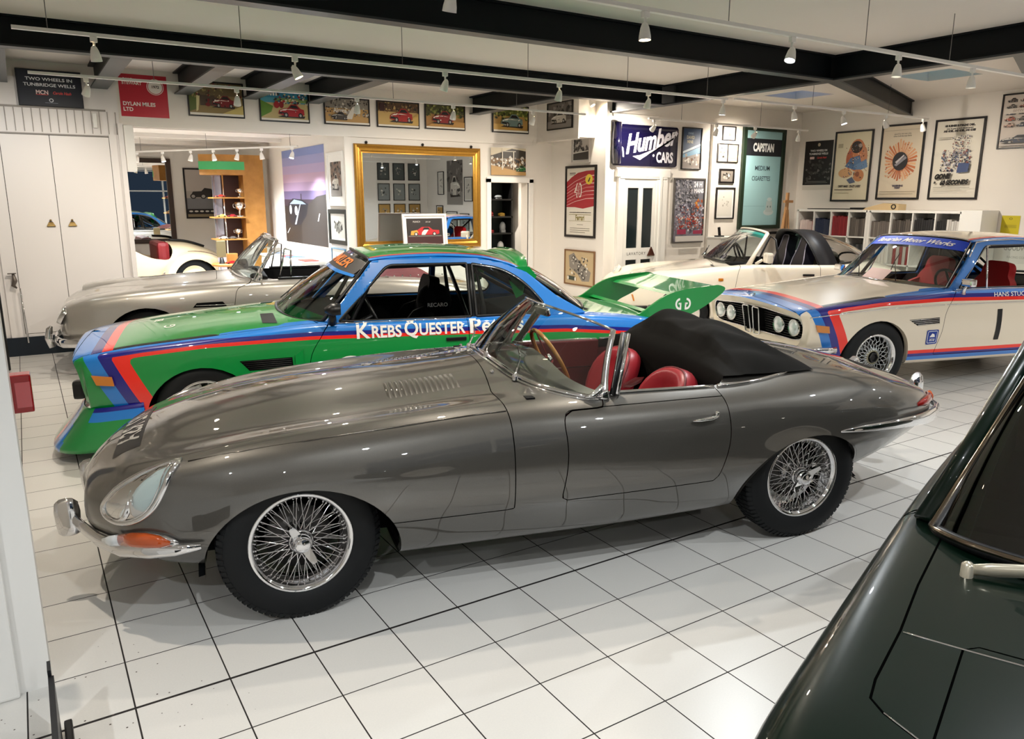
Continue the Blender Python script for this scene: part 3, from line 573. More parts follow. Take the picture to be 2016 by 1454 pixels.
a = Art(.86, 1.48, '#9cc6cb'); a.rect(0, .74, 1, .92, '#22242a'); a.txt('CAPSTAN', .5, .825, .115, '#f4f4f2', .66, .006); a.txt('MEDIUM', .5, .61, .068, '#2c3f4a', .95, .001); a.txt('CIGARETTES', .48, .50, .068, '#2c3f4a', .78, .001)
a.el(.75, .14, .14, .035, '#c4d2d2'); a.p([(.66, .14), (.68, .26), (.84, .26), (.86, .14)], '#b6c6c6'); a.el(.76, .28, .07, .02, '#c4d2d2'); a.el(.72, .2, .015, .012, '#6d8286'); a.el(.8, .2, .015, .012, '#6d8286'); a.rect(0, .205, .62, .21, '#8ab2b8')
mb = MB(); mb.add([(x, y, z+.02) for x, y, z in a.mb.v], a.mb.f, 0, False, M0); mb.m = a.mb.m; mb.build('glass_panel', a.mats, cps)
MB().box((-.45, -.76, 0), (.45, .76, .019), M=M0).build('backing', M_BLK, cps)
tag(MB().box((9.6, 5.95, 1.15), (11.0, 6.04, 1.19)).build('ledge', M_BLK), 'thin black ledge running under the blue panel sign', 'ledge')
# lavatory door
dr = thing('door_1', 'panelled white door lettered LAVATORY with two tall dark panes', 'door', (7.53, YL, 0)); dr['kind'] = 'structure'
b = MB(); b.box((-.42, -.05, 0), (-.31, .0, 2.04)); b.box((.31, -.05, 0), (.52, .0, 2.04)); b.box((-.46, -.065, 2.02), (.56, 0, 2.14), bev=.01); b.box((-.40, -.06, 2.0), (.50, -.0, 2.03)); b.box((.36, -.07, 0), (.40, -.02, 2.03)); b.build('door_frame', M_WHITE, dr)
b = MB()
for x0, x1 in ((-.30, -.24), (-.03, .05), (.25, .31)): b.box((x0, -.04, .02), (x1, -.005, 2.0))
for z0, z1 in ((.02, .25), (.84, 1.01), (1.87, 2.0)): b.box((-.30, -.039, z0), (.31, -.006, z1))
b.build('leaf', M_WHITE, dr)
b = MB()
for x0, x1 in ((-.24, -.03), (.05, .25)):
    b.box((x0, -.02, 1.01), (x1, -.012, 1.87)); b.box((x0, -.02, .25), (x1, -.012, .84))
b.build('pane', mat('door_glass_dark', '#1a2427', .12), dr)
b = MB(); vs, fs = text_geo('LAVATORY', .062, spacing=1.25); Md = Matrix(((1, 0, 0, -.04), (0, 0, -1, -.0405), (0, 1, 0, .925), (0, 0, 0, 1))); b.add(vs, fs, 0, False, Md); b.build('lettering', flat('#4a4440'), dr)
b = MB(); b.prism([(.17, -.042, .89), (.31, -.042, .89), (.24, -.042, 1.02)], (0, -.02, 0)); b.build('handle', mat('bronze', '#5a3326', .45, .5), dr)
# ---- right wall
def tw(w, h):
    a = Art(w, h, '#14100f'); a.rect(0, 0, 1, .10, '#d9d2c8'); a.el(.5, .92, .05, .035, '#b8a890'); a.txt('TWO WHEELS IN', .5, .80, .055, '#dcdad8', .95, .002); a.txt('TUNBRIDGE WELLS', .5, .735, .055, '#dcdad8', .95, .002); a.rect(.2, .63, .36, .68, '#e4c8c2'); a.txt('Carole Nash', .62, .655, .05, '#d0403e', .9, .002, .3)
    a.blobs(50, .1, .22, .95, .6, ['#4a4644', '#6c6764', '#2b2827', '#3a3634'], .03, .07, 81); a.rect(.15, .17, .85, .178, '#8c8884'); a.rect(.1, .14, .9, .147, '#8c8884'); return a
picture('poster', 'unframed black poster lettered TWO WHEELS IN TUNBRIDGE WELLS left of the film posters', 'poster', PX(5.67, 2.26, XR), .53, .78, tw, 0)
def dirty(w, h):
    a = Art(w, h, '#e6dcc0'); a.el(.62, .66, .25, .24, '#cf8458'); a.el(.6, .78, .16, .09, '#2c2422'); a.el(.7, .8, .05, .03, '#a89a90'); a.el(.42, .6, .1, .14, '#c06a48'); a.el(.83, .62, .09, .16, '#c98a66')
    a.p([(.3, .5), (.45, .62), (.7, .66), (.8, .5), (.6, .44)], '#5a7ca8'); a.p([(.55, .5), (.9, .6), (.95, .48), (.7, .43)], '#6d8fb8'); a.el(.33, .4, .2, .07, '#d8a878'); a.el(.72, .36, .15, .09, '#c98658'); a.el(.68, .38, .06, .04, '#8a5238'); a.blobs(120, .3, .32, .95, .82, ['#a85a3c', '#dcae84', '#7a5a50', '#4a6a94', '#e8cba4', '#3a2c2a'], .008, .022, 82)
    a.p([(.4, .3), (.55, .34), (.66, .26), (.5, .24)], '#5c6680'); a.rect(.08, .78, .22, .84, '#b4a88c'); a.txt('DIRTY MARY  CRAZY LARRY', .5, .2, .045, '#3a2c24', .66, .002); a.rect(.07, .145, .6, .155, '#6a5c4c'); a.rect(.07, .1, .5, .106, '#a89c80'); return a
picture('framed_poster', 'black framed cream film poster titled DIRTY MARY CRAZY LARRY', 'poster', PX(5.04, 2.225, XR), .66, 1.08, dirty, .026)
def sun60(w, h):
    a = Art(w, h, '#ddd0ba')
    R = random.Random(5)
    for i in range(34):
        t = 2*PI*i/34; r = R.uniform(.36, .43); q = .13; a.p([(.5+q*math.cos(t-.12), .5+q*math.sin(t-.12)*.72), (.5+r*math.cos(t-.05), .52+r*math.sin(t-.05)*.72), (.5+r*.97*math.cos(t+.06), .52+r*.97*math.sin(t+.06)*.72), (.5+q*math.cos(t+.12), .5+q*math.sin(t+.12)*.72)], R.choice(['#c9784c', '#dba27a', '#b86a48', '#e0b48c']))
    a.blobs(50, .14, .27, .86, .76, ['#c8805a', '#e4c09c', '#a85c40', '#d89a70'], .012, .03, 83); a.el(.5, .51, .19, .13, '#2c2a2e', 24); a.p([(.36, .46), (.62, .58), (.66, .55), (.42, .44)], '#8e8c94'); a.p([(.38, .50), (.58, .6), (.6, .585), (.42, .48)], '#c8c4c6')
    a.txt('speed for the man who', .5, .89, .03, '#4a4038', .9); a.txt('takes it all the way there', .5, .86, .03, '#4a4038', .9); a.txt('VANISHING', .5, .165, .035, '#3a3550', .9, .002); a.txt('POINT', .5, .135, .03, '#3a3550', .9, .002); a.rect(.05, .08, .95, .084, '#8a7c68'); a.rect(.05, .05, .9, .054, '#8a7c68'); a.rect(.04, .94, .96, .943, '#8a7c68'); return a
picture('framed_poster', 'black framed film poster with an orange sunburst of shapes round a dark disc', 'poster', PX(4.24, 2.26, XR), .68, 1.09, sun60, .028)
def gone(w, h):
    a = Art(w, h, '#e2dcce'); a.txt('HIS BUSINESS IS STEALING CARS...', .5, .935, .034, '#2a2422', .78, .003); a.txt('when he goes to work the excitement', .5, .90, .03, '#2a2422', .75, .001); a.txt('AND GOES... AND GOES... AND GOES!', .5, .868, .034, '#2a2422', .72, .003)
    a.blobs(300, .2, .34, .82, .62, ['#3a3c4c', '#6c6e80', '#9a98a4', '#24242c', '#8a4c48', '#b8b4bc', '#4a5878', '#d8d4d0'], .010, .026, 84); a.blobs(90, .4, .55, .78, .8, ['#6c6e80', '#3c3a44', '#a09ca4', '#884e48'], .008, .02, 85); a.p([(.58, .32), (.82, .33), (.84, .44), (.6, .45)], '#3f4f78')
    a.txt('GONE', .27, .275, .085, '#16120f', .85, .007, .3, rot=.05); a.txt('in', .12, .20, .04, '#16120f', .9, .003, .3); a.txt('60 SECONDS', .54, .195, .078, '#16120f', .82, .006, .3, rot=.03); a.rect(.1, .13, .9, .135, '#6c655c'); a.rect(.1, .11, .7, .114, '#6c655c'); a.rect(.1, .08, .85, .084, '#8c857a'); a.rect(.1, .78, .42, .785, '#7c756c'); a.rect(.1, .76, .38, .765, '#7c756c'); return a
picture('framed_poster', 'black framed film poster titled GONE IN 60 SECONDS', 'poster', PX(3.42, 2.265, XR), .69, 1.10, gone, .028)
def history(w, h):
    a = Art(w, h, '#d8ccc2')
    cs = ['#4a4240', '#8a3a34', '#b85a48', '#6a6460', '#9c4a40', '#c8a090', '#33405a']
    for i in range(6):
        for j in range(3):
            if i < 5: a.car(.2+j*.3, .90-i*.12, .24, .09, cs[(i*3+j) % 7])
    a.rect(.06, .64, .94, .74, '#e4dad0'); a.txt('BMW', .4, .69, .07, '#b09a90', 1.2); a.car(.45, .14, .8, .17, '#2c3448'); a.rect(.04, .02, .96, .03, '#2a2424'); return a
picture('framed_poster', 'black framed poster with rows of small cars at the right edge, hung highest', 'poster', PX(2.62, 2.72, XR), .56, .70, history, .02)
def yellow(w, h):
    a = Art(w, h, '#c9b81c'); a.el(.5, .86, .09, .05, '#5a5410'); a.el(.5, .86, .06, .032, '#c9b81c')
    for y in (.55, .5, .45): a.rect(.2, y, .85, y+.015, '#6a6214')
    return a
picture('notice', 'yellow paper notice on the wall behind the white racing coupe', 'notice', PX(2.60, 1.36, XR), .23, .29, yellow, 0)
# ---- back room pictures
def sunset(w, h):
    a = Art(w, h, '#8d93bd'); cols = ['#3e3440', '#6a5f82', '#a88fae', '#bd9fb8', '#b0a0c4', '#9a9ac6', '#7f8dc0']
    for i in range(7): a.rect(0, .38+i*.09, 1, 1 if i == 6 else .38+(i+1)*.09, cols[i])
    a.rect(0, 0, 1, .40, '#2c2826'); a.p([(.42, .40), (.6, .42), (.8, .50), (1, .52), (1, .0), (.42, .0)], '#3a3634')
    a.p([(.12, .2), (.10, .42), (.22, .48), (.45, .47), (.6, .42), (.55, .3), (.4, .2), (.22, .18)], '#1d2028'); a.p([(.14, .42), (.26, .47), (.46, .45), (.55, .42), (.4, .42)], '#8fa0bc'); a.el(.16, .36, .03, .05, '#e8ecf4'); a.el(.3, .35, .035, .05, '#e8ecf4'); a.p([(.25, .2), (.4, .42), (.42, .42), (.29, .2)], '#a8b0be')
    a.rect(.43, .46, .45, .53, '#232028'); a.p([(.8, .25), (.84, .33), (.86, .33), (.82, .25)], '#c8c8c8'); a.p([(.04, .1), (.12, .16), (.12, .15), (.05, .09)], '#c8c8c8'); return a
picture('canvas_print', 'large dusk picture of a dark sports car under a pink sky, in the back room', 'picture', PX(9.28, 1.74, 3.6), 2.07, 1.44, sunset, 0)
picture('framed_picture', 'white framed photograph, upper one beside the dusk picture', 'picture', PX(7.79, 1.97, 3.6), .68, .72, bwcar('#8a7468', 91), .04, fm=M_WHITE, mount=.09)
picture('framed_picture', 'dark green framed drawing, middle one beside the dusk picture', 'picture', PX(7.79, 1.325, 3.6), .72, .48, sketch('#c9c9c0', ['#6a6a64', '#8f8f88', '#3c3c38'], 92, 30), .06, fm=mat('frame_dark_green', '#1d2421', .4), mount=.03)
picture('framed_picture', 'thin blue framed drawing, lowest one beside the dusk picture', 'picture', PX(7.81, .86, 3.6), .54, .34, sketch('#dcdcd6', ['#9aa6ac', '#b8bcbc'], 93, 16), .012, fm=mat('frame_blue', '#5a8db0', .4))
def vintage(w, h):
    a = Art(w, h, '#a89f97'); a.rect(0, .55, 1, 1, '#b8aea6'); a.rect(0, .17, 1, .40, '#7a7a7e'); a.rect(0, .0, 1, .17, '#191516'); a.rect(0, 0, 1, .06, '#8a7c60')
    a.p([(.12, .45), (.2, .54), (.45, .55), (.55, .62), (.75, .6), (.88, .5), (.88, .42), (.12, .42)], '#2a2624')
    for x in (.2, .5, .82): a.el(x, .44, .09, .055, '#1a1716'); a.el(x, .44, .055, .034, '#a09a94')
    for i in range(6): a.el(.1+i*.16, .12, .06, .018, '#d8d4cc')
    return a
picture('framed_poster', 'black framed poster of a vintage open car on the far wall of the back room', 'poster', PW(2.94, 1.806, 13.5), .68, .95, vintage, .03)
bm_ = thing('wall_mirror', 'large brown framed mirror on the far wall of the back room', 'mirror', (1.68, 13.5, 1.6)); M0 = Matrix.Translation((-1.68, -13.5, -1.6)) @ PW(1.68, 1.66, 13.5)
b = MB(); MBR = mat('frame_dark_brown', '#3d2a20', .45)
for x0, y0, x1, y1 in ((-.75, -.78, -.66, .78), (.62, -.78, .71, .78), (-.66, .70, .62, .78), (-.66, -.78, .62, -.70)): b.box((x0, y0, 0), (x1, y1, .05), M=M0, bev=.01)
b.build('frame', MBR, bm_); MB().box((-.66, -.7, .0), (.62, .7, .012), M=M0).build('mirror_glass', M_MIRROR, bm_)
# ---- pictures on the street-side wall, seen only in the gold mirror
for j in range(3):
    for i in range(3):
        M = Matrix(((-1, 0, 0, 10.6-i*.52), (0, 0, 1, -5.498), (0, 1, 0, 2.55-j*.62), (0, 0, 0, 1)))
        picture('framed_picture', 'small black framed photograph on the street side wall, row %d place %d' % (j+1, i+1), 'picture', M, .40, .52, sketch(['#4a5050', '#8a8f8e', '#b08a4a'][j], ['#d8d4cc', '#2a2a2a', '#8a867f'], 100+3*j+i), .02, group='grid of small photographs on the street side wall')
# ================================================================== CAR TOOLS
from mathutils.bvhtree import BVHTree
S.cycles.max_bounces = 9; S.cycles.diffuse_bounces = 4; S.cycles.glossy_bounces = 4; S.cycles.transmission_bounces = 6; S.cycles.transparent_max_bounces = 10
S.cycles.caustics_reflective = False; S.cycles.caustics_refractive = False; S.cycles.adaptive_threshold = .025
def akima(x, Y, xq):
    """smooth interpolation through the rows of Y at x, no overshoot"""
    x = np.asarray(x, float); Y = np.asarray(Y, float); n = len(x)
    if n == 2:
        t = ((xq-x[0])/(x[1]-x[0]))[:, None]; return Y[0]*(1-t)+Y[1]*t
    h = np.diff(x); m = np.diff(Y, axis=0)/h[:, None]
    m0 = 2*m[0]-m[1]; mm = 2*m0-m[0]; me = 2*m[-1]-m[-2]; mme = 2*me-m[-1]
    M = np.vstack([mm, m0, m, me, mme]); d = np.abs(np.diff(M, axis=0))+np.abs(M[1:]+M[:-1])/2*.3
    w1 = d[2:]; w2 = d[:-2]; den = w1+w2+1e-12
    g = (w1*M[1:-2]+w2*M[2:-1])/den
    g = np.where((w1+w2) < 1e-10, .5*(M[1:-2]+M[2:-1]), g)
    i = np.clip(np.searchsorted(x, xq, side='right')-1, 0, n-2); t = ((xq-x[i])/h[i])[:, None]; hh = h[i][:, None]
    a, b = Y[i], Y[i+1]; ga, gb = g[i]*hh, g[i+1]*hh
    return a*(2*t**3-3*t**2+1)+b*(3*t**2-2*t**3)+ga*(t**3-2*t**2+t)+gb*(t**3-t**2)
def loft(stations, sub=8, ksub=6, crease=(), screase=()):
    """stations: [(s, [(y,z) or (ds,y,z), ...])] -> grid (n, m, 3) of (s,y,z)"""
    P = []
    for s, pts in stations: P.append([(s+p[0], p[1], p[2]) if len(p) == 3 else (s, p[0], p[1]) for p in pts])
    P = np.array(P, float); n, K, _ = P.shape
    out = []; cuts = [0]+sorted(crease)+[K-1]
    for a, b in zip(cuts[:-1], cuts[1:]):
        xq = np.linspace(a, b, (b-a)*ksub+1); seg = np.stack([akima(np.arange(a, b+1), P[i, a:b+1], xq) for i in range(n)])
        out.append(seg if a == 0 else seg[:, 1:])
    G = np.concatenate(out, axis=1); m = G.shape[1]
    x = np.array([s for s, _ in stations], float); res = []
    cuts = [0]+[list(x).index(c) for c in screase]+[n-1]
    for a, b in zip(cuts[:-1], cuts[1:]):
        xq = np.concatenate([np.linspace(x[i], x[i+1], sub, endpoint=False) for i in range(a, b)]+[[x[b]]])
        seg = akima(x[a:b+1], G[a:b+1].reshape(b-a+1, -1), xq).reshape(len(xq), m, 3)
        res.append(seg if a == 0 else seg[1:])
    return np.concatenate(res, axis=0)
def grid_vf(G, mirror=True, cap0=False, cap1=False):
    n, m, _ = G.shape; v = [tuple(p) for p in G.reshape(-1, 3)]
    f = [(i*m+j, (i+1)*m+j, (i+1)*m+j+1, i*m+j+1) for i in range(n-1) for j in range(m-1)]
    if cap0: f.append(tuple(range(m)))
    if cap1: f.append(tuple((n-1)*m+j for j in range(m-1, -1, -1)))
    if mirror:
        b = len(v); v += [(p[0], -p[1], p[2]) for p in v]; f += [tuple(b+i for i in reversed(q)) for q in f]
    return v, f
def clip(v, f, fn, keep_uv=None):
    """cut the faces along fn = 0, keep where fn > 0"""
    val = [fn(*p) for p in v]; nv = list(v); cache = {}; nf = []
    for q in f:
        s = [val[i] > 0 for i in q]
        if all(s): nf.append(q); continue
        if not any(s): continue
        o = []
        for k in range(len(q)):
            a, b = q[k], q[(k+1) % len(q)]
            if val[a] > 0: o.append(a)
            if (val[a] > 0) != (val[b] > 0):
                key = (min(a, b), max(a, b))
                if key not in cache:
                    t = val[a]/(val[a]-val[b]); pa, pb = v[a], v[b]; nv.append(tuple(pa[i]+(pb[i]-pa[i])*t for i in range(3))); cache[key] = len(nv)-1
                o.append(cache[key])
        if len(o) >= 3: nf.append(tuple(o))
    used = sorted({i for q in nf for i in q}); mp = {i: k for k, i in enumerate(used)}
    return [nv[i] for i in used], [tuple(mp[i] for i in q) for q in nf]
def sdf_poly(pts, x, y):
    """signed distance to a closed outline, negative inside"""
    d = 1e9; inside = False; n = len(pts)
    for i in range(n):
        x0, y0 = pts[i]; x1, y1 = pts[(i+1) % n]; ex, ey = x1-x0, y1-y0; wx, wy = x-x0, y-y0
        L2 = ex*ex+ey*ey; t = max(0, min(1, (wx*ex+wy*ey)/L2)) if L2 else 0; dx, dy = wx-ex*t, wy-ey*t; d = min(d, dx*dx+dy*dy)
        if (y0 > y) != (y1 > y) and x < (x1-x0)*(y-y0)/(y1-y0)+x0: inside = not inside
    d = math.sqrt(d); return -d if inside else d
def rounded(pts, r, n=5):
    """round the corners of an outline; r a number or one per corner"""
    out = []; N = len(pts)
    for i in range(N):
        rr = r[i] if isinstance(r, (list, tuple)) else r; p = Vector(pts[i]); a = Vector(pts[i-1])-p; b = Vector(pts[(i+1) % N])-p
        rr = min(rr, a.length*.49, b.length*.49)
        if rr <= 0: out.append(tuple(p)); continue
        a = p+a.normalized()*rr; b = p+b.normalized()*rr
        for k in range(n+1):
            t = k/n; out.append(tuple(a*(1-t)**2+p*2*t*(1-t)+b*t*t))
    return out
def car_mesh(name, v, f, mats, parent, merge=True, sharp=38, solid=0, mi=None, smooth=True):
    """(s,y,z) geometry -> mesh in the car's own axes (x forward, y left, z up)"""
    bm = bmesh.new(); vs = [bm.verts.new((-p[0], p[1], p[2])) for p in v]
    for k, q in enumerate(f):
        if len(set(q)) < 3: continue
        try:
            fc = bm.faces.new([vs[i] for i in q]); fc.smooth = smooth
            if mi: fc.material_index = mi[k]
        except ValueError: pass
    if merge: bmesh.ops.remove_doubles(bm, verts=bm.verts, dist=2e-5)
    if solid: bmesh.ops.recalc_face_normals(bm, faces=bm.faces); 
    me = bpy.data.meshes.new(name); bm.to_mesh(me); bm.free()
    if smooth and sharp: me.set_sharp_from_angle(angle=math.radians(sharp))
    o = link(name, me, parent, mats)
    if solid:
        md = o.modifiers.new('thickness', 'SOLIDIFY'); md.thickness = solid; md.offset = -1
    return o
class Probe:
    """looks points up on a car body"""
    def __init__(s, v, f): s.t = BVHTree.FromPolygons([tuple(p) for p in v], [tuple(q) for q in f])
    def side(s, S_, z, d=0., sgn=1):
        h = s.t.ray_cast((S_, 2*sgn, z), (0, -sgn, 0))
        return (S_, h[0].y+d*sgn, z) if h[0] else (S_, .7*sgn, z)
    def top(s, S_, y, d=0., z0=2.):
        h = s.t.ray_cast((S_, y, z0), (0, 0, -1)); return (S_, y, h[0].z+d) if h[0] else (S_, y, .8)
    def front(s, y, z, d=0.):
        h = s.t.ray_cast((-3, y, z), (1, 0, 0)); return (h[0].x-d, y, z) if h[0] else (-.8, y, z)
    def rear(s, y, z, d=0.):
        h = s.t.ray_cast((7, y, z), (-1, 0, 0)); return (h[0].x+d, y, z) if h[0] else (3.6, y, z)
    def near(s, p, d=0.):
        h = s.t.find_nearest(p); n = h[1]; c = Vector(p)-h[0]
        if n.dot(Vector((h[0].x-1.2, h[0].y, h[0].z-.45))) < 0: n = -n
        return tuple(h[0]+n*d)
def fine(vs, fs, mx=.02):
    """cut lettering into small faces so that it can follow a curved panel"""
    bm = bmesh.new(); V = [bm.verts.new(v) for v in vs]
    for f in fs:
        try: bm.faces.new([V[i] for i in f])
        except ValueError: pass
    bmesh.ops.triangulate(bm, faces=bm.faces)
    for _ in range(5):
        e = [e for e in bm.edges if e.calc_length() > mx]
        if not e: break
        bmesh.ops.subdivide_edges(bm, edges=e, cuts=1); bmesh.ops.triangulate(bm, faces=[f for f in bm.faces if len(f.verts) > 3])
    bm.verts.index_update(); r = [tuple(v.co) for v in bm.verts], [tuple(v.index for v in f.verts) for f in bm.faces]; bm.free(); return r
def L_(p): return (-p[0], p[1], p[2])
def ribbon(pr, path, w, side=True, d=.002, n=1, sgn=1):
    """flat strip lying on the body along a path of (s,z) on the side or (s,y) on top"""
    P = []
    dens = []
    for a, b in zip(path[:-1], path[1:]):
        k = max(1, int(math.hypot(b[0]-a[0], b[1]-a[1])/.03))
        dens += [(a[0]+(b[0]-a[0])*i/k, a[1]+(b[1]-a[1])*i/k) for i in range(k)]
    dens.append(path[-1]); vs = []; N = len(dens)
    for i, p in enumerate(dens):
        a = dens[max(i-1, 0)]; b = dens[min(i+1, N-1)]; t = Vector((b[0]-a[0], b[1]-a[1])).normalized(); nn = (-t.y, t.x)
        for e in (-.5, .5):
            q = (p[0]+nn[0]*w*e, p[1]+nn[1]*w*e); vs.append(pr.side(q[0], q[1], d, sgn) if side else pr.top(q[0], q[1], d))
    return vs, [(2*i, 2*i+1, 2*i+3, 2*i+2) for i in range(N-1)]
def drape_text(pr, txt, size, s0, z0, shear=0, bold=0, sx=1., align='CENTER', rot=0, side=True, d=.0025, spacing=1.):
    """lettering laid on the left side of a body; reads nose to tail"""
    vs, fs = text_geo(txt, size, 0, shear, bold, align, spacing, sx); ca, sa = math.cos(rot), math.sin(rot)
    return [pr.side(s0+x*ca-y*sa, z0+x*sa+y*ca, d) for x, y, z in vs], fs
def arch_parts(car, pr, sc, zc, rx, rz, mat_lip, depth=.05, mat_in=None, inner=.42, name='wheel_arch', zmin=.2):
    """dark liner and turned lip of the wheel openings, both sides"""
    for sg in (1, -1):
        b = MB(); lip = MB(); N = 30; ring = []
        for i in range(N+1):
            w = -.35+(PI+.7)*i/N; s_, z_ = sc+rx*math.cos(w), zc+rz*math.sin(w)
            if z_ < zmin: continue
            q = pr.side(sc+(rx+.012)*math.cos(w), zc+(rz+.012)*math.sin(w), 0, sg); ring.append((s_, q[1], z_))
        n = len(ring); vs = [L_(p) for p in ring]+[L_((p[0], p[1]-depth*sg, p[2])) for p in ring]
        lip.add(vs, [(i, i+1, n+i+1, n+i) for i in range(n-1)], 0, True)
        R = 1.07; vs = []
        for i in range(n):
            s_, y_, z_ = ring[i]; vs.append(L_((sc+(s_-sc)*R, y_-depth*.8*sg, zc+(z_-zc)*R)))
        for i in range(n):
            s_, y_, z_ = ring[i]; vs.append(L_((sc+(s_-sc)*R, inner*sg, zc+(z_-zc)*R)))
        b.add(vs, [(i, i+1, n+i+1, n+i) for i in range(n-1)], 0, True)
        b.add([L_((sc+(p[0]-sc)*R, inner*sg, zc+(p[2]-zc)*R)) for p in ring], [tuple(range(n))])
        vs2 = [L_((p[0], p[1]-depth*sg, p[2])) for p in ring]+vs[:n]
        b.add(vs2, [(i, i+1, n+i+1, n+i) for i in range(n-1)])
        lip.build('arch_lip', mat_lip, car); b.build('wheel_arch_liner', mat_in or M_DARK, car)
def seam(pr, path, r=.0022, side=True, sgn=1, d=-.0005):
    """a panel gap"""
    dens = []
    for a, b in zip(path[:-1], path[1:]):
        k = max(1, int(math.hypot(b[0]-a[0], b[1]-a[1])/.04)); dens += [(a[0]+(b[0]-a[0])*i/k, a[1]+(b[1]-a[1])*i/k) for i in range(k)]
    dens.append(path[-1])
    return [L_(pr.side(p[0], p[1], d, sgn) if side else pr.top(p[0], p[1], d)) for p in dens]
M_GAP = mat('panel_gap', '#040404', .9, spec=0)
M_LINER = mat('arch_liner', '#08090a', .85, spec=.1)
# ---- wheels (axis along y, outer face towards +y)
def tyre_mb(R, w, rr, tread=True):
    b = MB(); h = w/2
    b.lathe([(rr-.012, h*.62), (rr, h*.80), (rr+.012, h*.92), (rr+(R-rr)*.45, h*1.0), (rr+(R-rr)*.8, h*.93), (R-.010, h*.80), (R-.002, h*.70), (R, h*.5), (R, -h*.5), (R-.002, -h*.7), (R-.01, -h*.8), (rr+(R-rr)*.5, -h), (rr, -h*.8)], 72, 'y')
    return b
def tread_mb(R, w, n=76):
    b = MB(); h = w/2
    for k in range(n):
        a = 2*PI*k/n
        for j, (y0, y1) in enumerate(((-.72, -.28), (-.22, .22), (.28, .72))):
            M = Matrix.Rotation(a+(.02 if j == 1 else 0), 4, 'Y'); b.box((-.010, y0*h, R-.004), (.0085, y1*h, R+.003), M=M)
        M = Matrix.Rotation(a, 4, 'Y'); b.add([(-.009, h*.74, R-.001), (.007, h*.74, R-.001), (.007, h*.90, R-.022), (-.009, h*.90, R-.022), (-.009, h*.74, R+.001), (.007, h*.74, R+.001), (.007, h*.93, R-.021), (-.009, h*.93, R-.021)], [(4, 5, 6, 7), (0, 1, 5, 4), (1, 2, 6, 5), (2, 3, 7, 6), (3, 0, 4, 7)], M=M)
    return b
WM = {}
def place_wheel(car, parts, s, y, z, steer=0, spin=0, mirror=False, label=None):
    w = bpy.data.objects.new('wheel', None); COL.objects.link(w); w.parent = car; w.empty_display_size = .1
    w.location = (-s, y, z); w.rotation_mode = 'ZXY'; w.rotation_euler = (0, spin, steer+(PI if y < 0 else 0))
    if label: w['label'] = label
    for nm, me in parts:
        o = bpy.data.objects.new(nm, me); COL.objects.link(o); o.parent = w
    return w
def wire_wheel(R=.325, w=.165, rr=.19):
    key = ('wire', R)
    if key in WM: return WM[key]
    t = tyre_mb(R, w, rr).mesh('tyre'); t.materials.append(M_RUB)
    tr_ = tread_mb(R, w).mesh('tread'); tr_.materials.append(M_RUB)
    b = MB(); h = w/2; b.lathe([(rr-.004, -h*.6), (rr-.035, -h*.4), (rr-.035, h*.15), (rr-.02, h*.4), (rr-.014, h*.66), (rr-.012, h*.74), (rr+.004, h*.80), (rr+.010, h*.88), (rr+.004, h*.93), (rr-.006, h*.90), (rr-.012, h*.78)], 64, 'y'); rim = b.mesh('rim'); rim.materials.append(M_CHROME)
    b = MB(); R0 = random.Random(3)
    for k in range(18):
        a = 2*PI*k/18
        for (yh, rh, yr, off) in ((.052, .052, .030, .30), (.052, .052, .030, -.30), (-.01, .060, .048, .22)):
            b.tube([(rh*math.cos(a), yh, rh*math.sin(a)), ((rr-.028)*math.cos(a+off), yr, (rr-.028)*math.sin(a+off))], .0021, 5, caps=False)
        a2 = a+2*PI/36
        b.tube([(.066*math.cos(a2), -.035, .066*math.sin(a2)), ((rr-.030)*math.cos(a2-.22), -.0, (rr-.030)*math.sin(a2-.22))], .0021, 5, caps=False)
        for a3 in (a+.30, a-.30, a+.22): b.ball(((rr-.024)*math.cos(a3), .034, (rr-.024)*math.sin(a3)), .0048, 6)
    sp = b.mesh('spokes'); sp.materials.append(M_CHROME)
    b = MB(); b.lathe([(.07, -.05), (.068, -.01), (.058, .0), (.05, .03), (.050, .055), (.046, .06), (.040, .062)], 32, 'y'); b.lathe([(.045, .056), (.044, .078), (.036, .092), (.031, .096), (.031, .105), (.026, .109), (.0, .111)], 32, 'y')
    for q in (0, PI):
        M = Matrix.Rotation(q, 4, 'Y'); b.prism([(-.018, .078, .03), (.018, .078, .03), (.015, .092, .075), (.009, .100, .092), (-.009, .100, .092), (-.015, .092, .075)], (0, .012, 0), M=M)
    hb = b.mesh('hub'); hb.materials.append(M_CHROME)
    b = MB(); b.lathe([(.0, -.02), (.135, -.02), (.135, -.032), (0, -.032)], 40, 'y'); bd = b.mesh('brake_disc'); bd.materials.append(mat('brake_steel', '#4d4b49', .35, .8))
    WM[key] = [('tyre', t), ('tread', tr_), ('rim', rim), ('spokes', sp), ('hub', hb), ('brake_disc', bd)]
    return WM[key]
def lathe_obj(name, prof, n, m, parent, at=(0, 0, 0), axis='y'): o = MB().lathe(prof, n, axis).build(name, m, parent); o.location = at; return o
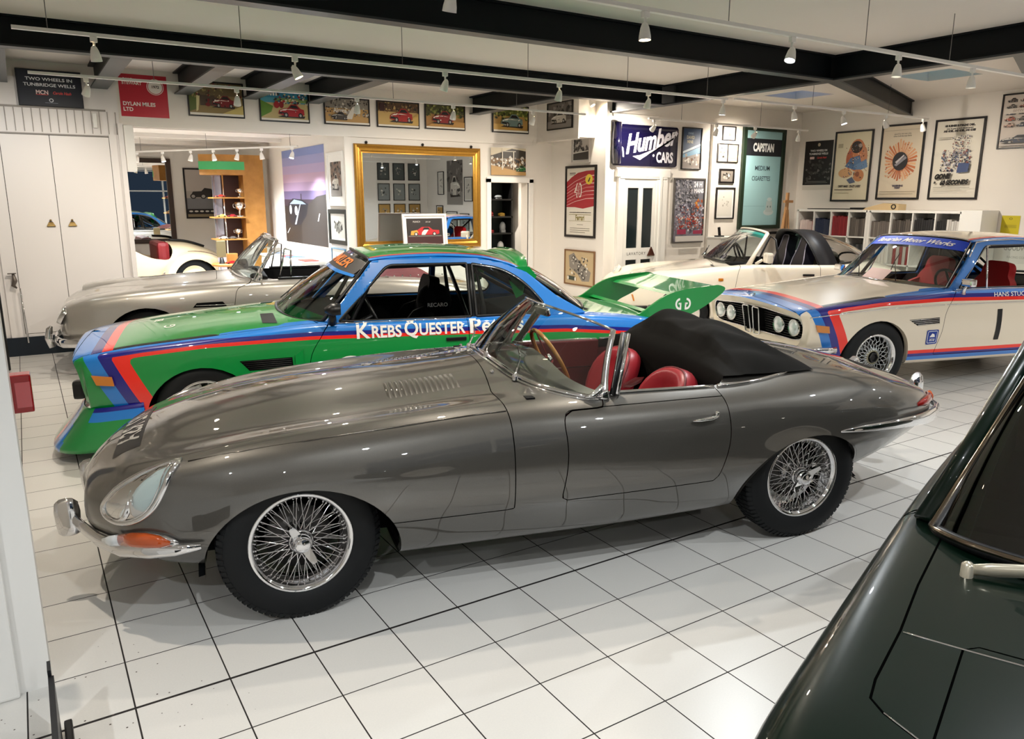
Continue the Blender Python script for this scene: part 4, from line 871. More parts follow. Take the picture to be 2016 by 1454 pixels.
# ---- metallic paint
def paint(name, col, metal=.0, rough=.35, flake=0., coat=1., cior=1.6):
    m = mat(name, col, rough, metal, coat, coatr=.01); m.node_tree.nodes['Principled BSDF'].inputs['Coat IOR'].default_value = cior
    if flake:
        nt = m.node_tree; b = nt.nodes['Principled BSDF']; tc = nt.nodes.new('ShaderNodeTexCoord'); v = nt.nodes.new('ShaderNodeTexVoronoi'); v.inputs['Scale'].default_value = 900
        nt.links.new(tc.outputs['Object'], v.inputs['Vector']); mx = nt.nodes.new('ShaderNodeMix'); mx.data_type = 'RGBA'; c = srgb(col)
        mx.inputs['A'].default_value = tuple(x*(1-flake) for x in c[:3])+(1,); mx.inputs['B'].default_value = tuple(min(1, x*(1+flake)) for x in c[:3])+(1,)
        nt.links.new(v.outputs['Color'], mx.inputs['Factor']); nt.links.new(mx.outputs['Result'], b.inputs['Base Color'])
    return m
def glass_mat(name, tint='#ffffff', rough=0.0, opacity=.08):
    """thin window glass: see-through with a reflecting surface"""
    if name in MATS: return MATS[name]
    m = bpy.data.materials.new(name); m.use_nodes = True; nt = m.node_tree; nt.nodes.clear(); N = nt.nodes.new
    o = N('ShaderNodeOutputMaterial'); t = N('ShaderNodeBsdfTransparent'); g = N('ShaderNodeBsdfGlossy'); mx = N('ShaderNodeMixShader'); fr = N('ShaderNodeFresnel'); ad = N('ShaderNodeMath')
    t.inputs[0].default_value = srgb(tint); g.inputs['Roughness'].default_value = rough; fr.inputs[0].default_value = 1.5; ad.operation = 'ADD'; ad.inputs[1].default_value = opacity
    nt.links.new(fr.outputs[0], ad.inputs[0]); nt.links.new(ad.outputs[0], mx.inputs[0]); nt.links.new(t.outputs[0], mx.inputs[1]); nt.links.new(g.outputs[0], mx.inputs[2]); nt.links.new(mx.outputs[0], o.inputs[0])
    MATS[name] = m; return m
M_GLASS = glass_mat('window_glass', '#dfe8e4', 0, .04)
M_SMOKE = glass_mat('tinted_glass', '#8fa39f', 0, .05)
# ================================================================== GREY ROADSTER
def build_roadster():
    car = thing('sports_car', 'gunmetal grey open two-seater with wire wheels and red seats, nearest in the showroom', 'car', (.846, .981, 0), math.radians(166.16))
    PT = paint('paint_gunmetal', '#504d48', .5, .42, .12, cior=1.8)
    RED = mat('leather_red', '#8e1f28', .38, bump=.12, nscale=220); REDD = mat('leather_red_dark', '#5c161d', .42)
    ST = [
     (-.885, [(.0, 0, .355), (.0, .10, .358), (.008, .18, .370), (.025, .23, .40), (.035, .25, .43), (.032, .235, .460), (.022, .195, .482), (.01, .145, .496), (.0, .095, .504), (0, .048, .508), (-.0, 0, .509)]),
     (-.872, [(.01, 0, .335), (.01, .11, .338), (.02, .20, .352), (.035, .26, .39), (.042, .285, .43), (.038, .268, .47), (.028, .225, .50), (.012, .165, .518), (.0, .105, .527), (0, .05, .532), (0, 0, .533)]),
     (-.835, [(0, .30), (.13, .302), (.255, .318), (.335, .368), (.365, .432), (.352, .488), (.30, .53), (.23, .556), (.14, .57), (.07, .577), (0, .578)]),
     (-.76, [(0, .27), (.18, .272), (.34, .285), (.445, .352), (.485, .435), (.472, .512), (.42, .572), (.335, .608), (.21, .624), (.10, .636), (0, .638)]),
     (-.63, [(0, .25), (.24, .25), (.47, .262), (.582, .34), (.625, .44), (.622, .54), (.575, .62), (.485, .66), (.33, .676), (.16, .695), (0, .70)]),
     (-.44, [(0, .235), (.3, .235), (.575, .245), (.685, .33), (.725, .44), (.724, .555), (.70, .645), (.60, .70), (.42, .712), (.2, .748), (0, .758)]),
     (-.22, [(0, .22), (.3, .22), (.62, .23), (.73, .33), (.78, .45), (.785, .575), (.75, .68), (.645, .745), (.45, .748), (.22, .79), (0, .802)]),
     (.02, [(0, .2), (.3, .2), (.64, .21), (.75, .33), (.80, .46), (.812, .59), (.778, .705), (.66, .775), (.46, .775), (.23, .822), (0, .837)]),
     (.42, [(0, .19), (.3, .19), (.655, .20), (.765, .32), (.82, .46), (.83, .60), (.79, .73), (.67, .808), (.46, .803), (.22, .858), (0, .872)]),
     (.86, [(0, .18), (.3, .18), (.66, .195), (.775, .32), (.828, .46), (.836, .61), (.80, .75), (.68, .828), (.46, .842), (.22, .888), (0, .903)]),
     (1.1, [(0, .18), (.3, .18), (.665, .195), (.78, .32), (.83, .46), (.84, .61), (.805, .75), (.69, .828), (.48, .862), (.24, .902), (0, .925)]),
     (1.4, [(0, .18), (.3, .18), (.67, .195), (.782, .32), (.832, .46), (.84, .61), (.808, .745), (.70, .822), (.5, .87), (.25, .905), (0, .925)]),
     (1.95, [(0, .19), (.3, .19), (.67, .205), (.78, .33), (.828, .47), (.834, .61), (.80, .74), (.69, .818), (.48, .865), (.24, .89), (0, .895)]),
     (2.3, [(0, .2), (.3, .2), (.66, .22), (.77, .35), (.822, .49), (.826, .63), (.785, .758), (.64, .83), (.42, .868), (.2, .882), (0, .887)]),
     (2.6, [(0, .22), (.3, .22), (.63, .25), (.75, .38), (.81, .52), (.808, .655), (.755, .775), (.61, .838), (.38, .862), (.18, .875), (0, .88)]),
     (2.95, [(0, .29), (.28, .29), (.57, .32), (.70, .42), (.765, .535), (.758, .655), (.705, .752), (.575, .80), (.36, .825), (.18, .836), (0, .84)]),
     (3.22, [(0, .35), (.25, .355), (.47, .375), (.62, .455), (.675, .545), (.668, .628), (.622, .695), (.51, .732), (.32, .76), (.16, .772), (0, .776)]),
     (3.41, [(0, .42), (.2, .42), (.36, .435), (.52, .49), (.575, .55), (.57, .605), (.53, .655), (.44, .682), (.28, .705), (.14, .715), (0, .718)]),
     (3.50, [(0, .46), (.17, .46), (.29, .47), (.42, .51), (.47, .552), (.465, .588), (.43, .62), (.36, .638), (.23, .652), (.11, .66), (0, .662)]),
     (3.535, [(0, .50), (.12, .50), (.20, .505), (.30, .53), (.34, .553), (.335, .575), (.31, .592), (.26, .603), (.17, .612), (.08, .617), (0, .618)]),
    ]
    G = loft(ST, 8, 7); v, f = grid_vf(G, True, False, True); pr = Probe(v, f); FR, RR = .0, 2.438
    fa = lambda s, y, z: math.hypot((s-(.02))/.392, (z-.245)/.338)-1
    ra = lambda s, y, z: math.hypot((s-2.45)/(.405 if s < 2.45 else .37), (z-.25)/.325)-1
    v, f = clip(v, f, lambda s, y, z: fa(s, y, z) if z < .7 else 1); v, f = clip(v, f, lambda s, y, z: ra(s, y, z) if z < .7 else 1)
    hole = rounded([(1.27, .0), (1.27, .50), (1.36, .665), (2.02, .665), (2.10, .45), (2.12, 0), (2.10, -.45), (2.02, -.665), (1.36, -.665), (1.27, -.5)], [0, .1, .08, .1, .1, 0, .1, .1, .08, .1])
    v, f = clip(v, f, lambda s, y, z: sdf_poly(hole, s, y) if z > .72 else 1)
    # bonnet: everything ahead of the scuttle, above the sill line
    bline = lambda s, y, z: min((.885+.008*max(0, (.80-z))/.4+ (.0 if abs(y) > .5 else .045*(1-(abs(y)/.5)**2)))-s, z-(.392 if s > .0 else -1))
    g = .0022
    bv, bf = clip(v, f, lambda s, y, z: bline(s, y, z)-g); rv, rf = clip(v, f, lambda s, y, z: -bline(s, y, z)-g)
    car_mesh('bonnet', bv, bf, PT, car, sharp=50)
    door = rounded([(1.108, .405), (1.90, .405), (1.955, .60), (1.95, .79), (1.94, .90), (1.36, .90), (1.34, .796), (1.12, .796), (1.135, .6)], [.0, .03, .2, .02, 0, 0, .03, .06, .3])
    dfun = lambda s, y, z: sdf_poly(door, s, z) if abs(y) > .60 else 1
    dv, df = clip(rv, rf, lambda s, y, z: -dfun(s, y, z)-g); rv, rf = clip(rv, rf, lambda s, y, z: dfun(s, y, z)-g)
    car_mesh('body', rv, rf, PT, car, sharp=50)
    for sg, nm in ((1, 'door'), (-1, 'door')):
        a, b_ = clip(dv, df, lambda s, y, z: y*sg); d = car_mesh(nm, a, b_, PT, car, sharp=50)
        h = MB(); hp = pr.side(1.82, .725, 0, sg)
        pts = [L_((s_, pr.side(s_, z_, .0, sg)[1]+off*sg, z_)) for s_, z_, off in ((1.745, .713, .008), (1.78, .718, .024), (1.83, .722, .028), (1.865, .726, .026), (1.875, .727, .004))]
        h.tube(pts, [.004, .007, .009, .008, .006], 10, sx=1.6); h.ball(L_((1.872, hp[1]+.016*sg, .738)), .013, 10); h.build('door_handle', M_CHROME, d)
        c = MB(); p2 = [L_((s_, sg*.668, .835-.012*(s_-1.38)/.6)) for s_ in np.linspace(1.38, 1.945, 12)]
        c.tube(p2, .011, 8, sx=1.2); c.build('door_top_trim', M_CHROME, d)
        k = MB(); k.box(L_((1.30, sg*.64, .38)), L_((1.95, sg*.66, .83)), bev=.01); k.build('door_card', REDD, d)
        k = MB(); k.tube([L_((1.34, sg*.634, .66)), L_((1.9, sg*.634, .66))], .004, 6); k.build('card_strip', M_CHROME, d)
    # seams showing dark
    b = MB()
    for sg in (1, -1):
        b.tube(seam(pr, door[:-1]+[door[0]] if False else [p for p in door if p[1] < .80]+[door[0]], .003, True, sg, -.004), .0035, 5)
        b.tube(seam(pr, [(.893, .392), (.893, .60), (.888, .72), (.885, .815)], .003, True, sg, -.004), .0035, 5)
        b.tube(seam(pr, [(.40, .392), (.893, .392)], .003, True, sg, -.004), .0035, 5)
    b.tube([L_(pr.top(.885+.045*(1-(y/.5)**2) if abs(y) < .5 else .885, y, -.004)) for y in np.linspace(-.69, .69, 40)], .0035, 5)
    b.build('panel_gaps', M_GAP, car)
    # chrome bead along the top of each front wing
    b = MB()
    for sg in (1, -1):
        pts = [L_(pr.near((s_, y_*sg, z_), .001)) for s_, y_, z_ in ((-.40, .655, .705), (-.2, .70, .74), (.05, .725, .765), (.4, .735, .79), (.7, .735, .81), (.88, .735, .815))]
        MB().tube([Vector(p) for p in pts], .0028, 6).build('wing_bead', mat('bead', '#5b5752', .2, .8), car)
    arch_parts(car, pr, .02, .245, .392, .338, PT, .045, M_LINER); arch_parts(car, pr, 2.45, .25, .388, .325, PT, .045, M_LINER, zmin=.24)
    MB().box(L_((.42, -.62, .19)), L_((2.05, .62, .24))).build('underbody', M_LINER, car)
    # wheels
    W_ = wire_wheel(.325, .165, .203)
    for s_, z_ in ((0, .325), (2.465, .325)):
        for sg in (1, -1): place_wheel(car, W_, s_, .655*sg, z_, (.10 if s_ == 0 else 0), .5 if s_ == 0 else -.9)
    # bonnet louvres
    for sg in (1, -1):
        b = MB()
        for i in range(14):
            s0 = .43+i*.0245; y0, y1 = .235, .395
            vs = []
            for y in np.linspace(y0, y1, 7):
                e = math.sin(PI*(y-y0)/(y1-y0))**.4
                for ds, dz in ((0, 0), (.008, .007*e), (.016, .010*e), (.0185, .0)): p = pr.top(s0+ds, y*sg, dz-.0005); vs.append(L_(p))
            b.add(vs, [(j*4+k, j*4+k+1, j*4+k+5, j*4+k+4) for j in range(6) for k in range(3)], 0, True)
        b.build('bonnet_louvres', PT, car)
    # mouth and badge bar
    b = MB(); 
    n = 24; vs = [L_((-.80, .225*math.cos(2*PI*k/n), .432+.062*math.sin(2*PI*k/n))) for k in range(n)]; b.poly(vs)
    ring = [(-.878, .250*math.cos(t), .432+.078*math.sin(t)) for t in np.linspace(0, 2*PI, 25)[:-1]]
    vs = [L_((p[0]+.045*(abs(p[1])/.27)**2, p[1], p[2])) for p in ring]+[L_((-.76, p[1]*.9, .432+(p[2]-.432)*.85)) for p in ring]
    b.add(vs, [(i, (i+1) % 24, 24+(i+1) % 24, 24+i) for i in range(24)], 0, True); b.build('air_intake', M_DARK, car)
    b = MB(); b.tube([L_((-.875+.05*(y/.26)**2, y, .432)) for y in np.linspace(-.24, .24, 9)], .009, 10); b.lathe([(0, .018), (.03, .016), (.034, .0)], 20, 'x', M=Matrix.Translation((.872, 0, .432))); b.build('badge_bar', M_CHROME, car)
    # headlamps under fared-in covers
    HL = [(-.428, .632, .700), (-.533, .613, .664), (-.632, .582, .612), (-.70, .535, .545), (-.728, .512, .50), (-.722, .528, .468), (-.683, .579, .455), (-.616, .637, .470), (-.558, .673, .507), (-.516, .691, .556), (-.474, .688, .632)]
    GLC = glass_mat('lamp_cover', '#eef4f4', 0, .06)
    for sg in (1, -1):
        o = [Vector((p[0], p[1]*sg, p[2])) for p in HL]; n0 = len(o); dn = []
        for i in range(n0):
            for k in range(4):
                t = k/4; p0, p1, p2, p3 = o[i-1], o[i], o[(i+1) % n0], o[(i+2) % n0]
                dn.append(.5*((2*p1)+(p2-p0)*t+(2*p0-5*p1+4*p2-p3)*t*t+(3*p1-p0-3*p2+p3)*t**3) if i != n0-1 and i != 0 else p1.lerp(p2, t))
        N = len(dn); c = sum(dn, Vector())/N; c.x += .0
        def patch(d0, bulge, sc=1., rings=6):
            vs = []; fs = []
            for r in range(rings+1):
                t = r/rings*sc
                for p in dn: vs.append(L_(pr.near(c+(p-c)*t, d0+bulge*(1-(r/rings)**2))))
            for r in range(rings):
                for k in range(N): fs.append((r*N+k, r*N+(k+1) % N, (r+1)*N+(k+1) % N, (r+1)*N+k))
            return vs, fs
        hl = MB().add(*patch(.003, .0), 0, True).build('headlamp', mat('lamp_bowl_pale', '#cfdadb', .35, .1), car)
        hc = Vector(pr.near(Vector((-.645, .59*sg, .53)), -.012)); q = Vector((-(-1.), .33*sg, .42)).to_track_quat('Z', 'Y').to_matrix().to_4x4(); M = Matrix.Translation(L_(hc)) @ q
        MB().lathe([(.060, -.02), (.058, .004), (.052, .008), (.04, .012), (.0, .02)], 32, 'z', M=M).build('headlamp_lens', mat('lens_glass', '#e6eef0', .12, .4, 1), hl)
        MB().lathe([(.058, .0), (.062, .010), (.067, .006), (.068, -.01)], 32, 'z', M=M).build('headlamp_ring', M_CHROME, hl)
        MB().add(*patch(.005, .018), 0, True).build('lamp_cover', GLC, hl)
        MB().tube([L_(pr.near(p, .004)) for p in dn], .0125, 10, closed=True).build('cover_surround', M_CHROME, hl)
        MB().tube([L_(pr.near(c+(p-c)*.86, .012)) for p in dn], .003, 6, closed=True).build('cover_seal', M_CHROME, hl)
        # quarter bumper, overrider and lamps
        bp = [(-.37, .748, .378), (-.47, .725, .366), (-.57, .672, .352), (-.68, .585, .338), (-.78, .45, .334), (-.85, .34, .345), (-.90, .27, .365)]
        bm_ = MB().tube([L_((p[0], p[1]*sg, p[2])) for p in bp], [.012, .024, .030, .032, .032, .030, .026], 14, up=(0, 0, 1), sx=.55).build('front_bumper', M_CHROME, car)
        b = MB(); b.lathe([(.0, .0), (.02, .002), (.028, .012), (.032, .05), (.034, .10), (.030, .14), (.018, .155), (0, .16)], 20, 'z', M=Matrix.Translation(L_((-.925, .265*sg, .295))) @ Matrix.Diagonal((1.5, .75, 1.05, 1))); b.build('overrider', M_CHROME, bm_)
        ip = [(-.665, .590, .384), (-.61, .640, .398), (-.56, .675, .404), (-.51, .703, .404), (-.47, .718, .398)]
        MB().tube([L_((p[0]-.012, p[1]*sg+.008*sg, p[2])) for p in ip], [.024, .031, .032, .026, .008], 14, up=(0, 0, 1), sx=.6).build('indicator', mat('amber_lens', '#b4490e', .15, 0, 1), car)
        MB().tube([L_((p[0]-.010, p[1]*sg+.008*sg, p[2])) for p in [(-.735, .545, .370), (-.705, .570, .376), (-.665, .592, .384)]], [.012, .022, .024], 14, up=(0, 0, 1), sx=.6).build('side_lamp', mat('clear_lens', '#d4d8da', .1, .3, 1), car)
        MB().tube([L_((p[0]+.004, p[1]*sg, p[2]-.006)) for p in [(-.75, .525, .363)]+ip+[(-.45, .722, .393)]], [.012, .026, .034, .036, .030, .018, .006], 12, up=(0, 0, 1), sx=.55).build('lamp_base', M_CHROME, car)
        # rear bumper and lamps
        rp = [(2.60, .812, .578), (2.75, .814, .582), (2.94, .795, .578), (3.12, .75, .568), (3.27, .69, .555), (3.42, .60, .54), (3.55, .50, .53), (3.62, .38, .53), (3.655, .25, .535)]
        rb_ = MB().tube([L_((p[0], p[1]*sg, p[2])) for p in rp], [.006, .018, .024, .030, .036, .040, .040, .038, .034], 14, up=(0, 0, 1), sx=.5).build('rear_bumper', M_CHROME, car)
        MB().lathe([(.0, .0), (.03, .004), (.036, .05), (.036, .12), (.028, .16), (.012, .178), (0, .18)], 20, 'z', M=Matrix.Translation(L_((3.64, .26*sg, .50))) @ Matrix.Diagonal((1.3, .8, 1.05, 1))).build('overrider', M_CHROME, rb_)
        tp = [(3.22, .655, .625), (3.33, .605, .622), (3.43, .535, .618), (3.50, .46, .612)]
        MB().tube([L_((p[0]+.012, p[1]*sg+.008*sg, p[2])) for p in tp], [.010, .026, .03, .022], 12, up=(0, 0, 1), sx=.6).build('tail_lamp', mat('red_lens', '#8e1410', .15, 0, 1), car)
        MB().tube([L_((p[0]+.016, p[1]*sg+.010*sg, p[2]+.004)) for p in tp[2:]+[(3.53, .40, .60)]], [.026, .024, .008], 12, up=(0, 0, 1), sx=.6).build('rear_indicator', mat('amber_lens', '#b4490e', .15, 0, 1), car)
    # registration lettering across the nose
    def nose(y, t): return L_(pr.near(pr.top(-.665+t, y), .0015))
    b = MB(); vs = []
    for i in range(15):
        for j in range(5): vs.append(nose(-.33+.66*i/14, -.055+.11*j/4))
    pl = b.add(vs, [(i*5+j, i*5+j+1, i*5+j+6, i*5+j+5) for i in range(14) for j in range(4)], 0, True).build('number_plate', M_BLK, car)
    tv, tf = text_geo('492 RSA', .135, 0, 0, .003, sx=.98)
    MB().add([L_(pr.near(pr.top(-.665-yy*.95, xx), .003)) for xx, yy, _ in tv], tf).build('lettering', mat('plate_silver', '#c4c2bd', .3, .5), pl)
    # windscreen
    base = [(.99, 0, .925), (1.005, .2, .912), (1.035, .36, .888), (1.09, .50, .866), (1.17, .615, .85), (1.27, .685, .835), (1.35, .705, .828)]
    topc = [(1.285, 0, 1.175), (1.295, .15, 1.172), (1.325, .28, 1.162), (1.365, .38, 1.148), (1.405, .46, 1.132), (1.44, .52, 1.115), (1.462, .55, 1.104)]
    full = lambda c: [(p[0], -p[1], p[2]) for p in reversed(c[1:])]+c
    bb, tt = akima(np.arange(13), np.array(full(base)), np.linspace(0, 12, 49)), akima(np.arange(13), np.array(full(topc)), np.linspace(0, 12, 49)); vs = []
    for j in range(9):
        t = j/8
        for i in range(49): p = bb[i]*(1-t)+tt[i]*t; vs.append((-(p[0]-.018*math.sin(PI*t)), p[1], p[2]+.01*math.sin(PI*t)))
    ws = MB().add(vs, [(j*49+i, j*49+i+1, (j+1)*49+i+1, (j+1)*49+i) for j in range(8) for i in range(48)], 0, True).build('windscreen', M_GLASS, car)
    b = MB(); b.tube([(-p[0], p[1], p[2]) for p in bb], .012, 10); b.tube([(-p[0]+.022, p[1]*1.012, p[2]-.008) for p in bb], .006, 8); b.tube([(-p[0], p[1], p[2]) for p in tt], .006, 8)
    for sg in (1, -1):
        P0, P1 = Vector((-1.352, .708*sg, .815)), Vector((-1.466, .552*sg, 1.106)); up = (1, 0, 0)
        b.tube([P0+(P1-P0)*t+Vector((.012*math.sin(PI*t), 0, 0)) for t in np.linspace(0, 1, 8)], [.030, .021, .018, .017, .016, .015, .015, .014], 12, up=up, sx=.6)
        b.tube([P0+Vector((.09, -.005*sg, .018)), P0+Vector((.05, -.004*sg, .024)), P0+Vector((.02, -.004*sg, .05)), P0+(P1-P0)*.25+Vector((.012, 0, 0))], [.008, .016, .015, .008], 8)
    b.build('screen_frame', M_CHROME, ws)
    for sg in (1, -1):
        b = MB(); b.tube([(-1.425, .69*sg, .83), (-1.548, .545*sg, 1.08)], [.013, .011], 8); b.tube([(-1.395, .694*sg, .83), (-1.512, .548*sg, 1.09)], [.007, .006], 6); b.build('window_channel', M_CHROME, ws)
        MB().tube([(-1.40, .692*sg, .83), (-1.522, .548*sg, 1.085)], [.013, .012], 6).build('channel_seal', M_BLK, ws)
    b = MB(); b.tube([(-1.06, .0, .915), (-1.27, 0, 1.165)], .0028, 6); b.build('mirror_rod', M_CHROME, ws)
    m_ = MB().box((-.012, -.07, -.02), (.012, .07, .025), bev=.01); o = m_.build('rear_view_mirror', M_CHROME, ws); o.location = (-1.33, -.02, 1.12); o.rotation_euler = (0, .3, .1)
    # wipers
    for y in (-.34, .08, .42):
        p = Vector(pr.top(.985+.08*y*y*3, y, .012)); e = Vector((1.05+abs(y)*.22, y-.30, .955)); b = MB()
        b.lathe([(.016, -.01), (.015, .012), (.009, .02), (0, .022)], 12, 'z', M=Matrix.Translation(L_(p))); b.tube([L_(p+Vector((0, 0, .012))), L_(p.lerp(e, .5)+Vector((.02, 0, .022))), L_(e+Vector((.0, 0, .012)))], [.005, .0035, .0025], 6)
        b.tube([L_(e+Vector((-.0, .13, -.01))), L_(e), L_(e+Vector((.03, -.11, .01)))], .0032, 6); b.build('wiper', M_CHROME, car)
    for y in (-.12, .3): MB().ball(L_(pr.top(.95, y, .006)), .012, 8).build('washer_jet', M_CHROME, car)
    # interior
    MB().box(L_((1.25, -.64, .25)), L_((2.15, .64, .32))).build('cabin_floor', M_BLKM, car)
    MB().box(L_((1.0, -.66, .34)), L_((1.04, .66, .84))).build('front_bulkhead', M_BLKM, car); MB().box(L_((2.12, -.66, .3)), L_((2.16, .66, .83))).build('rear_bulkhead', M_BLKM, car)
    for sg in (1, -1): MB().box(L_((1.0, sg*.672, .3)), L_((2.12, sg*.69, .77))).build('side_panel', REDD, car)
    vs = []; 
    for i in range(17):
        y = -.66+1.32*i/16
        for ds, z in ((1.02+.32*(abs(y)/.66)**3*.9, .86), (1.22, .868), (1.285, .855), (1.30, .83), (1.29, .70)): vs.append((-max(ds, 1.02), y, z-.05*(abs(y)/.66)**2))
    MB().add(vs, [(i*5+j, i*5+j+1, i*5+j+6, i*5+j+5) for i in range(16) for j in range(4)], 0, True).build('dashboard', M_BLKM, car)
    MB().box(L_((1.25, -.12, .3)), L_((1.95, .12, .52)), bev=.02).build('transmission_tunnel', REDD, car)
    sw = MB(); M = Matrix.Translation(L_((1.50, -.34, .79))) @ Matrix.Rotation(math.radians(-62), 4, 'Y')
    sw.tube([M @ Vector((.195*math.cos(t), .195*math.sin(t), 0)) for t in np.linspace(0, 2*PI, 41)[:-1]], .0125, 10, closed=True); sw = sw.build('steering_wheel', mat('wheel_wood', '#b07a3c', .25, 0, 1), car)
    b = MB(); 
    for a in (.2, 2.3, 4.4): b.box((.03, -.012, -.012), (.19, .012, -.008), M=M @ Matrix.Rotation(a, 4, 'Z'))
    b.lathe([(.035, -.01), (.03, .008), (0, .012)], 16, 'z', M=M); b.tube([M @ Vector((0, 0, -.02)), M @ Vector((0, 0, -.22))], .02, 8); b.build('steering_wheel_spokes', M_CHROME, sw)
    def seat(y0):
        M = Matrix.Translation(L_((1.93, y0, .615))) @ Matrix.Rotation(math.radians(-20), 4, 'Y'); n = 28; vs = []; fs = []
        prof = [(.052, .0), (.050, .35), (.060, .62), (.072, .82), (.062, .94), (.03, 1.0), (-.015, 1.0), (-.045, .93), (-.055, .6), (-.058, 0)]
        for x, r in prof:
            for k in range(n):
                t = 2*PI*k/n; c_, s_ = math.cos(t), math.sin(t); yy = .212*r*math.copysign(abs(c_)**.85, c_)*(1-.10*max(0, s_)); zz = .225*r*math.copysign(abs(s_)**.8, s_); vs.append(M @ Vector((x+.05*(yy/.2)**2, yy, zz)))
        fs = [(i*n+k, i*n+(k+1) % n, (i+1)*n+(k+1) % n, (i+1)*n+k) for i in range(len(prof)-1) for k in range(n)]
        sb = MB().add(vs, fs, 0, True).build('seat', RED, car)
        MB().tube([vs[5*n+k]+Vector((.012, 0, 0)) for k in range(n)], .0055, 6, closed=True).build('seat_piping', REDD, sb)
        MB().box(L_((1.34, y0-.2, .34)), L_((1.76, y0+.2, .46)), bev=.04).build('seat_cushion', RED, sb)
    seat(.31); seat(-.31)
    b = MB(); b.prism([L_((1.80, .02, .70)), L_((1.84, .06, .735)), L_((1.90, .05, .73)), L_((1.91, .0, .69)), L_((1.86, -.02, .66)), L_((1.81, -.01, .67))], (-.004, .012, .01)); b.build('pale_hexagon', mat('hexagon_pale', '#d8d2c6', .4), car)  # small pale hexagonal piece between the seats
    # folded hood under its black cover
    vs = []; n1, n2 = 34, 41
    for i in range(n1):
        u = i/(n1-1)
        for j in range(n2):
            q = -1+2*j/(n2-1); a = abs(q); w_ = .62-.06*max(0, u-.5)
            s0 = 2.03+.03*(1-a*a); s1 = 2.64-.05*a**2
            if u < .18: s_ = s0; k = u/.18; z_ = .55+(.835-.55)*k
            else:
                k = (u-.18)/.82; s_ = s0+(s1-s0)*k; dk = pr.top(max(s_, 2.14), q*min(w_, .60))[2]; fl = .835*(1-k)+dk*k
                H = .125*math.sin(PI*min(1, k*.98)**.75)*(1-a**2.6)+.06*math.exp(-((q+.62)/.30)**2)*math.sin(PI*k)+.018*(1-k)
                wr = .010*math.sin(8*q+9*k+3*math.sin(4*k))+.006*math.sin(15*q-12*k)+.014*math.exp(-((q-.30-.55*k)/.06)**2)-.012*math.exp(-((q-.62-.2*k)/.06)**2)
                z_ = max(fl, dk if s_ > 2.14 else 0)+.006+H+wr*(1-a**6)*min(1, k*5)*min(1, (1-k)*5)
            vs.append(L_((s_, q*w_, z_)))
    MB().add(vs, [(i*n2+j, i*n2+j+1, (i+1)*n2+j+1, (i+1)*n2+j) for i in range(n1-1) for j in range(n2-1)], 0, True).build('hood_cover', mat('mohair_black', '#0b0a08', .85, spec=.15, bump=.3, nscale=300), car)
    # chrome strip behind the doors
    for sg in (1, -1): MB().tube([L_((s_, sg*(.672-.10*((s_-1.96)/.5)**2), pr.top(s_, sg*(.672-.10*((s_-1.96)/.5)**2))[2]+.004)) for s_ in np.linspace(1.97, 2.44, 12)], .009, 8).build('deck_trim', M_CHROME, car)
    return car, pr
ROADSTER, RPR = build_roadster()
# ================================================================== RACING COUPES
def mesh_wheel(rr=.205, R=.315, w=.22, gold=False, tag_='a'):
    key = ('bbs', tag_)
    if key in WM: return WM[key]
    t = tyre_mb(R, w, rr).mesh('tyre'); t.materials.append(M_RUB); h = w/2
    silver = mat('wheel_silver', '#b9bcbd', .25, .85)
    b = MB(); b.lathe([(rr-.005, -h*.7), (rr-.02, -h*.5), (rr-.03, h*.1), (rr-.025, h*.5), (rr-.012, h*.78), (rr+.004, h*.84), (rr+.012, h*.93), (rr+.005, h*.99), (rr-.008, h*.94), (rr-.016, h*.70), (rr-.032, h*.36)], 60, 'y'); rim = b.mesh('rim'); rim.materials.append(M_CHROME)
    b = MB(); n = 20
    for k in range(n):
        for sg in (1, -1):
            a = 2*PI*k/n; pts = []
            for i in range(6):
                u = i/5; r = .062+(rr-.03-.062)*u; w_ = a+sg*(.50*u); pts.append((r*math.cos(w_), h*.62-.022*math.sin(PI*u)-.03*(u > .95), r*math.sin(w_)))
            b.tube(pts, .0042, 5, caps=False)
    sp = b.mesh('mesh_spokes'); sp.materials.append(silver)
    b = MB(); b.lathe([(.075, h*.2), (.072, h*.55), (.062, h*.66), (.055, h*.70), (.05, h*.62)], 28, 'y'); hb = b.mesh('wheel_centre'); hb.materials.append(mat('centre_gold', '#8f8a74', .35, .7))
    b = MB(); b.lathe([(.05, h*.55), (.048, h*.78), (.042, h*.84), (.034, h*.84), (.030, h*.7), (0, h*.7)], 6, 'y', sm=False); nt = b.mesh('hex_nut'); nt.materials.append(M_BLK)
    b = MB(); b.lathe([(.0, -.02), (.15, -.02), (.15, -.035), (0, -.035)], 36, 'y'); bd = b.mesh('brake_disc'); bd.materials.append(mat('brake_steel'))
    WM[key] = [('tyre', t), ('rim', rim), ('mesh_spokes', sp), ('wheel_centre', hb), ('hex_nut', nt), ('brake_disc', bd)]
    return WM[key]
def split(v, f, fn): return clip(v, f, fn), clip(v, f, lambda s, y, z: -fn(s, y, z))
def lerp_tab(t):
    xs = [a for a, _ in t]; ys = [b for _, b in t]
    return lambda s: float(np.interp(s, xs, ys))
def coloured(pieces):
    v = []; f = []; mi = []
    for (pv, pf), m in pieces:
        b = len(v); v += pv; f += [tuple(b+i for i in q) for q in pf]; mi += [m]*len(pf)
    return v, f, mi
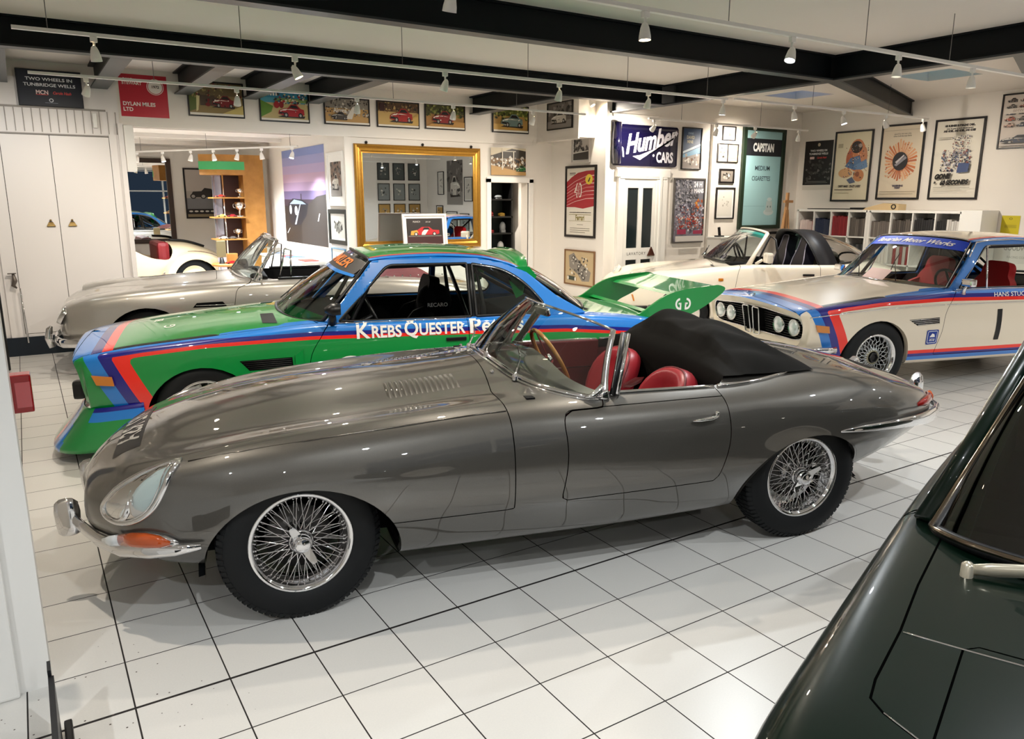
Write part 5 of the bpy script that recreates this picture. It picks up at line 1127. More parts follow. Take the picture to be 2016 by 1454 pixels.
def build_coupe(kind, label, loc, ang):
    G_ = kind == 'green'; lift = 0 if G_ else .05
    car = thing('racing_coupe', label, 'car', (loc[0], loc[1], 0), ang)
    base = paint('paint_green', '#00883a', 0, .35, cior=1.45) if G_ else paint('paint_cream_white', '#e6d8c2', 0, .35, cior=1.45)
    LB = paint('paint_light_blue', '#0c78d0', 0, .35, cior=1.45) if G_ else paint('paint_light_blue2', '#2377cc', 0, .35, cior=1.45)
    NV = paint('paint_navy', '#0a087c', 0, .35, cior=1.45); RD = paint('paint_orange_red', '#ee2006', 0, .35, cior=1.45); P4 = [base, LB, NV, RD, M_BLK]
    Z = lambda p: (p[0], p[1]+lift) if len(p) == 2 else (p[0], p[1], p[2]+lift)
    ST = [
     (-.80, [(.05, 0, .36), (.05, .35, .36), (.07, .62, .37), (.075, .71, .43), (.07, .745, .51), (.06, .755, .59), (.04, .745, .655), (.025, .705, .69), (-.005, .45, .72), (-.025, .2, .738), (-.035, 0, .744)]),
     (-.785, [(.05, 0, .352), (.05, .35, .352), (.07, .635, .362), (.075, .726, .425), (.07, .757, .51), (.06, .766, .59), (.04, .757, .662), (.025, .712, .699), (-.005, .45, .730), (-.025, .2, .748), (-.035, 0, .754)]),
     (-.68, [(0, .31), (.35, .31), (.69, .325), (.775, .41), (.80, .52), (.803, .60), (.792, .675), (.735, .718), (.46, .75), (.2, .77), (0, .776)]),
     (-.40, [(0, .24), (.35, .24), (.735, .25), (.80, .36), (.828, .50), (.827, .62), (.81, .722), (.748, .757), (.47, .79), (.2, .81), (0, .816)]),
     (0, [(0, .2), (.35, .2), (.76, .205), (.812, .35), (.838, .50), (.838, .64), (.818, .762), (.752, .792), (.48, .832), (.2, .852), (0, .858)]),
     (.45, [(0, .19), (.35, .19), (.765, .195), (.815, .35), (.838, .50), (.836, .65), (.812, .80), (.757, .832), (.5, .866), (.2, .886), (0, .892)]),
     (.80, [(0, .19), (.35, .19), (.765, .195), (.817, .35), (.838, .50), (.835, .66), (.808, .83), (.76, .852), (.5, .885), (.2, .905), (0, .91)]),
     (1.8, [(0, .19), (.35, .19), (.765, .195), (.817, .35), (.838, .50), (.835, .66), (.808, .832), (.76, .850), (.5, .87), (.2, .88), (0, .88)]),
     (2.6, [(0, .2), (.35, .2), (.76, .205), (.815, .35), (.838, .50), (.832, .66), (.80, .815), (.745, .842), (.5, .862), (.2, .872), (0, .875)]),
     (3.1, [(0, .25), (.35, .25), (.72, .26), (.80, .38), (.82, .50), (.812, .64), (.78, .775), (.72, .805), (.47, .828), (.2, .84), (0, .842)]),
     (3.55, [(0, .32), (.35, .32), (.64, .33), (.73, .43), (.755, .52), (.75, .61), (.725, .70), (.665, .732), (.44, .752), (.2, .762), (0, .765)]),
     (3.72, [(0, .38), (.35, .38), (.58, .39), (.66, .46), (.68, .53), (.675, .59), (.655, .65), (.61, .68), (.42, .70), (.2, .71), (0, .713)]),
    ]
    ST = [(s, [Z(p) for p in pts]) for s, pts in ST]
    GR = loft(ST, 7, 5, crease=(), screase=()); v, f = grid_vf(GR, True, False, True); pr = Probe(v, f); RX = 2.58
    fa = lambda s, y, z: math.hypot(s/.362, (z-lift-.25)/.36)-1; ra = lambda s, y, z: math.hypot((s-RX)/.362, (z-lift-.25)/.36)-1
    v, f = clip(v, f, lambda s, y, z: fa(s, y, z) if z < .7 else 1); v, f = clip(v, f, lambda s, y, z: ra(s, y, z) if z < .7 else 1)
    hole = rounded([(.60, 0), (.80, .55), (1.0, .735), (2.55, .735), (2.78, .60), (2.86, 0), (2.78, -.60), (2.55, -.735), (1.0, -.735), (.80, -.55)], [0, .1, .1, .1, .1, 0, .1, .1, .1, .1])
    v, f = clip(v, f, lambda s, y, z: sdf_poly(hole, s, y) if z > .80+lift else 1)
    zr = lerp_tab([(-.8, .70), (-.34, .757), (.03, .79), (.72, .81), (1.74, .795), (2.6, .772), (3.8, .66)])
    w1, w2, w3 = (0, .028, .052) if G_ else (-.018, .018, .050)
    c0, c1, c2, c3 = (-.70, -.61, -.535, -.44)
    lvl = lambda off, c: (lambda s, y, z: max(z-lift-(zr(s)-off), (c+.48*(.70-(z-lift)))-s if z-lift < .80 else -1))
    def top_d(s, y, z): return .742-abs(y) if (z-lift > .62+.1*min(1, max(0, (s+.8)/.3)) and s < 3.9) else -1
    # top surfaces / sides
    T_, Sd = split(v, f, lambda s, y, z: min(.743-abs(y), z-lift-.55))
    pieces = []
    # nose bands across the bonnet
    a, r = split(*T_, lambda s, y, z: -.675-s+.02*abs(y)); pieces.append((a, 1)); a, r = split(*r, lambda s, y, z: -.61-s+.02*abs(y)); pieces.append((a, 2)); a, r = split(*r, lambda s, y, z: -.545-s+.02*abs(y)); pieces.append((a, 3))
    blk, r = split(*r, lambda s, y, z: min(abs(y)-.700, .12-s)); pieces.append((blk, 4))
    lbt, r = split(*r, lambda s, y, z: min(abs(y)-(.655 if s > .5 else .70), s-.12)); pieces.append((lbt, 1)); pieces.append((r, 0))
    fr, r = split(*Sd, lambda s, y, z: (c0+.48*(.70-(z-lift)))-s if z-lift < .72 else -1); pieces.append((fr, 0))
    a, r = split(*r, lvl(w1, c1)); pieces.append((a, 1)); a, r = split(*r, lvl(w2, c2)); pieces.append((a, 2)); a, r = split(*r, lvl(w3, c3)); pieces.append((a, 3))
    if not G_:
        def low(z1): return lambda s, y, z: min(z-lift-z1, s-.30, RX-.2-s) if z-lift < .5 else -1
        up, lo_ = split(*r, lambda s, y, z: (z-lift)-.322 if s > .3 else 1); pieces.append((up, 0))
        a, lo_ = split(*lo_, lambda s, y, z: (z-lift)-.290); pieces.append((a, 3)); a, lo_ = split(*lo_, lambda s, y, z: (z-lift)-.262); pieces.append((a, 2)); a, lo_ = split(*lo_, lambda s, y, z: (z-lift)-.228); pieces.append((a, 1)); pieces.append((lo_, 0))
    else: pieces.append((r, 0))
    # door cut
    g = .0022; dl = lift
    door = rounded([(.64, .27+dl), (1.80, .27+dl), (1.84, .50+dl), (1.82, .90+dl), (.83, .90+dl), (.80, .80+dl), (.70, .66+dl), (.69, .5+dl)], [.02, .04, .2, 0, 0, .1, .2, .3])
    dfn = lambda s, y, z: sdf_poly(door, s, z) if abs(y) > .7 else 1
    rear_strip = lambda s, y, z: 1
    dp = [(clip(*p, lambda s, y, z: -dfn(s, y, z)-g), m) for p, m in pieces]; bp = [(clip(*p, lambda s, y, z: dfn(s, y, z)-g), m) for p, m in pieces]
    bon = lambda s, y, z: min(.735-abs(y), .53+.25*(abs(y)/.72)**3-s, s+.775, z-lift-.6)
    hp_ = [(clip(*p, lambda s, y, z: bon(s, y, z)-g), m) for p, m in bp]; bp = [(clip(*p, lambda s, y, z: -bon(s, y, z)-g), m) for p, m in bp]
    vv, ff, mi = coloured(bp); car_mesh('body', vv, ff, P4, car, mi=mi, sharp=42)
    vv, ff, mi = coloured(hp_); bonnet = car_mesh('bonnet', vv, ff, P4, car, mi=mi, sharp=42)
    doors = []
    for sg in (1, -1):
        vv, ff, mi = coloured([(clip(*p, lambda s, y, z: y*sg), m) for p, m in dp]); d = car_mesh('door', vv, ff, P4, car, mi=mi, sharp=42); doors.append(d)
        MB().box(L_((.72, sg*.70, .28+dl)), L_((1.80, sg*.745, .85+dl))).build('door_lining', M_BLKM, d)
        MB().tube([L_((s_, sg*.768, .853+dl)) for s_ in (.86, 1.3, 1.82)], .007, 6).build('waist_trim', M_CHROME, d)
        h = MB(); q = pr.side(1.73, .713+dl, .004, sg); h.box((-q[0]-.075, q[1]-.006, q[2]-.012), (-q[0]+.075, q[1]+.008, q[2]+.012), bev=.004); h.build('door_handle', M_BLK if G_ else M_CHROME, d)
        h = MB(); q = pr.side(1.76, .665+dl, .0, sg); h.lathe([(.012, -.004), (.012, .004), (0, .006)], 12, 'y' if True else 'z', M=Matrix.Translation(L_(q)) @ Matrix.Rotation(0 if sg > 0 else PI, 4, 'Z')); h.build('door_lock', M_CHROME, d)
    b = MB()
    for sg in (1, -1): b.tube(seam(pr, [p for p in door if p[1] < .86+dl]+[door[0]], .003, True, sg, -.004), .0035, 5)
    b.tube([L_(pr.top(.53+.25*(abs(y)/.72)**3, y, -.004)) for y in np.linspace(-.73, .73, 31)], .0035, 5)
    b.build('panel_gaps', M_GAP, car)
    arch_parts(car, pr, 0, .25+lift, .362, .36, base, .045, M_LINER, inner=.45); arch_parts(car, pr, RX, .25+lift, .362, .36, base, .045, M_LINER, inner=.45)
    MB().box(L_((.4, -.70, .19+lift)), L_((2.2, .70, .25+lift))).build('underbody', M_LINER, car); MB().box(L_((-.72, -.44, .28+lift)), L_((.4, .44, .40+lift))).build('engine_tray', M_LINER, car)
    # ---- cabin: side frames, roof, pillars
    def ys(s, z): t = (z-lift-.85)/.40; return .772-.130*t-.012*t*t-(max(0, s-2.3)*.10)-(max(0, 1.1-s)*.10)
    outl = [(.80, .850), (.92, .975), (1.06, 1.14), (1.165, 1.268), (1.30, 1.284), (1.6, 1.292), (1.95, 1.275), (2.15, 1.235), (2.32, 1.165), (2.55, .985), (2.80, .845), (2.4, .835), (1.6, .84), (1.1, .845)]
    win = rounded([(.91, .862), (1.275, 1.236), (1.86, 1.236), (1.86, .862)], [.02, .05, .01, .01]); win2 = rounded([(1.90, .862), (1.90, 1.233), (2.13, 1.195), (2.30, 1.09), (2.44, .93), (2.41, .862)], [.01, .01, .2, .15, .04, .05])
    outl = [(a, b_+lift) for a, b_ in outl]; win = [(a, b_+lift) for a, b_ in win]; win2 = [(a, b_+lift) for a, b_ in win2]
    for sg in (1, -1):
        sv, sf = [], []; ns, nz = 100, 26
        for i in range(ns+1):
            for j in range(nz+1): s_ = .76+2.08*i/ns; z_ = .83+.48*j/nz+lift; sv.append((s_, ys(s_, z_)*sg, z_))
        sf = [(i*(nz+1)+j, (i+1)*(nz+1)+j, (i+1)*(nz+1)+j+1, i*(nz+1)+j+1) for i in range(ns) for j in range(nz)]
        sv, sf = clip(sv, sf, lambda s, y, z: -sdf_poly(outl, s, z)); sv, sf = clip(sv, sf, lambda s, y, z: sdf_poly(win, s, z)); sv, sf = clip(sv, sf, lambda s, y, z: sdf_poly(win2, s, z))
        o = car_mesh('side_frame', sv, sf, [LB], car, solid=.03)
        for w_, nm in ((win, 'window_seal'), (win2, 'window_seal')):
            MB().tube([L_((a, (ys(a, b_)-.002)*sg, b_)) for a, b_ in w_], .011, 6, closed=True).build(nm, M_BLK, o)
        MB().tube([L_((a, (ys(a, b_)+.004)*sg, b_)) for a, b_ in win2[8:-6]]+[], .005, 6).build('window_trim', M_CHROME, o)
        MB().tube([L_((1.88, (ys(1.88, z_)+.000)*sg, z_)) for z_ in (.86+lift, 1.05+lift, 1.235+lift)], .012, 6, sx=.6).build('door_post', M_BLK, o)
        if not G_:
            MB().tube([L_((1.235, (ys(1.2, z_)+.006)*sg, z_)) if False else L_((1.20+.09*(z_-.86-lift)/.375, (ys(1.2, z_)+.005)*sg, z_)) for z_ in (.86+lift, 1.05+lift, 1.235+lift)], .009, 8).build('quarter_light_post', M_CHROME, o)
            MB().tube([L_((a, (ys(a, b_)+.004)*sg, b_)) for a, b_ in win if b_ > .862+lift and a < 1.85]+[], .005, 6).build('window_trim', M_CHROME, o)
            MB().tube([L_((a, (ys(a, b_)+.008)*sg, b_)) for a, b_ in outl[2:9]], .006, 6).build('roof_gutter', M_CHROME, o)
        qg = [p for p in win2]; MB().poly([L_((a, (ys(a, b_)-.012)*sg, b_)) for a, b_ in qg]).build('quarter_glass', M_GLASS, o)
    RS = [(1.135, [(.03, .602, 1.268), (.012, .56, 1.284), (0, .38, 1.30), (-.015, .2, 1.308), (-.02, 0, 1.31)]), (1.3, [(.608, 1.284), (.562, 1.302), (.38, 1.323), (.2, 1.333), (0, 1.335)]), (1.6, [(.61, 1.292), (.565, 1.312), (.38, 1.335), (.2, 1.345), (0, 1.348)]),
          (1.95, [(.607, 1.275), (.562, 1.296), (.38, 1.32), (.2, 1.332), (0, 1.335)]), (2.2, [(.602, 1.218), (.558, 1.24), (.38, 1.27), (.2, 1.285), (0, 1.29)]), (2.36, [(-.03, .598, 1.15), (-.01, .552, 1.172), (.01, .38, 1.208), (.03, .2, 1.228), (.04, 0, 1.235)])]
    RS = [(s, [Z(p) for p in pts]) for s, pts in RS]
    rg = loft(RS, 8, 6); rv, rf = grid_vf(rg, True); rp = Probe(rv, rf)
    a, r = split(rv, rf, lambda s, y, z: abs(y)-.578); b_, r = split(*r, lambda s, y, z: abs(y)-.560); c_, r = split(*r, lambda s, y, z: abs(y)-(.535 if G_ else .52))
    vv, ff, mi = coloured([(a, 1), (b_, 2), (c_, 3), (r, 0)]); roof = car_mesh('roof', vv, ff, P4, car, mi=mi, solid=.02)
    # windscreen and rear glass
    def glasspatch(name, b0, t0, bow, m, parent, nn=33):
        B = akima(np.arange(len(b0)), np.array(b0, float), np.linspace(0, len(b0)-1, nn)); T2 = akima(np.arange(len(t0)), np.array(t0, float), np.linspace(0, len(t0)-1, nn)); vs = []
        for j in range(7):
            t = j/6
            for i in range(nn): p = B[i]*(1-t)+T2[i]*t; vs.append((-(p[0]+bow*math.sin(PI*t)), p[1], p[2]+.012*math.sin(PI*t)))
        o = MB().add(vs, [(j*nn+i, j*nn+i+1, (j+1)*nn+i+1, (j+1)*nn+i) for j in range(6) for i in range(nn-1)], 0, True).build(name, m, parent); return o, B, T2
    sym = lambda c: [(p[0], -p[1], p[2]) for p in reversed(c[1:])]+c
    b0 = sym([Z((.505, 0, .895)), Z((.52, .25, .887)), Z((.60, .50, .868)), Z((.70, .63, .86)), Z((.80, .705, .865))]); t0 = sym([Z((1.115, 0, 1.305)), Z((1.118, .22, 1.303)), Z((1.13, .40, 1.296)), Z((1.145, .50, 1.288)), Z((1.165, .578, 1.270))])
    ws, B, T2 = glasspatch('windscreen', b0, t0, -.02, M_GLASS, car)
    edge = [(-p[0], p[1], p[2]) for p in B]+[(-p[0], p[1], p[2]) for p in T2[::-1]]
    MB().tube(edge, .012, 6, closed=True).build('screen_seal', M_BLK, ws); MB().tube([(x+.006, y*1.008, z+.006) for x, y, z in edge], .005, 6, closed=True).build('screen_trim', M_CHROME if not G_ else M_BLK, ws)
    b1 = sym([Z((2.90, 0, .885)), Z((2.89, .3, .88)), Z((2.85, .5, .868)), Z((2.80, .60, .858))]); t1 = sym([Z((2.41, 0, 1.225)), Z((2.40, .3, 1.212)), Z((2.375, .48, 1.185)), Z((2.345, .57, 1.155))])
    rgq, B1, T1 = glasspatch('rear_window', b1, t1, .02, M_SMOKE if G_ else M_GLASS, car); edge = [(-p[0], p[1], p[2]) for p in B1]+[(-p[0], p[1], p[2]) for p in T1[::-1]]
    MB().tube(edge, .014, 6, closed=True).build('rear_window_seal', M_BLK, rgq)
    # ---- interior
    MB().box(L_((.6, -.70, .26+lift)), L_((2.9, .70, .32+lift))).build('cabin_floor', M_BLKM, car)
    b = MB(); vs = []
    for i in range(13):
        y = -.70+1.4*i/12
        for s_, z_ in ((.60+.2*(abs(y)/.7)**3, .86), (.95, .885), (1.02, .87), (1.04, .80), (1.0, .55)): vs.append(L_((s_, y, z_+lift-.02)))
    b.add(vs, [(i*5+j, i*5+j+1, i*5+j+6, i*5+j+5) for i in range(12) for j in range(4)], 0, True); b.build('dashboard', M_BLKM, car)
    MB().box(L_((2.32, -.68, .30+lift)), L_((2.40, .68, .80+lift)), bev=.02).build('rear_bulkhead', M_BLKM, car); b = MB(); b.add([L_(p) for p in ((2.36, -.66, .80+lift), (2.36, .66, .80+lift), (2.88, .58, .85+lift), (2.88, -.58, .85+lift))], [(0, 1, 2, 3)]); b.build('parcel_shelf', M_BLKM, car)
    for sg in (1, -1): MB().box(L_((1.84, sg*.70, .30+lift)), L_((2.36, sg*.74, .84+lift))).build('rear_side_trim', M_BLKM, car)
    SE = M_BLKM if G_ else mat('seat_red', '#b3191c', .55)
    def bucket(y0, nm='bucket_seat'):
        b = MB(); M = Matrix.Translation(L_((1.70, y0, .62+lift))) @ Matrix.Rotation(math.radians(-14), 4, 'Y')
        o2 = [(-.20, -.32), (.20, -.32), (.24, -.1), (.25, .12), (.20, .26), (.155, .30), (.15, .40), (.11, .45), (-.11, .45), (-.15, .40), (-.155, .30), (-.20, .26), (-.25, .12), (-.24, -.1)]
        if G_: o2 = [(-.20, -.32), (.20, -.32), (.24, -.1), (.25, .10), (.19, .20), (.16, .24), (.20, .30), (.20, .40), (.13, .45), (-.13, .45), (-.20, .40), (-.20, .30), (-.16, .24), (-.19, .20), (-.25, .10), (-.24, -.1)]
        o2 = rounded(o2, .05, 3); b.prism([(.05, x, z) for x, z in o2], (-.09, 0, 0), M=M); s_ = b.build(nm, SE, car)
        for q in (-1, 1): MB().prism([(.05, q*.24, -.3), (.22, q*.235, -.25), (.20, q*.24, .02), (.14, q*.235, .14), (.05, q*.22, .2)], (0, -q*.04, 0), M=M).build('seat_bolster', SE, s_)
        MB().box((-1.72+.0, y0-.22, .34+lift), (-1.22, y0+.22, .44+lift), bev=.03).build('seat_cushion', SE, s_)
        return s_, M
    s1, M1 = bucket(-.36); s2, M2 = bucket(.36) if not G_ else (None, None)
    b = MB(); zc = lift
    for sg in (1, -1):
        b.tube([L_((.98, sg*.64, .35+zc)), L_((1.0, sg*.66, .84+zc)), L_((1.22, sg*.55, 1.22+zc)), L_((1.95, sg*.55, 1.235+zc)), L_((2.0, sg*.60, .9+zc)), L_((2.0, sg*.64, .35+zc))], .019, 8)
        b.tube([L_((1.95, sg*.54, 1.23+zc)), L_((2.62, sg*.5, .86+zc))], .019, 8)
    b.tube([L_((1.95, -.55, 1.235+zc)), L_((1.95, .55, 1.235+zc))], .019, 8); b.tube([L_((1.22, -.55, 1.22+zc)), L_((1.22, .55, 1.22+zc))], .017, 8); b.tube([L_((1.96, -.54, 1.22+zc)), L_((2.0, .62, .5+zc))], .018, 8); b.build('roll_cage', M_BLK, car)
    sw = MB(); M = Matrix.Translation(L_((1.20, .36 if G_ else -.36, .84+lift))) @ Matrix.Rotation(math.radians(-65), 4, 'Y'); M = Matrix.Translation(L_((1.20, .36, .84+lift))) @ Matrix.Rotation(math.radians(-65), 4, 'Y')
    sw.tube([M @ Vector((.17*math.cos(t), .17*math.sin(t), 0)) for t in np.linspace(0, 2*PI, 33)[:-1]], .013, 8, closed=True)
    for a_ in (0, 2.1, 4.2): sw.box((.0, -.012, -.004), (.17, .012, .004), M=M @ Matrix.Rotation(a_, 4, 'Z'))
    sw.tube([M @ Vector((0, 0, 0)), M @ Vector((0, 0, -.25))], .02, 8); sw.build('steering_wheel', M_BLK, car)
    for y in (-.15, .35):
        b = MB(); p0 = Vector((.56, y, .905+lift)); e = Vector((.80, y-.30, 1.06+lift)) if not G_ else Vector((.66, y-.40, .98+lift)); b.tube([L_(p0), L_(p0.lerp(e, .55)+Vector((0, 0, .015))), L_(e)], [.006, .004, .003], 6); b.tube([L_(e+Vector((.10, -.05, .075))), L_(e), L_(e+Vector((-.11, .08, -.08)))], .004, 6); b.build('wiper', M_BLK, car)
    # ---- nose: black grille with four lamps and two upright kidneys
    def nz(y, z, d=0): return (-.80+.05+.05*max(0, (.70-(z-lift)))/.3*1.0+.03*(abs(y)/.75)**2+d, y, z)
    rim = [GR[0, j] for j in range(GR.shape[1])]; ring = [tuple(p) for p in rim]+[(p[0], -p[1], p[2]) for p in rim[::-1]]
    gro = rounded([(-.70, .635), (-.20, .672), (.20, .672), (.70, .635), (.735, .56), (.70, .455), (.60, .435), (.20, .44), (-.20, .44), (-.60, .435), (-.70, .455), (-.735, .56)], .04, 3); gro = [(a_, b_+lift) for a_, b_ in gro]
    def ang_of(y, z): return math.atan2((z-lift-.55)*3.2, y)
    dens = 72; vs = []
    rp_ = [(ang_of(p[1], p[2]), p) for p in ring]; rp_.sort(key=lambda t: t[0]); gp = [(ang_of(p[0], p[1]), p) for p in gro]; gp.sort(key=lambda t: t[0])
    def at(lst, a_):
        for i in range(len(lst)):
            a0, p0 = lst[i-1]; a1, p1 = lst[i]
            if i == 0: a0 -= 2*PI
            aa = a_ if a_ <= lst[-1][0] else a_-2*PI
            if a0 <= aa <= a1: t = (aa-a0)/(a1-a0+1e-9); return [p0[k]+(p1[k]-p0[k])*t for k in range(len(p0))]
        return list(lst[-1][1])
    for k in range(dens):
        a_ = -PI+2*PI*(k+.5)/dens; o_ = at(rp_, a_); i_ = at(gp, a_); vs += [L_(o_), L_(nz(i_[0], i_[1], -.012))]
    npn = MB().add(vs, [(2*k, 2*k+1, (2*k+3) % (2*dens), (2*k+2) % (2*dens)) for k in range(dens)], 0, True).build('nose_panel', base, car)
    MB().poly([L_(nz(a_, b_, .03)) for a_, b_ in gro]).build('grille', M_DARK, car)
    for sg in (1, -1):
        b = MB()
        for k in range(9): z_ = .455+.022*k+lift; b.box(L_(nz(sg*.16, z_, .012)), L_(nz(sg*.70, z_+.005, .022)))
        b.build('grille_slats', M_BLK, car)
    MB().tube([L_(nz(a_, b_, -.012)) for a_, b_ in gro], .006, 6, closed=True).build('grille_trim', M_CHROME if not G_ else M_BLK, car)
    for sg in (1, -1):
        k_ = rounded([(sg*.025, .40+lift), (sg*.115, .405+lift), (sg*.135, .66+lift), (sg*.035, .665+lift)], .02, 3)
        kd = MB().tube([L_(nz(a_, b_, -.03)) for a_, b_ in k_], .0065, 8, closed=True, up=(1, 0, 0)); kd = kd.build('kidney_grille', M_CHROME, car)
        MB().poly([L_(nz(a_, b_, -.018)) for a_, b_ in k_]).build('kidney_mesh', M_DARK, kd)
        for yy in (.395, .605):
            c = Vector(L_(nz(sg*yy, .547+lift, -.006)))
            hl = MB(); hl.lathe([(0, .0), (.055, .004), (.068, .012)], 28, 'x', M=Matrix.Translation(c)); hl = hl.build('headlamp', mat('lamp_bowl', '#c2cfd2', .22, .35), car)
            MB().lathe([(.0, .028), (.035, .026), (.060, .016), (.068, .008)], 28, 'x', M=Matrix.Translation(c)).build('headlamp_lens', mat('lens_glass'), hl); MB().lathe([(.066, .006), (.070, .016), (.076, .012), (.078, -.01)], 28, 'x', M=Matrix.Translation(c)).build('headlamp_ring', M_CHROME, hl)
        q = [pr.side(s_, z_+lift, .008, sg) for s_, z_ in ((-.655, .60), (-.535, .585), (-.525, .525), (-.63, .535))]
        i_ = MB(); i_.prism([L_(p) for p in q], (0, .016*sg, 0)); i_.build('indicator', mat('amber_lens_flat', '#c8781a', .2, 0, 1), car)
    # emblem on the nose
    e = MB(); M = Matrix.Translation(L_(pr.top(-.77, 0, .003))) @ Matrix.Rotation(math.radians(28), 4, 'Y'); e.disc((0, 0, 0), .042, 24, M=M); 
    em = e.build('badge', M_BLK, car); e = MB()
    for q in range(4): e.add([(0, 0, .001)]+[(.026*math.cos(q*PI/2+t), .026*math.sin(q*PI/2+t), .001) for t in np.linspace(0, PI/2, 6)], [tuple(range(7))], q % 2, False, M)
    e.build('badge_quarters', [flat('#e8e8e6'), flat('#3a86c8')], em)
    return car, pr, rp, dict(lift=lift, Z=Z, base=base, LB=LB, NV=NV, RD=RD, P4=P4, ys=ys, ws=(B, T2), M1=M1, M2=M2, s1=s1, s2=s2, RX=RX, doors=doors, roof=roof, nz=nz, wso=ws, bonnet=bonnet)
WHITE_L = flat('#f2efe9')
# -------- green car
GC, GP, GRP, gd_ = build_coupe('green', 'green racing coupe with blue, navy and red stripes and huge rear wing', (.968, 3.439), math.radians(165.5))
wl = mesh_wheel(.20, .31, .24, tag_='g')
for s_ in (0, gd_['RX']):
    for sg in (1, -1): place_wheel(GC, wl, s_, .70*sg, .31, .06 if s_ == 0 else 0)
GREEN = gd_['base']
def letters_side(pr, parts, parent, m, d=.004):
    b = MB()
    for txt, size, s0, z0, sx, bold in parts:
        vs, fs = text_geo(txt, size, 0, 0, bold, 'LEFT', 1., sx); b.add([L_(pr.side(s0+x, z0+y, d)) for x, y, z in vs], fs)
    return b.build('lettering', m, parent)
def fit_text(pr, parent, items, m, d=.005, bold=.003):
    b = MB()
    for txt, x0, x1, z0, cap in items:
        vs, fs = fine(*text_geo(txt, cap/.70, 0, 0, bold, 'LEFT')); xa, xb = min(v[0] for v in vs), max(v[0] for v in vs); ya = 0 if any(c in txt for c in 'Qgp') else min(v[1] for v in vs); ya = min(v[1] for v in text_geo('E', cap/.70, 0, 0, bold, 'LEFT')[0])
        b.add([L_(pr.side(x0+(x-xa)/(xb-xa)*(x1-x0), z0+(y-ya), d)) for x, y, z in vs], fs)
    return b.build('lettering', m, parent)
fit_text(GP, gd_['doors'][0], [('K', 1.02, 1.115, .748, .104), ('REBS', 1.125, 1.335, .748, .080), ('Q', 1.355, 1.455, .752, .100), ('UESTER', 1.462, 1.80, .752, .080)], WHITE_L)
fit_text(GP, GC, [('P', 1.835, 1.92, .748, .104), ('eters', 1.925, 2.25, .750, .104)], WHITE_L)
# number disc low on the door
b = MB(); cs, cz, r = .97, .49, .145
b.add([L_(GP.side(cs, cz, .004))]+[L_(GP.side(cs+r*math.cos(t), cz+r*math.sin(t), .004)) for t in np.linspace(0, 2*PI, 29)[:-1]], [(0, 1+i, 1+(i+1) % 28) for i in range(28)]); b.build('number_disc', WHITE_L, gd_['doors'][0])
# side vents behind the front wheel, on both wings
for sg in (1, -1):
    b = MB(); q = [(.24, .640), (.58, .648), (.585, .575), (.30, .572)]; b.add([L_(GP.side(a, c, .002, sg)) for a, c in q], [(0, 1, 2, 3)]); vt = b.build('side_vent', M_DARK, GC); b = MB()
    for k in range(5):
        z_ = .583+.013*k; p = GP.side(.30-.012*k, z_, .0, sg); p2 = GP.side(.575, z_+.004, .0, sg); b.tube([L_((p[0], p[1]+.004*sg, p[2])), L_((p2[0], p2[1]+.004*sg, p2[2]))], .0035, 6)
    b.build('vent_slats', M_BLK, vt)
    b = MB(); b.prism([L_(GP.side(.60, .52, .0, sg)), L_(GP.side(.60, .66, .0, sg)), L_(GP.side(.655, .70, .0, sg)), L_(GP.side(.655, .5, .0, sg))], (0, .012*sg, 0)); b.build('vent_edge', GREEN, GC)
    b = MB(); p = Vector(L_((.86, sg*.80, .862))); b.tube([p, p+Vector((0, .03*sg, .05)), p+Vector((0, .05*sg, .09))], [.03, .026, .02], 10); b.tube([p+Vector((.05, .06*sg, .10)), p+Vector((.0, .07*sg, .105)), p+Vector((-.055, .075*sg, .105))], [.018, .045, .040], 14, sx=1.5, up=(0, 0, 1)); b.build('door_mirror', M_BLK, GC)
    b = MB(); b.box((0, 0, 0), (.0, 0, 0)) if False else None
# black grilles ahead of the windscreen
for y0 in (.30, -.62):
    b = MB(); q = [(.385, y0), (.40, y0+.30), (.50, y0+.34), (.475, y0+.02)] if y0 > 0 else [(.40, y0), (.385, y0+.30), (.475, y0+.30), (.50, y0-.02)]; b.add([L_(GP.top(a, c, .003)) for a, c in q], [(0, 1, 2, 3)]); b.build('scuttle_grille', mat('mesh_black', '#1a1d1c', .5), GC)
b = MB(); tvs, tfs = text_geo('G', .12); b.add([L_(GP.top(-.22-yy*.9, .35-xx, .003)) for xx, yy, _ in tvs], tfs); tvs, tfs = text_geo('80', .10); b.add([L_(GP.top(-.32-yy*.9, .05-xx, .003)) for xx, yy, _ in tvs], tfs); b.build('lettering', WHITE_L, gd_['bonnet'])
# orange sun strip on the windscreen
def strip_on_screen(g, t0_, t1_, y0, y1, col, parent, name='sun_strip'):
    B, T2 = g['ws']; n = len(B); vs = []; ys_ = np.linspace(y0, y1, 25)
    def P(y, t):
        i = np.interp(y, B[:, 1]*(1-t)+T2[:, 1]*t, np.arange(n)); p = np.array([np.interp(i, np.arange(n), (B*(1-t)+T2*t)[:, k]) for k in range(3)]); p[0] -= .02*math.sin(PI*t)+.004; p[2] += .012*math.sin(PI*t)+.003; return L_(p)
    for y in ys_: vs += [P(y, t0_), P(y, (t0_+t1_)/2), P(y, t1_)]
    o = MB().add(vs, [(i*3+j, i*3+j+1, i*3+j+4, i*3+j+3) for i in range(24) for j in range(2)], 0, True).build(name, col, parent); return o, P
so, Pf = strip_on_screen(gd_, .73, .94, -.6, .6, flat('#2a2522'), gd_['wso']); tv, tf = text_geo('DUNKLER', .15, 0, 0, .003, sx=1.35)
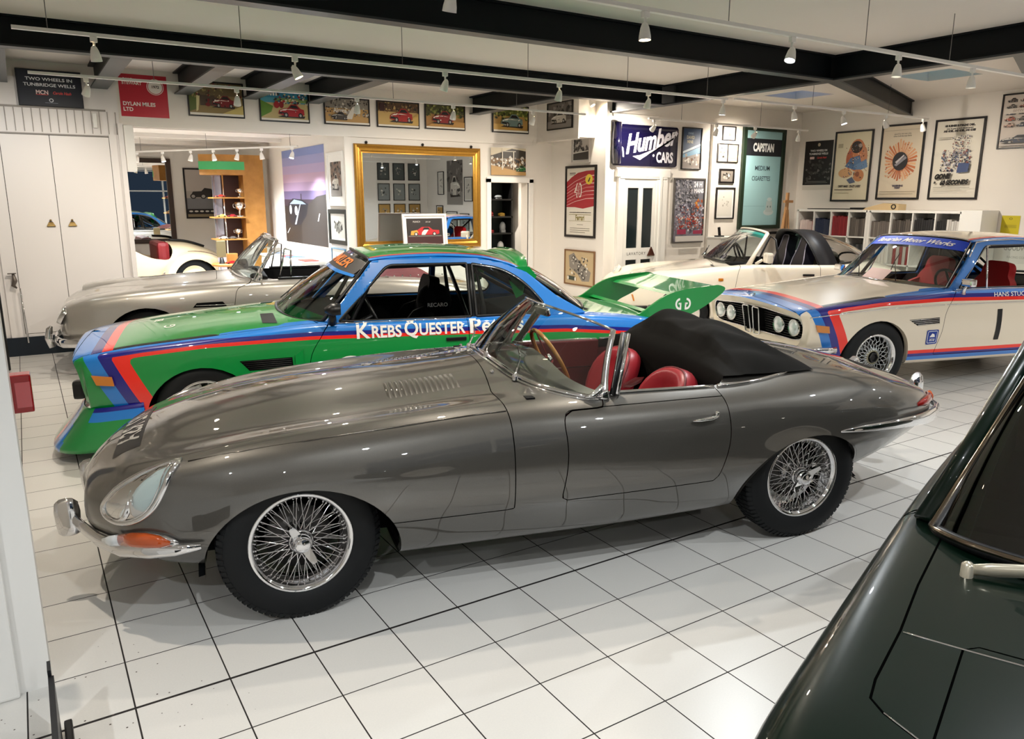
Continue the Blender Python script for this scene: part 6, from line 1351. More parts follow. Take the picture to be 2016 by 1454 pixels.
MB().add([tuple(Vector(Pf(-xx if False else -xx*-1, .835+yy/.85))+Vector((.003, 0, .003))) for xx, yy, _ in tv], tf).build('lettering', flat('#d0701e'), so)
strip_on_screen(gd_, .69, .73, -.62, .62, gd_['LB'], gd_['wso'], 'blue_band')
# RECARO lettering on the headrest, facing the camera side
b = MB(); tv, tf = text_geo('RECARO', .045, 0, 0, .0008); M = Matrix.Translation(L_((1.74, -.36+.255, .73))) ; b.add([(-xx-1.80, -.108, .835+yy) for xx, yy, _ in tv], tf); b.build('lettering', WHITE_L, gd_['s1'])
MB().ball(L_((1.80, -.24, .86)), (.15, .13, .15), 20).build('head_restraint', M_BLKM, gd_['s1'])
# spoiler on the trailing edge of the roof
vs = []; n = 29
for i in range(n):
    y = -.60+1.2*i/(n-1); a = abs(y)/.60; s0 = 2.30-.02*a*a-(.05 if a > .93 else 0); zb = GRP.top(min(s0, 2.36), max(-.59, min(.59, y)))[2] if a < .98 else 1.13
    drop = .10*max(0, (a-.82)/.18)**1.5
    vs += [L_((s0-.03, y, zb+.004-drop*.3)), L_((s0+.03, y, zb+.03-drop)), L_((s0+.085, y, zb+.045-drop*1.3)), L_((s0+.09, y, zb+.02-drop*1.6)), L_((s0+.03, y, zb-.01-drop*1.6))]
MB().add(vs, [(i*5+j, i*5+(j+1) % 5, (i+1)*5+(j+1) % 5, (i+1)*5+j) for i in range(n-1) for j in range(5)]+[(0, 1, 2, 3, 4), tuple((n-1)*5+j for j in (4, 3, 2, 1, 0))], 0, True).build('roof_spoiler', GREEN, GC)
for sg in (1, -1):
    b = MB(); b.prism([L_((2.26, .575*sg, 1.20)), L_((2.36, .58*sg, 1.20)), L_((2.42, .58*sg, 1.13)), L_((2.40, .58*sg, 1.08)), L_((2.34, .58*sg, 1.065)), L_((2.28, .58*sg, 1.12))], (0, .035*sg, 0)); b.build('roof_spoiler_end', GREEN, GC)
# rear wing
rw = None
plate = rounded([(3.18, .78), (3.312, .80), (3.534, .944), (3.70, .985), (4.03, 1.012), (4.095, .985), (4.07, .945), (3.90, .832), (3.71, .75), (3.64, .685), (3.55, .64), (3.3, .70)], [.02, .03, .1, .1, .04, .03, .04, .1, .08, .05, .02, .02], 4)
for sg in (1, -1):
    p = MB().prism([L_((a, .63*sg, c)) for a, c in plate], (0, -.022*sg, 0)).build('wing_end_plate', GREEN, GC)
    b = MB()
    for s0, fl in ((3.645, 1), (3.745, -1)):
        # two facing letters G made from arcs
        ro, ri = .042, .026; cy_ = .865
        for a0, a1 in (((PI*.5, PI*1.5) if fl > 0 else (-PI*.5, PI*.5)),):
            N = 14; vs = []
            for i in range(N+1):
                t = a0+(a1-a0)*i/N
                for r_ in (ro, ri): vs.append(L_((s0+fl*.02+r_*math.cos(t), (.6325)*sg, cy_+r_*1.15*math.sin(t))))
            b.add(vs, [(2*i, 2*i+1, 2*i+3, 2*i+2) for i in range(N)])
        x1 = s0+fl*.02; b.poly([L_((x1, .6325*sg, cy_-ro*1.15)), L_((x1+fl*.014, .6325*sg, cy_-ro*1.15)), L_((x1+fl*.014, .6325*sg, cy_+.006)), L_((x1, .6325*sg, cy_+.006))]); b.poly([L_((x1-fl*.012, .6325*sg, cy_-.004)), L_((x1+fl*.014, .6325*sg, cy_-.004)), L_((x1+fl*.014, .6325*sg, cy_+.010)), L_((x1-fl*.012, .6325*sg, cy_+.010))])
    b.build('lettering', WHITE_L, p)
prof = [(3.64, .925), (3.68, .942), (3.78, .958), (3.95, .985), (4.03, .998), (4.02, .985), (3.88, .955), (3.72, .925)]
MB().prism([L_((a, -.62, c)) for a, c in prof], (0, 1.24, 0)).build('wing_blade', GREEN, GC)
b = MB(); b.prism([L_((3.40, -.62, .795)), L_((3.44, -.62, .81)), L_((3.52, -.62, .785)), L_((3.45, -.62, .765))], (0, 1.24, 0)); b.build('wing_lower_blade', GREEN, GC)
MB().ball(L_((3.46, .50, .83)), .022, 10).build('bonnet_catch', M_CHROME, GC)
# front air dam
topr = [(-.37, .812, .40), (-.52, .812, .385), (-.64, .79, .375), (-.725, .715, .37), (-.775, .56, .37), (-.80, .3, .37), (-.81, 0, .37)]
midr = [(-.37, .818, .27), (-.56, .82, .26), (-.70, .80, .25), (-.80, .72, .25), (-.86, .56, .25), (-.89, .3, .25), (-.90, 0, .25)]
botr = [(-.37, .815, .15), (-.60, .822, .12), (-.76, .80, .105), (-.90, .715, .10), (-.985, .53, .10), (-1.02, .28, .10), (-1.03, 0, .10)]
rows = np.array([topr, midr, botr, [(a_-.004, b_, c_-.025) for a_, b_, c_ in botr]]); pq = np.linspace(0, 6, 49); RW = [akima(np.arange(7), r_, pq) for r_ in rows]
pcs = {}
def addq(c, quad): pcs.setdefault(c, []).append(quad)
nt_ = 8
for i in range(48):
    pm = (pq[i]+pq[i+1])/2
    for t_ in range(nt_+1):
        def P(ii, k):
            if k > nt_: return tuple(RW[3][ii])
            x = k/nt_*2; a_ = RW[0][ii]*(1-x)*(2-x)/2+RW[1][ii]*x*(2-x)+RW[2][ii]*x*(x-1)/2; return tuple(a_)
        sh = pm+.05*t_; c = 0
        if pm < 2.3: c = 2 if t_ < 1 else (1 if t_ < 3 else 0)
        elif 3.5 < sh < 4.0: c = 1
        elif 4.0 <= sh < 4.3: c = 2
        elif 4.3 <= sh < 4.6: c = 3
        addq(c, [P(i, t_), P(i+1, t_), P(i+1, t_+1), P(i, t_+1)])
pc = []
for c, qs in pcs.items():
    for sg in (1, -1):
        vv = [(p[0], p[1]*sg, p[2]) for q in qs for p in q]; pc.append(((vv, [(4*k, 4*k+1, 4*k+2, 4*k+3) if sg > 0 else (4*k+3, 4*k+2, 4*k+1, 4*k) for k in range(len(qs))]), c))
vv, ff, mi = coloured(pc); car_mesh('front_air_dam', vv, ff, gd_['P4'], GC, mi=mi, sharp=50, solid=.012)
MB().box(L_((-.82, -.30, .33)), L_((-.76, .30, .42)), bev=.02).build('bumper_bar', M_BLK, GC)
for y in (.66, -.66):
    b = MB(); b.box(L_((-.80, y-.045, .42)), L_((-.73, y+.045, .54)), bev=.02); b.build('tow_block', M_BLK, GC)
# -------- white car
WC_, WP, WRP, wd_ = build_coupe('white', 'white racing coupe with blue, navy and red stripes and blue windscreen banner', (6.403, 2.0717), 2.8574)
wl = mesh_wheel(.205, .325, .22, tag_='w')
for s_ in (0, wd_['RX']):
    for sg in (1, -1): place_wheel(WC_, wl, s_, .715*sg, .325, .0)
so, Pf = strip_on_screen(wd_, .76, .97, -.60, .60, flat('#1743c8'), wd_['wso'], 'screen_banner'); tv, tf = text_geo('Bavarian Motor Works', .105, 0, .3, .0022, sx=.98)
MB().add([tuple(Vector(Pf(xx, .865+yy/.80))+Vector((.003, 0, .003))) for xx, yy, _ in tv], tf).build('lettering', WHITE_L, so)
pp, _ = strip_on_screen(wd_, .02, .22, -.05, .22, flat('#d8b4ac'), wd_['wso'], 'folded_leaflet')
ll = wd_['lift']
fit_text(WP, wd_['doors'][0], [('HANS STUCK', 1.25, 1.66, .835, .04)], WHITE_L, .004, .0006)
vs, fs = ribbon(WP, [(1.325, .72), (1.332, .43)], .055, True, .004); MB().add([L_(p) for p in vs], fs).build('race_number', M_BLK, wd_['doors'][0])
b = MB(); q = rounded([(.515, .555), (.645, .558), (.650, .425), (.528, .42)], .012, 2); b.add([L_(WP.side(.582, .49, .004))]+[L_(WP.side(a, c, .004)) for a, c in q], [(0, 1+i, 1+(i+1) % len(q)) for i in range(len(q))]); bd = b.build('sponsor_patch', flat('#1c3a94'), WC_)
b = MB(); q2 = rounded([(.530, .542), (.632, .545), (.636, .438), (.540, .434)], .01, 2)
b.tube([L_(WP.side(a, c, .004)) for a, c in q2], .003, 4, closed=True); tv, tf = text_geo('ate', .05); b.add([L_(WP.side(.585+x, .468+y, .007)) for x, y, z in tv], tf); b.add([L_(WP.side(a, c, .007)) for a, c in ((.55, .49), (.61, .49), (.60, .515), (.575, .525))], [(0, 1, 2, 3)]); b.build('patch_lettering', WHITE_L, bd)
for sg in (1, -1):
    b = MB(); q = [(.306, .658), (.64, .668), (.645, .612), (.40, .602)]; b.add([L_(WP.side(a, c, .0015, sg)) for a, c in q], [(0, 1, 2, 3)]); vt = b.build('side_vent', M_DARK, WC_); b = MB()
    for k in range(4): b.tube([L_(WP.side(.40-.028*k, .610+.014*k, .004, sg)), L_(WP.side(.635, .616+.0145*k, .004, sg))], .0035, 6)
    b.build('vent_slats', M_CHROME, vt)
    # bright side strip
    b = MB(); b.tube([L_(WP.side(s_, z_, .003, sg)) for s_, z_ in [(-.70, .708), (-.4, .737), (0, .765), (.4, .776), (.69, .780)]], .0045, 6); b.build('side_strip', M_CHROME, WC_)
    b = MB(); b.tube([L_(WP.side(s_, .780, .003, sg)) for s_ in np.linspace(.72, 1.83, 8)], .0045, 6); b.build('side_strip', M_CHROME, wd_['doors'][0 if sg > 0 else 1])
    b = MB(); p = Vector(L_((.90, sg*.80, .905))); b.tube([p+Vector((0, 0, -.03)), p+Vector((0, .02*sg, .015)), p+Vector((0, .04*sg, .05))], [.03, .012, .010], 10); b.box(tuple(p+Vector((-.03, .0 if sg > 0 else -.12, .035))), tuple(p+Vector((.035, .12 if sg > 0 else 0, .105))), bev=.018); b.build('door_mirror', M_CHROME, WC_)
    b = MB(); b.tube([L_((-.86+.10*(abs(y)/.78)**3, y*sg, .425-.0*y)) for y in np.linspace(.14, .79, 12)]+[L_((-.55, .86*sg, .425)), L_((-.46, .86*sg, .425))], .03, 10, up=(0, 0, 1), sx=.5); 
    # spare front bumper half
    b.build('front_bumper', M_CHROME, WC_)
print('coupes done')
# ================================================================== OTHER CARS
def glass_patch(name, b0, t0, bow, m, parent, nn=33, sym=True, zb=.01):
    sy = (lambda c: [(p[0], -p[1], p[2]) for p in reversed(c[1:])]+c) if sym else (lambda c: c)
    b0, t0 = sy(b0), sy(t0)
    B = akima(np.arange(len(b0)), np.array(b0, float), np.linspace(0, len(b0)-1, nn)); T2 = akima(np.arange(len(t0)), np.array(t0, float), np.linspace(0, len(t0)-1, nn)); vs = []
    for j in range(7):
        t = j/6
        for i in range(nn): p = B[i]*(1-t)+T2[i]*t; vs.append((-(p[0]+bow*math.sin(PI*t)), p[1], p[2]+zb*math.sin(PI*t)))
    o = MB().add(vs, [(j*nn+i, j*nn+i+1, (j+1)*nn+i+1, (j+1)*nn+i) for j in range(6) for i in range(nn-1)], 0, True).build(name, m, parent)
    return o, [L_(p) for p in B], [L_(p) for p in T2]
def simple_body(car, ST, paint_, arches, hole=None, hz=.7, bonnet=None, door=None, lift=0, dl=None, nsub=7, inner=.45, sharp=42, skip_arch_z=.75, screase=(), crease=()):
    ST = [(s, [(p[0], p[1]+lift) if len(p) == 2 else (p[0], p[1], p[2]+lift) for p in pts]) for s, pts in ST]
    G = loft(ST, nsub, 6, crease=crease, screase=screase); v, f = grid_vf(G, True, True, True); pr = Probe(v, f); g = .0022
    for (sc, zc, rx, rz) in arches: v, f = clip(v, f, lambda s, y, z: math.hypot((s-sc)/rx, (z-lift-zc)/rz)-1 if (z < skip_arch_z+lift and abs(y) > .38) else 1)
    if hole: v, f = clip(v, f, lambda s, y, z: sdf_poly(hole, s, y) if z > hz+lift else 1)
    gaps = MB(); objs = {}
    if bonnet:
        bo = lambda s, y, z: -sdf_poly(bonnet, s, y) if z > .5+lift else -1
        a, b_ = clip(v, f, lambda s, y, z: bo(s, y, z)-g), clip(v, f, lambda s, y, z: -bo(s, y, z)-g); v, f = b_; objs['bonnet'] = car_mesh('bonnet', a[0], a[1], [paint_], car, sharp=sharp)
        gaps.tube(seam(pr, list(bonnet)+[bonnet[0]], .003, False, 1, -.004), .0035, 5)
    if door:
        dfn = lambda s, y, z: sdf_poly(door, s, z-lift) if abs(y) > .6 else 1
        a, b_ = clip(v, f, lambda s, y, z: -dfn(s, y, z)-g), clip(v, f, lambda s, y, z: dfn(s, y, z)-g); v, f = b_
        for sg in (1, -1):
            q = clip(a[0], a[1], lambda s, y, z: y*sg); objs['door%d' % sg] = car_mesh('door', q[0], q[1], [paint_], car, sharp=sharp)
            gaps.tube(seam(pr, [(p[0], p[1]+lift) for p in door if p[1] < (dl or 9)], .003, True, sg, -.004), .0035, 5)
    car_mesh('body', v, f, [paint_], car, sharp=sharp)
    if gaps.v: gaps.build('panel_gaps', M_GAP, car)
    for (sc, zc, rx, rz) in arches: arch_parts(car, pr, sc, zc+lift, rx, rz, paint_, .045, M_LINER, inner=inner)
    return pr, objs
# ------------------------------------------------------------------ white targa-topped car
TG = thing('sports_car', 'white open-roofed car with black roof hoop, parked by the lavatory wall', 'car', (7.1, 4.86, 0), math.radians(148))
WH = paint('paint_white', '#ece2cf', 0, .35, cior=1.45); lf = .06
ST = [(-.86, [(0, .24), (.25, .24), (.45, .25), (.56, .31), (.60, .39), (.60, .46), (.57, .515), (.50, .535), (.34, .545), (.16, .55), (0, .55)]),
      (-.83, [(0, .22), (.28, .22), (.52, .23), (.645, .30), (.68, .40), (.68, .48), (.65, .545), (.56, .57), (.36, .575), (.18, .58), (0, .58)]),
      (-.70, [(0, .2), (.3, .2), (.64, .22), (.75, .31), (.785, .42), (.78, .53), (.74, .62), (.58, .66), (.36, .61), (.18, .615), (0, .62)]),
      (-.45, [(0, .2), (.35, .2), (.70, .21), (.785, .31), (.815, .45), (.81, .60), (.755, .715), (.58, .755), (.38, .69), (.18, .70), (0, .705)]),
      (0, [(0, .2), (.35, .2), (.73, .2), (.80, .33), (.828, .48), (.825, .63), (.78, .76), (.60, .80), (.42, .765), (.2, .785), (0, .79)]),
      (.45, [(0, .2), (.35, .2), (.74, .2), (.795, .33), (.82, .48), (.815, .65), (.785, .785), (.68, .83), (.45, .84), (.2, .87), (0, .88)]),
      (.75, [(0, .2), (.35, .2), (.74, .2), (.80, .33), (.825, .48), (.82, .65), (.79, .81), (.73, .852), (.5, .875), (.2, .90), (0, .905)]),
      (1.6, [(0, .2), (.35, .2), (.74, .2), (.80, .33), (.828, .48), (.825, .65), (.80, .815), (.74, .858), (.5, .88), (.2, .89), (0, .89)]),
      (2.25, [(0, .22), (.35, .22), (.75, .23), (.83, .35), (.86, .50), (.855, .66), (.81, .81), (.69, .87), (.45, .91), (.2, .93), (0, .935)]),
      (2.7, [(0, .25), (.35, .25), (.70, .26), (.79, .36), (.82, .49), (.80, .62), (.75, .74), (.62, .79), (.42, .82), (.2, .835), (0, .84)]),
      (3.05, [(0, .27), (.3, .27), (.60, .28), (.70, .36), (.73, .46), (.72, .55), (.68, .62), (.58, .65), (.4, .67), (.2, .68), (0, .685)])]
hole = rounded([(.58, 0), (.82, .66), (.95, .73), (1.95, .72), (2.10, .55), (2.12, 0), (2.10, -.55), (1.95, -.72), (.95, -.73), (.82, -.66)], [0, .08, .06, .08, .1, 0, .1, .08, .06, .08])
lid = rounded([(-.66, -.30), (-.66, .30), (.30, .50), (.44, .46), (.46, 0), (.44, -.46), (.30, -.50)], [.1, .1, .08, .06, 0, .06, .08])
door = rounded([(.60, .28), (1.56, .28), (1.66, .5), (1.66, .92), (.74, .92), (.66, .80), (.62, .6)], [.04, .05, .2, 0, 0, .05, .2])
TP, TO = simple_body(TG, ST, WH, [(0, .25, .345, .36), (2.27, .25, .36, .36)], hole, .78, lid, door, lf, .87)
wv = tyre_mb(.32, .2, .205).mesh('tyre'); wv.materials.append(M_RUB); b = MB(); h = .1
b.lathe([(.201, -h*.6), (.175, -h*.4), (.178, h*.4), (.195, h*.8), (.212, h*.9), (.205, h*.98), (.19, h*.9), (.182, h*.72), (.14, h*.60), (.10, h*.62), (.075, h*.74), (.04, h*.78), (0, h*.78)], 48, 'y'); rm_ = b.mesh('rim'); rm_.materials.append(mat('wheel_white', '#d8d2c8', .3, 0, .5))
b = MB()
for k in range(5):
    a = 2*PI*k/5; M = Matrix.Rotation(a, 4, 'Y'); b.add([M @ Vector((.05*math.cos(t), h*.66-.0, .145+.028*math.sin(t))) for t in np.linspace(0, 2*PI, 17)[:-1]], [tuple(range(16))])
    b.add([M @ Vector((.012*math.cos(t), h*.70, -.085+.012*math.sin(t))) for t in np.linspace(0, 2*PI, 11)[:-1]], [tuple(range(10))])
ho = b.mesh('wheel_holes'); ho.materials.append(M_DARK); b = MB(); b.lathe([(.035, h*.7), (.033, h*.86), (0, h*.88)], 20, 'y'); hc_ = b.mesh('hub_cap'); hc_.materials.append(M_BLK)
for s_ in (0, 2.27):
    for sg in (1, -1): place_wheel(TG, [('tyre', wv), ('rim', rm_), ('wheel_holes', ho), ('hub_cap', hc_)], s_, .70*sg, .32, 0, .3)
def Lz(s, y, z): return L_((s, y, z+lf))
wsb = [(.475, 0, .90), (.50, .3, .893), (.585, .5, .88), (.68, .61, .87), (.80, .675, .865)]; wst = [(.985, 0, 1.262), (.99, .25, 1.258), (1.005, .38, 1.25), (1.03, .46, 1.24), (1.06, .515, 1.222)]
up = lambda c: [(a, b_, z+lf) for a, b_, z in c]
gw, B, T2 = glass_patch('windscreen', up(wsb), up(wst), -.02, M_GLASS, TG)
MB().tube(B+T2[::-1], .012, 6, closed=True).build('screen_seal', M_BLK, gw)
MB().add([(x, y, z) for x, y, z in [tuple(Vector(T2[i]).lerp(Vector(B[i]), t)+Vector((.004, 0, .004))) for i in range(33) for t in (0.02, .16)]], [(2*i, 2*i+1, 2*i+3, 2*i+2) for i in range(32)]).build('tint_band', mat('tint_green', '#2f8f86', .2), gw)
fr = MB(); fr.tube([(x-.015, y*1.02, z+.010) for x, y, z in T2], .020, 10)
for sg in (1, -1): fr.tube([Lz(.80, .70*sg, .85), Lz(.93, .625*sg, 1.04), Lz(1.07, .53*sg, 1.235)], [.032, .025, .024], 10)
fr.build('screen_frame', WH, TG)
for sg in (1, -1):
    b = MB(); b.tube([Lz(.90, .71*sg, .87), Lz(1.09, .57*sg, 1.20), Lz(1.16, .585*sg, 1.16), Lz(1.18, .70*sg, .87)], .012, 8); b.build('quarter_light', M_BLK, TG)
    b = MB(); b.tube([Lz(.86, .80*sg, .88), Lz(.92, .85*sg, .93)], .018, 8); b.box(Lz(.93, (.82 if sg > 0 else -1.0), .895), Lz(1.01, (1.0 if sg > 0 else -.82), 1.02), bev=.028); b.build('door_mirror', WH, TG)
    b = MB(); q = TP.side(1.50, .745+lf, .012, sg); b.box((-1.58, q[1]-.008, q[2]-.014), (-1.44, q[1]+.010, q[2]+.012), bev=.006); b.build('door_handle', M_BLK, TO['door%d' % sg])
    q = TP.side(.44, .685+lf, .004, sg); MB().box((-.47, q[1]-.005, q[2]-.018), (-.41, q[1]+.006, q[2]+.018), bev=.004).build('side_repeater', mat('amber_lens_flat'), TG)
    # headlamp, indicator, washer vents
    c = Vector(L_(TP.near(Vector((-.66, .57*sg, .66+lf)), .0))); M = Matrix.Translation(c) @ Matrix.Rotation(math.radians(90-35), 4, 'Y')
    hl = MB(); hl.lathe([(.098, -.03), (.098, .006), (.088, .014), (.082, .006)], 32, 'z', M=M); hl = hl.build('headlamp_ring', WH, TG); MB().lathe([(.088, .002), (.06, .02), (0, .03)], 28, 'z', M=M).build('headlamp_lens', mat('lens_glass'), hl)
    q = [TP.near(Vector((s_, y_*sg, z_+lf)), .006) for s_, y_, z_ in ((-.80, .36, .50), (-.62, .74, .50), (-.60, .75, .43), (-.80, .36, .42))]; MB().prism([L_(p) for p in q], (.012, .006*sg, 0)).build('indicator', mat('amber_lens_flat'), TG)
    MB().add([L_(TP.top(a, c_*sg, .003)) for a, c_ in ((.40, .42), (.385, .62), (.41, .62), (.425, .42))], [(0, 1, 2, 3)]).build('scuttle_vent', M_BLK, TG)
MB().tube([L_(TP.near(Vector((s_, y_, .335+lf)), .004)) for s_, y_ in ((-.45, -.80), (-.7, -.76), (-.85, -.55), (-.88, 0), (-.85, .55), (-.7, .76), (-.45, .80))], .03, 8).build('bumper_strip', M_BLK, TG)
# hoop and rear glass
hp = []; 
def hoopat(t):  # t 0..1 across the car left->right
    a = PI*t; y = .72*math.cos(a)*(1 if abs(math.cos(a)) < 2 else 1); yy = math.copysign(abs(math.cos(a))**.62, math.cos(a)); zz = abs(math.sin(a))**.55
    return yy*(.735-.20*zz*.9), .86+.405*zz
for i in range(41):
    y, z = hoopat(i/40); lean = (z-.86)/.40; s0, s1 = 1.66-.15*lean, 1.90-.13*lean
    hp += [Lz(s0+.0, y*.985, z-.02), Lz(s0, y, z), Lz(s1, y, z-.0), Lz(s1, y*.985, z-.02)]
hb_ = MB().add(hp, [(i*4+j, i*4+(j+1) % 4, (i+1)*4+(j+1) % 4, (i+1)*4+j) for i in range(40) for j in range(4)], 0, True).build('roof_hoop', mat('hoop_black', '#17161a', .5), TG)
MB().tube([hp[i*4+1] for i in range(41)], .010, 6).build('hoop_edge', M_BLK, hb_)
b0 = [(2.52, 0, .95), (2.48, .3, .945), (2.36, .52, .93), (2.15, .64, .90), (1.92, .715, .875)]; t0 = []
for i in (20, 15, 9, 5, 1): y, z = hoopat(i/40); t0.append((1.90-.13*(z-.86)/.40, abs(y), z-.005))
gq, B, T2 = glass_patch('rear_glass', up(b0), up(t0), .03, glass_mat('hoop_glass', '#4e6460', 0, .04), TG, zb=.02); MB().tube(B, .012, 6).build('glass_seal', M_BLK, gq)
MB().box(Lz(.6, -.70, .25), Lz(2.1, .70, .32)).build('cabin_floor', M_BLKM, TG); MB().box(Lz(.58, -.68, .55), Lz(.95, .68, .89), bev=.05).build('dashboard', M_BLKM, TG)
for sg in (1, -1): MB().box(Lz(.8, .70*sg, .3), Lz(2.05, .74*sg, .85)).build('side_trim', M_BLKM, TG)
def tseat(car, s0, y0, z0, m, mp, hgt=.68, w=.215, lean=14):
    M = Matrix.Translation(L_((s0, y0, z0))) @ Matrix.Rotation(math.radians(-lean), 4, 'Y'); o2 = rounded([(-w, 0), (w, 0), (w*1.02, hgt*.55), (w*.62, hgt*.78), (w*.55, hgt), (-w*.55, hgt), (-w*.62, hgt*.78), (-w*1.02, hgt*.55)], .05, 4)
    b = MB(); b.prism([(.06, x, z) for x, z in o2], (-.12, 0, 0), M=M); s_ = b.build('seat', m, car); MB().tube([M @ Vector((.062, x*.9, z*.98)) for x, z in o2], .006, 5, closed=True).build('seat_piping', mp, s_); MB().box((-s0-.04, y0-w, z0-.05), (-s0+.48, y0+w, z0+.08), bev=.03).build('seat_cushion', m, s_)
PP = mat('piping_pale', '#b9b4c4', .5)
for y in (.33, -.33): tseat(TG, 1.52, y, .52+lf, mat('leather_navy', '#17151f', .42), PP)
sw = MB(); M = Matrix.Translation(Lz(1.0, -.34, .90)) @ Matrix.Rotation(math.radians(-68), 4, 'Y'); sw.tube([M @ Vector((.18*math.cos(t), .18*math.sin(t), 0)) for t in np.linspace(0, 2*PI, 29)[:-1]], .013, 8, closed=True); sw.box((-.17, -.02, -.01), (.17, .02, .01), M=M); sw.build('steering_wheel', M_BLK, TG)
for y in (-.25, .25):
    b = MB(); b.tube([Lz(.46, y, .915), Lz(.55, y-.16, .955), Lz(.60, y-.30, .99)], .005, 6); b.tube([Lz(.52, y-.04, .955), Lz(.66, y-.42, 1.02)], .005, 6); b.build('wiper', M_BLK, TG)
MB().lathe([(.0, .0), (.03, .01), (.035, .04), (.02, .07), (0, .075)], 14, 'z', M=Matrix.Translation(Lz(.62, -.72, .86))).build('far_mirror', M_CHROME, TG)
# ------------------------------------------------------------------ silver convertible
SV = thing('convertible_car', 'silver grey classic convertible with chrome screen and maroon hood bag, in front of the cupboards', 'car', (.953, 6.26, 0), math.radians(168.5))
PS = paint('paint_silver', '#a8a49d', .55, .32, .1)
ST = [(-.80, [(0, .33), (.2, .33), (.36, .34), (.44, .40), (.47, .48), (.46, .55), (.42, .60), (.36, .625), (.26, .65), (.12, .675), (0, .68)]),
      (-.76, [(0, .30), (.25, .30), (.46, .315), (.565, .38), (.605, .475), (.60, .57), (.555, .64), (.47, .675), (.32, .695), (.16, .72), (0, .726)]),
      (-.66, [(0, .27), (.3, .27), (.58, .29), (.69, .37), (.73, .48), (.728, .60), (.69, .69), (.58, .735), (.38, .745), (.20, .775), (0, .785)]),
      (-.42, [(0, .24), (.35, .24), (.66, .25), (.77, .36), (.805, .50), (.803, .65), (.765, .755), (.64, .80), (.43, .795), (.22, .835), (0, .845)]),
      (0, [(0, .22), (.35, .22), (.72, .22), (.80, .35), (.83, .52), (.83, .68), (.79, .80), (.66, .845), (.45, .845), (.22, .885), (0, .895)]),
      (.6, [(0, .2), (.35, .2), (.73, .2), (.81, .35), (.838, .52), (.836, .69), (.80, .83), (.69, .878), (.48, .89), (.22, .925), (0, .935)]),
      (1.05, [(0, .2), (.35, .2), (.73, .2), (.81, .35), (.838, .52), (.836, .70), (.805, .84), (.71, .89), (.5, .91), (.22, .94), (0, .95)]),
      (2.1, [(0, .2), (.35, .2), (.73, .2), (.81, .35), (.838, .52), (.834, .70), (.80, .835), (.71, .885), (.5, .90), (.22, .91), (0, .915)]),
      (2.7, [(0, .22), (.35, .22), (.72, .23), (.80, .37), (.83, .52), (.826, .68), (.78, .81), (.67, .86), (.46, .885), (.22, .895), (0, .90)]),
      (3.3, [(0, .28), (.3, .28), (.62, .30), (.72, .40), (.745, .52), (.73, .64), (.68, .73), (.58, .765), (.4, .79), (.2, .80), (0, .805)]),
      (3.62, [(0, .34), (.3, .34), (.5, .35), (.6, .43), (.63, .52), (.61, .59), (.56, .64), (.48, .665), (.34, .68), (.17, .69), (0, .69)])]
hole = rounded([(1.02, 0), (1.12, .55), (1.20, .70), (2.35, .70), (2.45, .5), (2.45, -.5), (2.35, -.70), (1.20, -.70), (1.12, -.55)], [0, .1, .06, .1, .1, .1, .1, .06, .1])
door = rounded([(.80, .30), (1.86, .30), (1.94, .55), (1.92, .95), (1.0, .95), (.98, .865), (.84, .84), (.80, .6)], [.04, .05, .2, 0, 0, .04, .1, .2])
bn = rounded([(-.60, -.22), (-.60, .22), (.55, .56), (.66, .50), (.66, -.50), (.55, -.56)], [.08, .08, .05, .05, .05, .05])
SP_, SO = simple_body(SV, ST, PS, [(0.0, .27, .40, .40), (2.55, .27, .40, .38)], hole, .85, bn, door, 0, .90)
W2_ = wire_wheel(.32, .16, .19)
for s_ in (0, 2.55):
    for sg in (1, -1): place_wheel(SV, W2_, s_, .66*sg, .32)
# bonnet scoop and grille
vs = []
for i in range(9):
    s_ = -.62+.62*i/8; hgt = .045*(1-i/8)**.8
    for j in range(9):
        y = (-.17+.34*j/8)*(1-.15*i/8); e = 1-(abs(j-4)/4)**4; p = SP_.top(s_, y, hgt*e+.001); vs.append(L_(p))
MB().add(vs, [(i*9+j, i*9+j+1, (i+1)*9+j+1, (i+1)*9+j) for i in range(8) for j in range(8)], 0, True).build('bonnet_scoop', PS, SV)
gr = [(-.805+.1*(abs(y)/.40)**2, y, z) for y, z in rounded([(-.38, .42), (.38, .42), (.36, .52), (.17, .62), (-.17, .62), (-.36, .52)], .05, 3)]
MB().poly([L_((a-.003, y, z)) for a, y, z in gr]).build('grille', M_DARK, SV); b = MB(); b.tube([L_((a-.006, y, z)) for a, y, z in gr], .008, 6, closed=True)
for k in range(7): z_ = .44+.024*k; b.tube([L_((-.81+.1*(abs(y)/.4)**2, y, z_)) for y in (-.3, 0, .3)], .004, 5)
b.build('grille_bars', M_CHROME, SV)
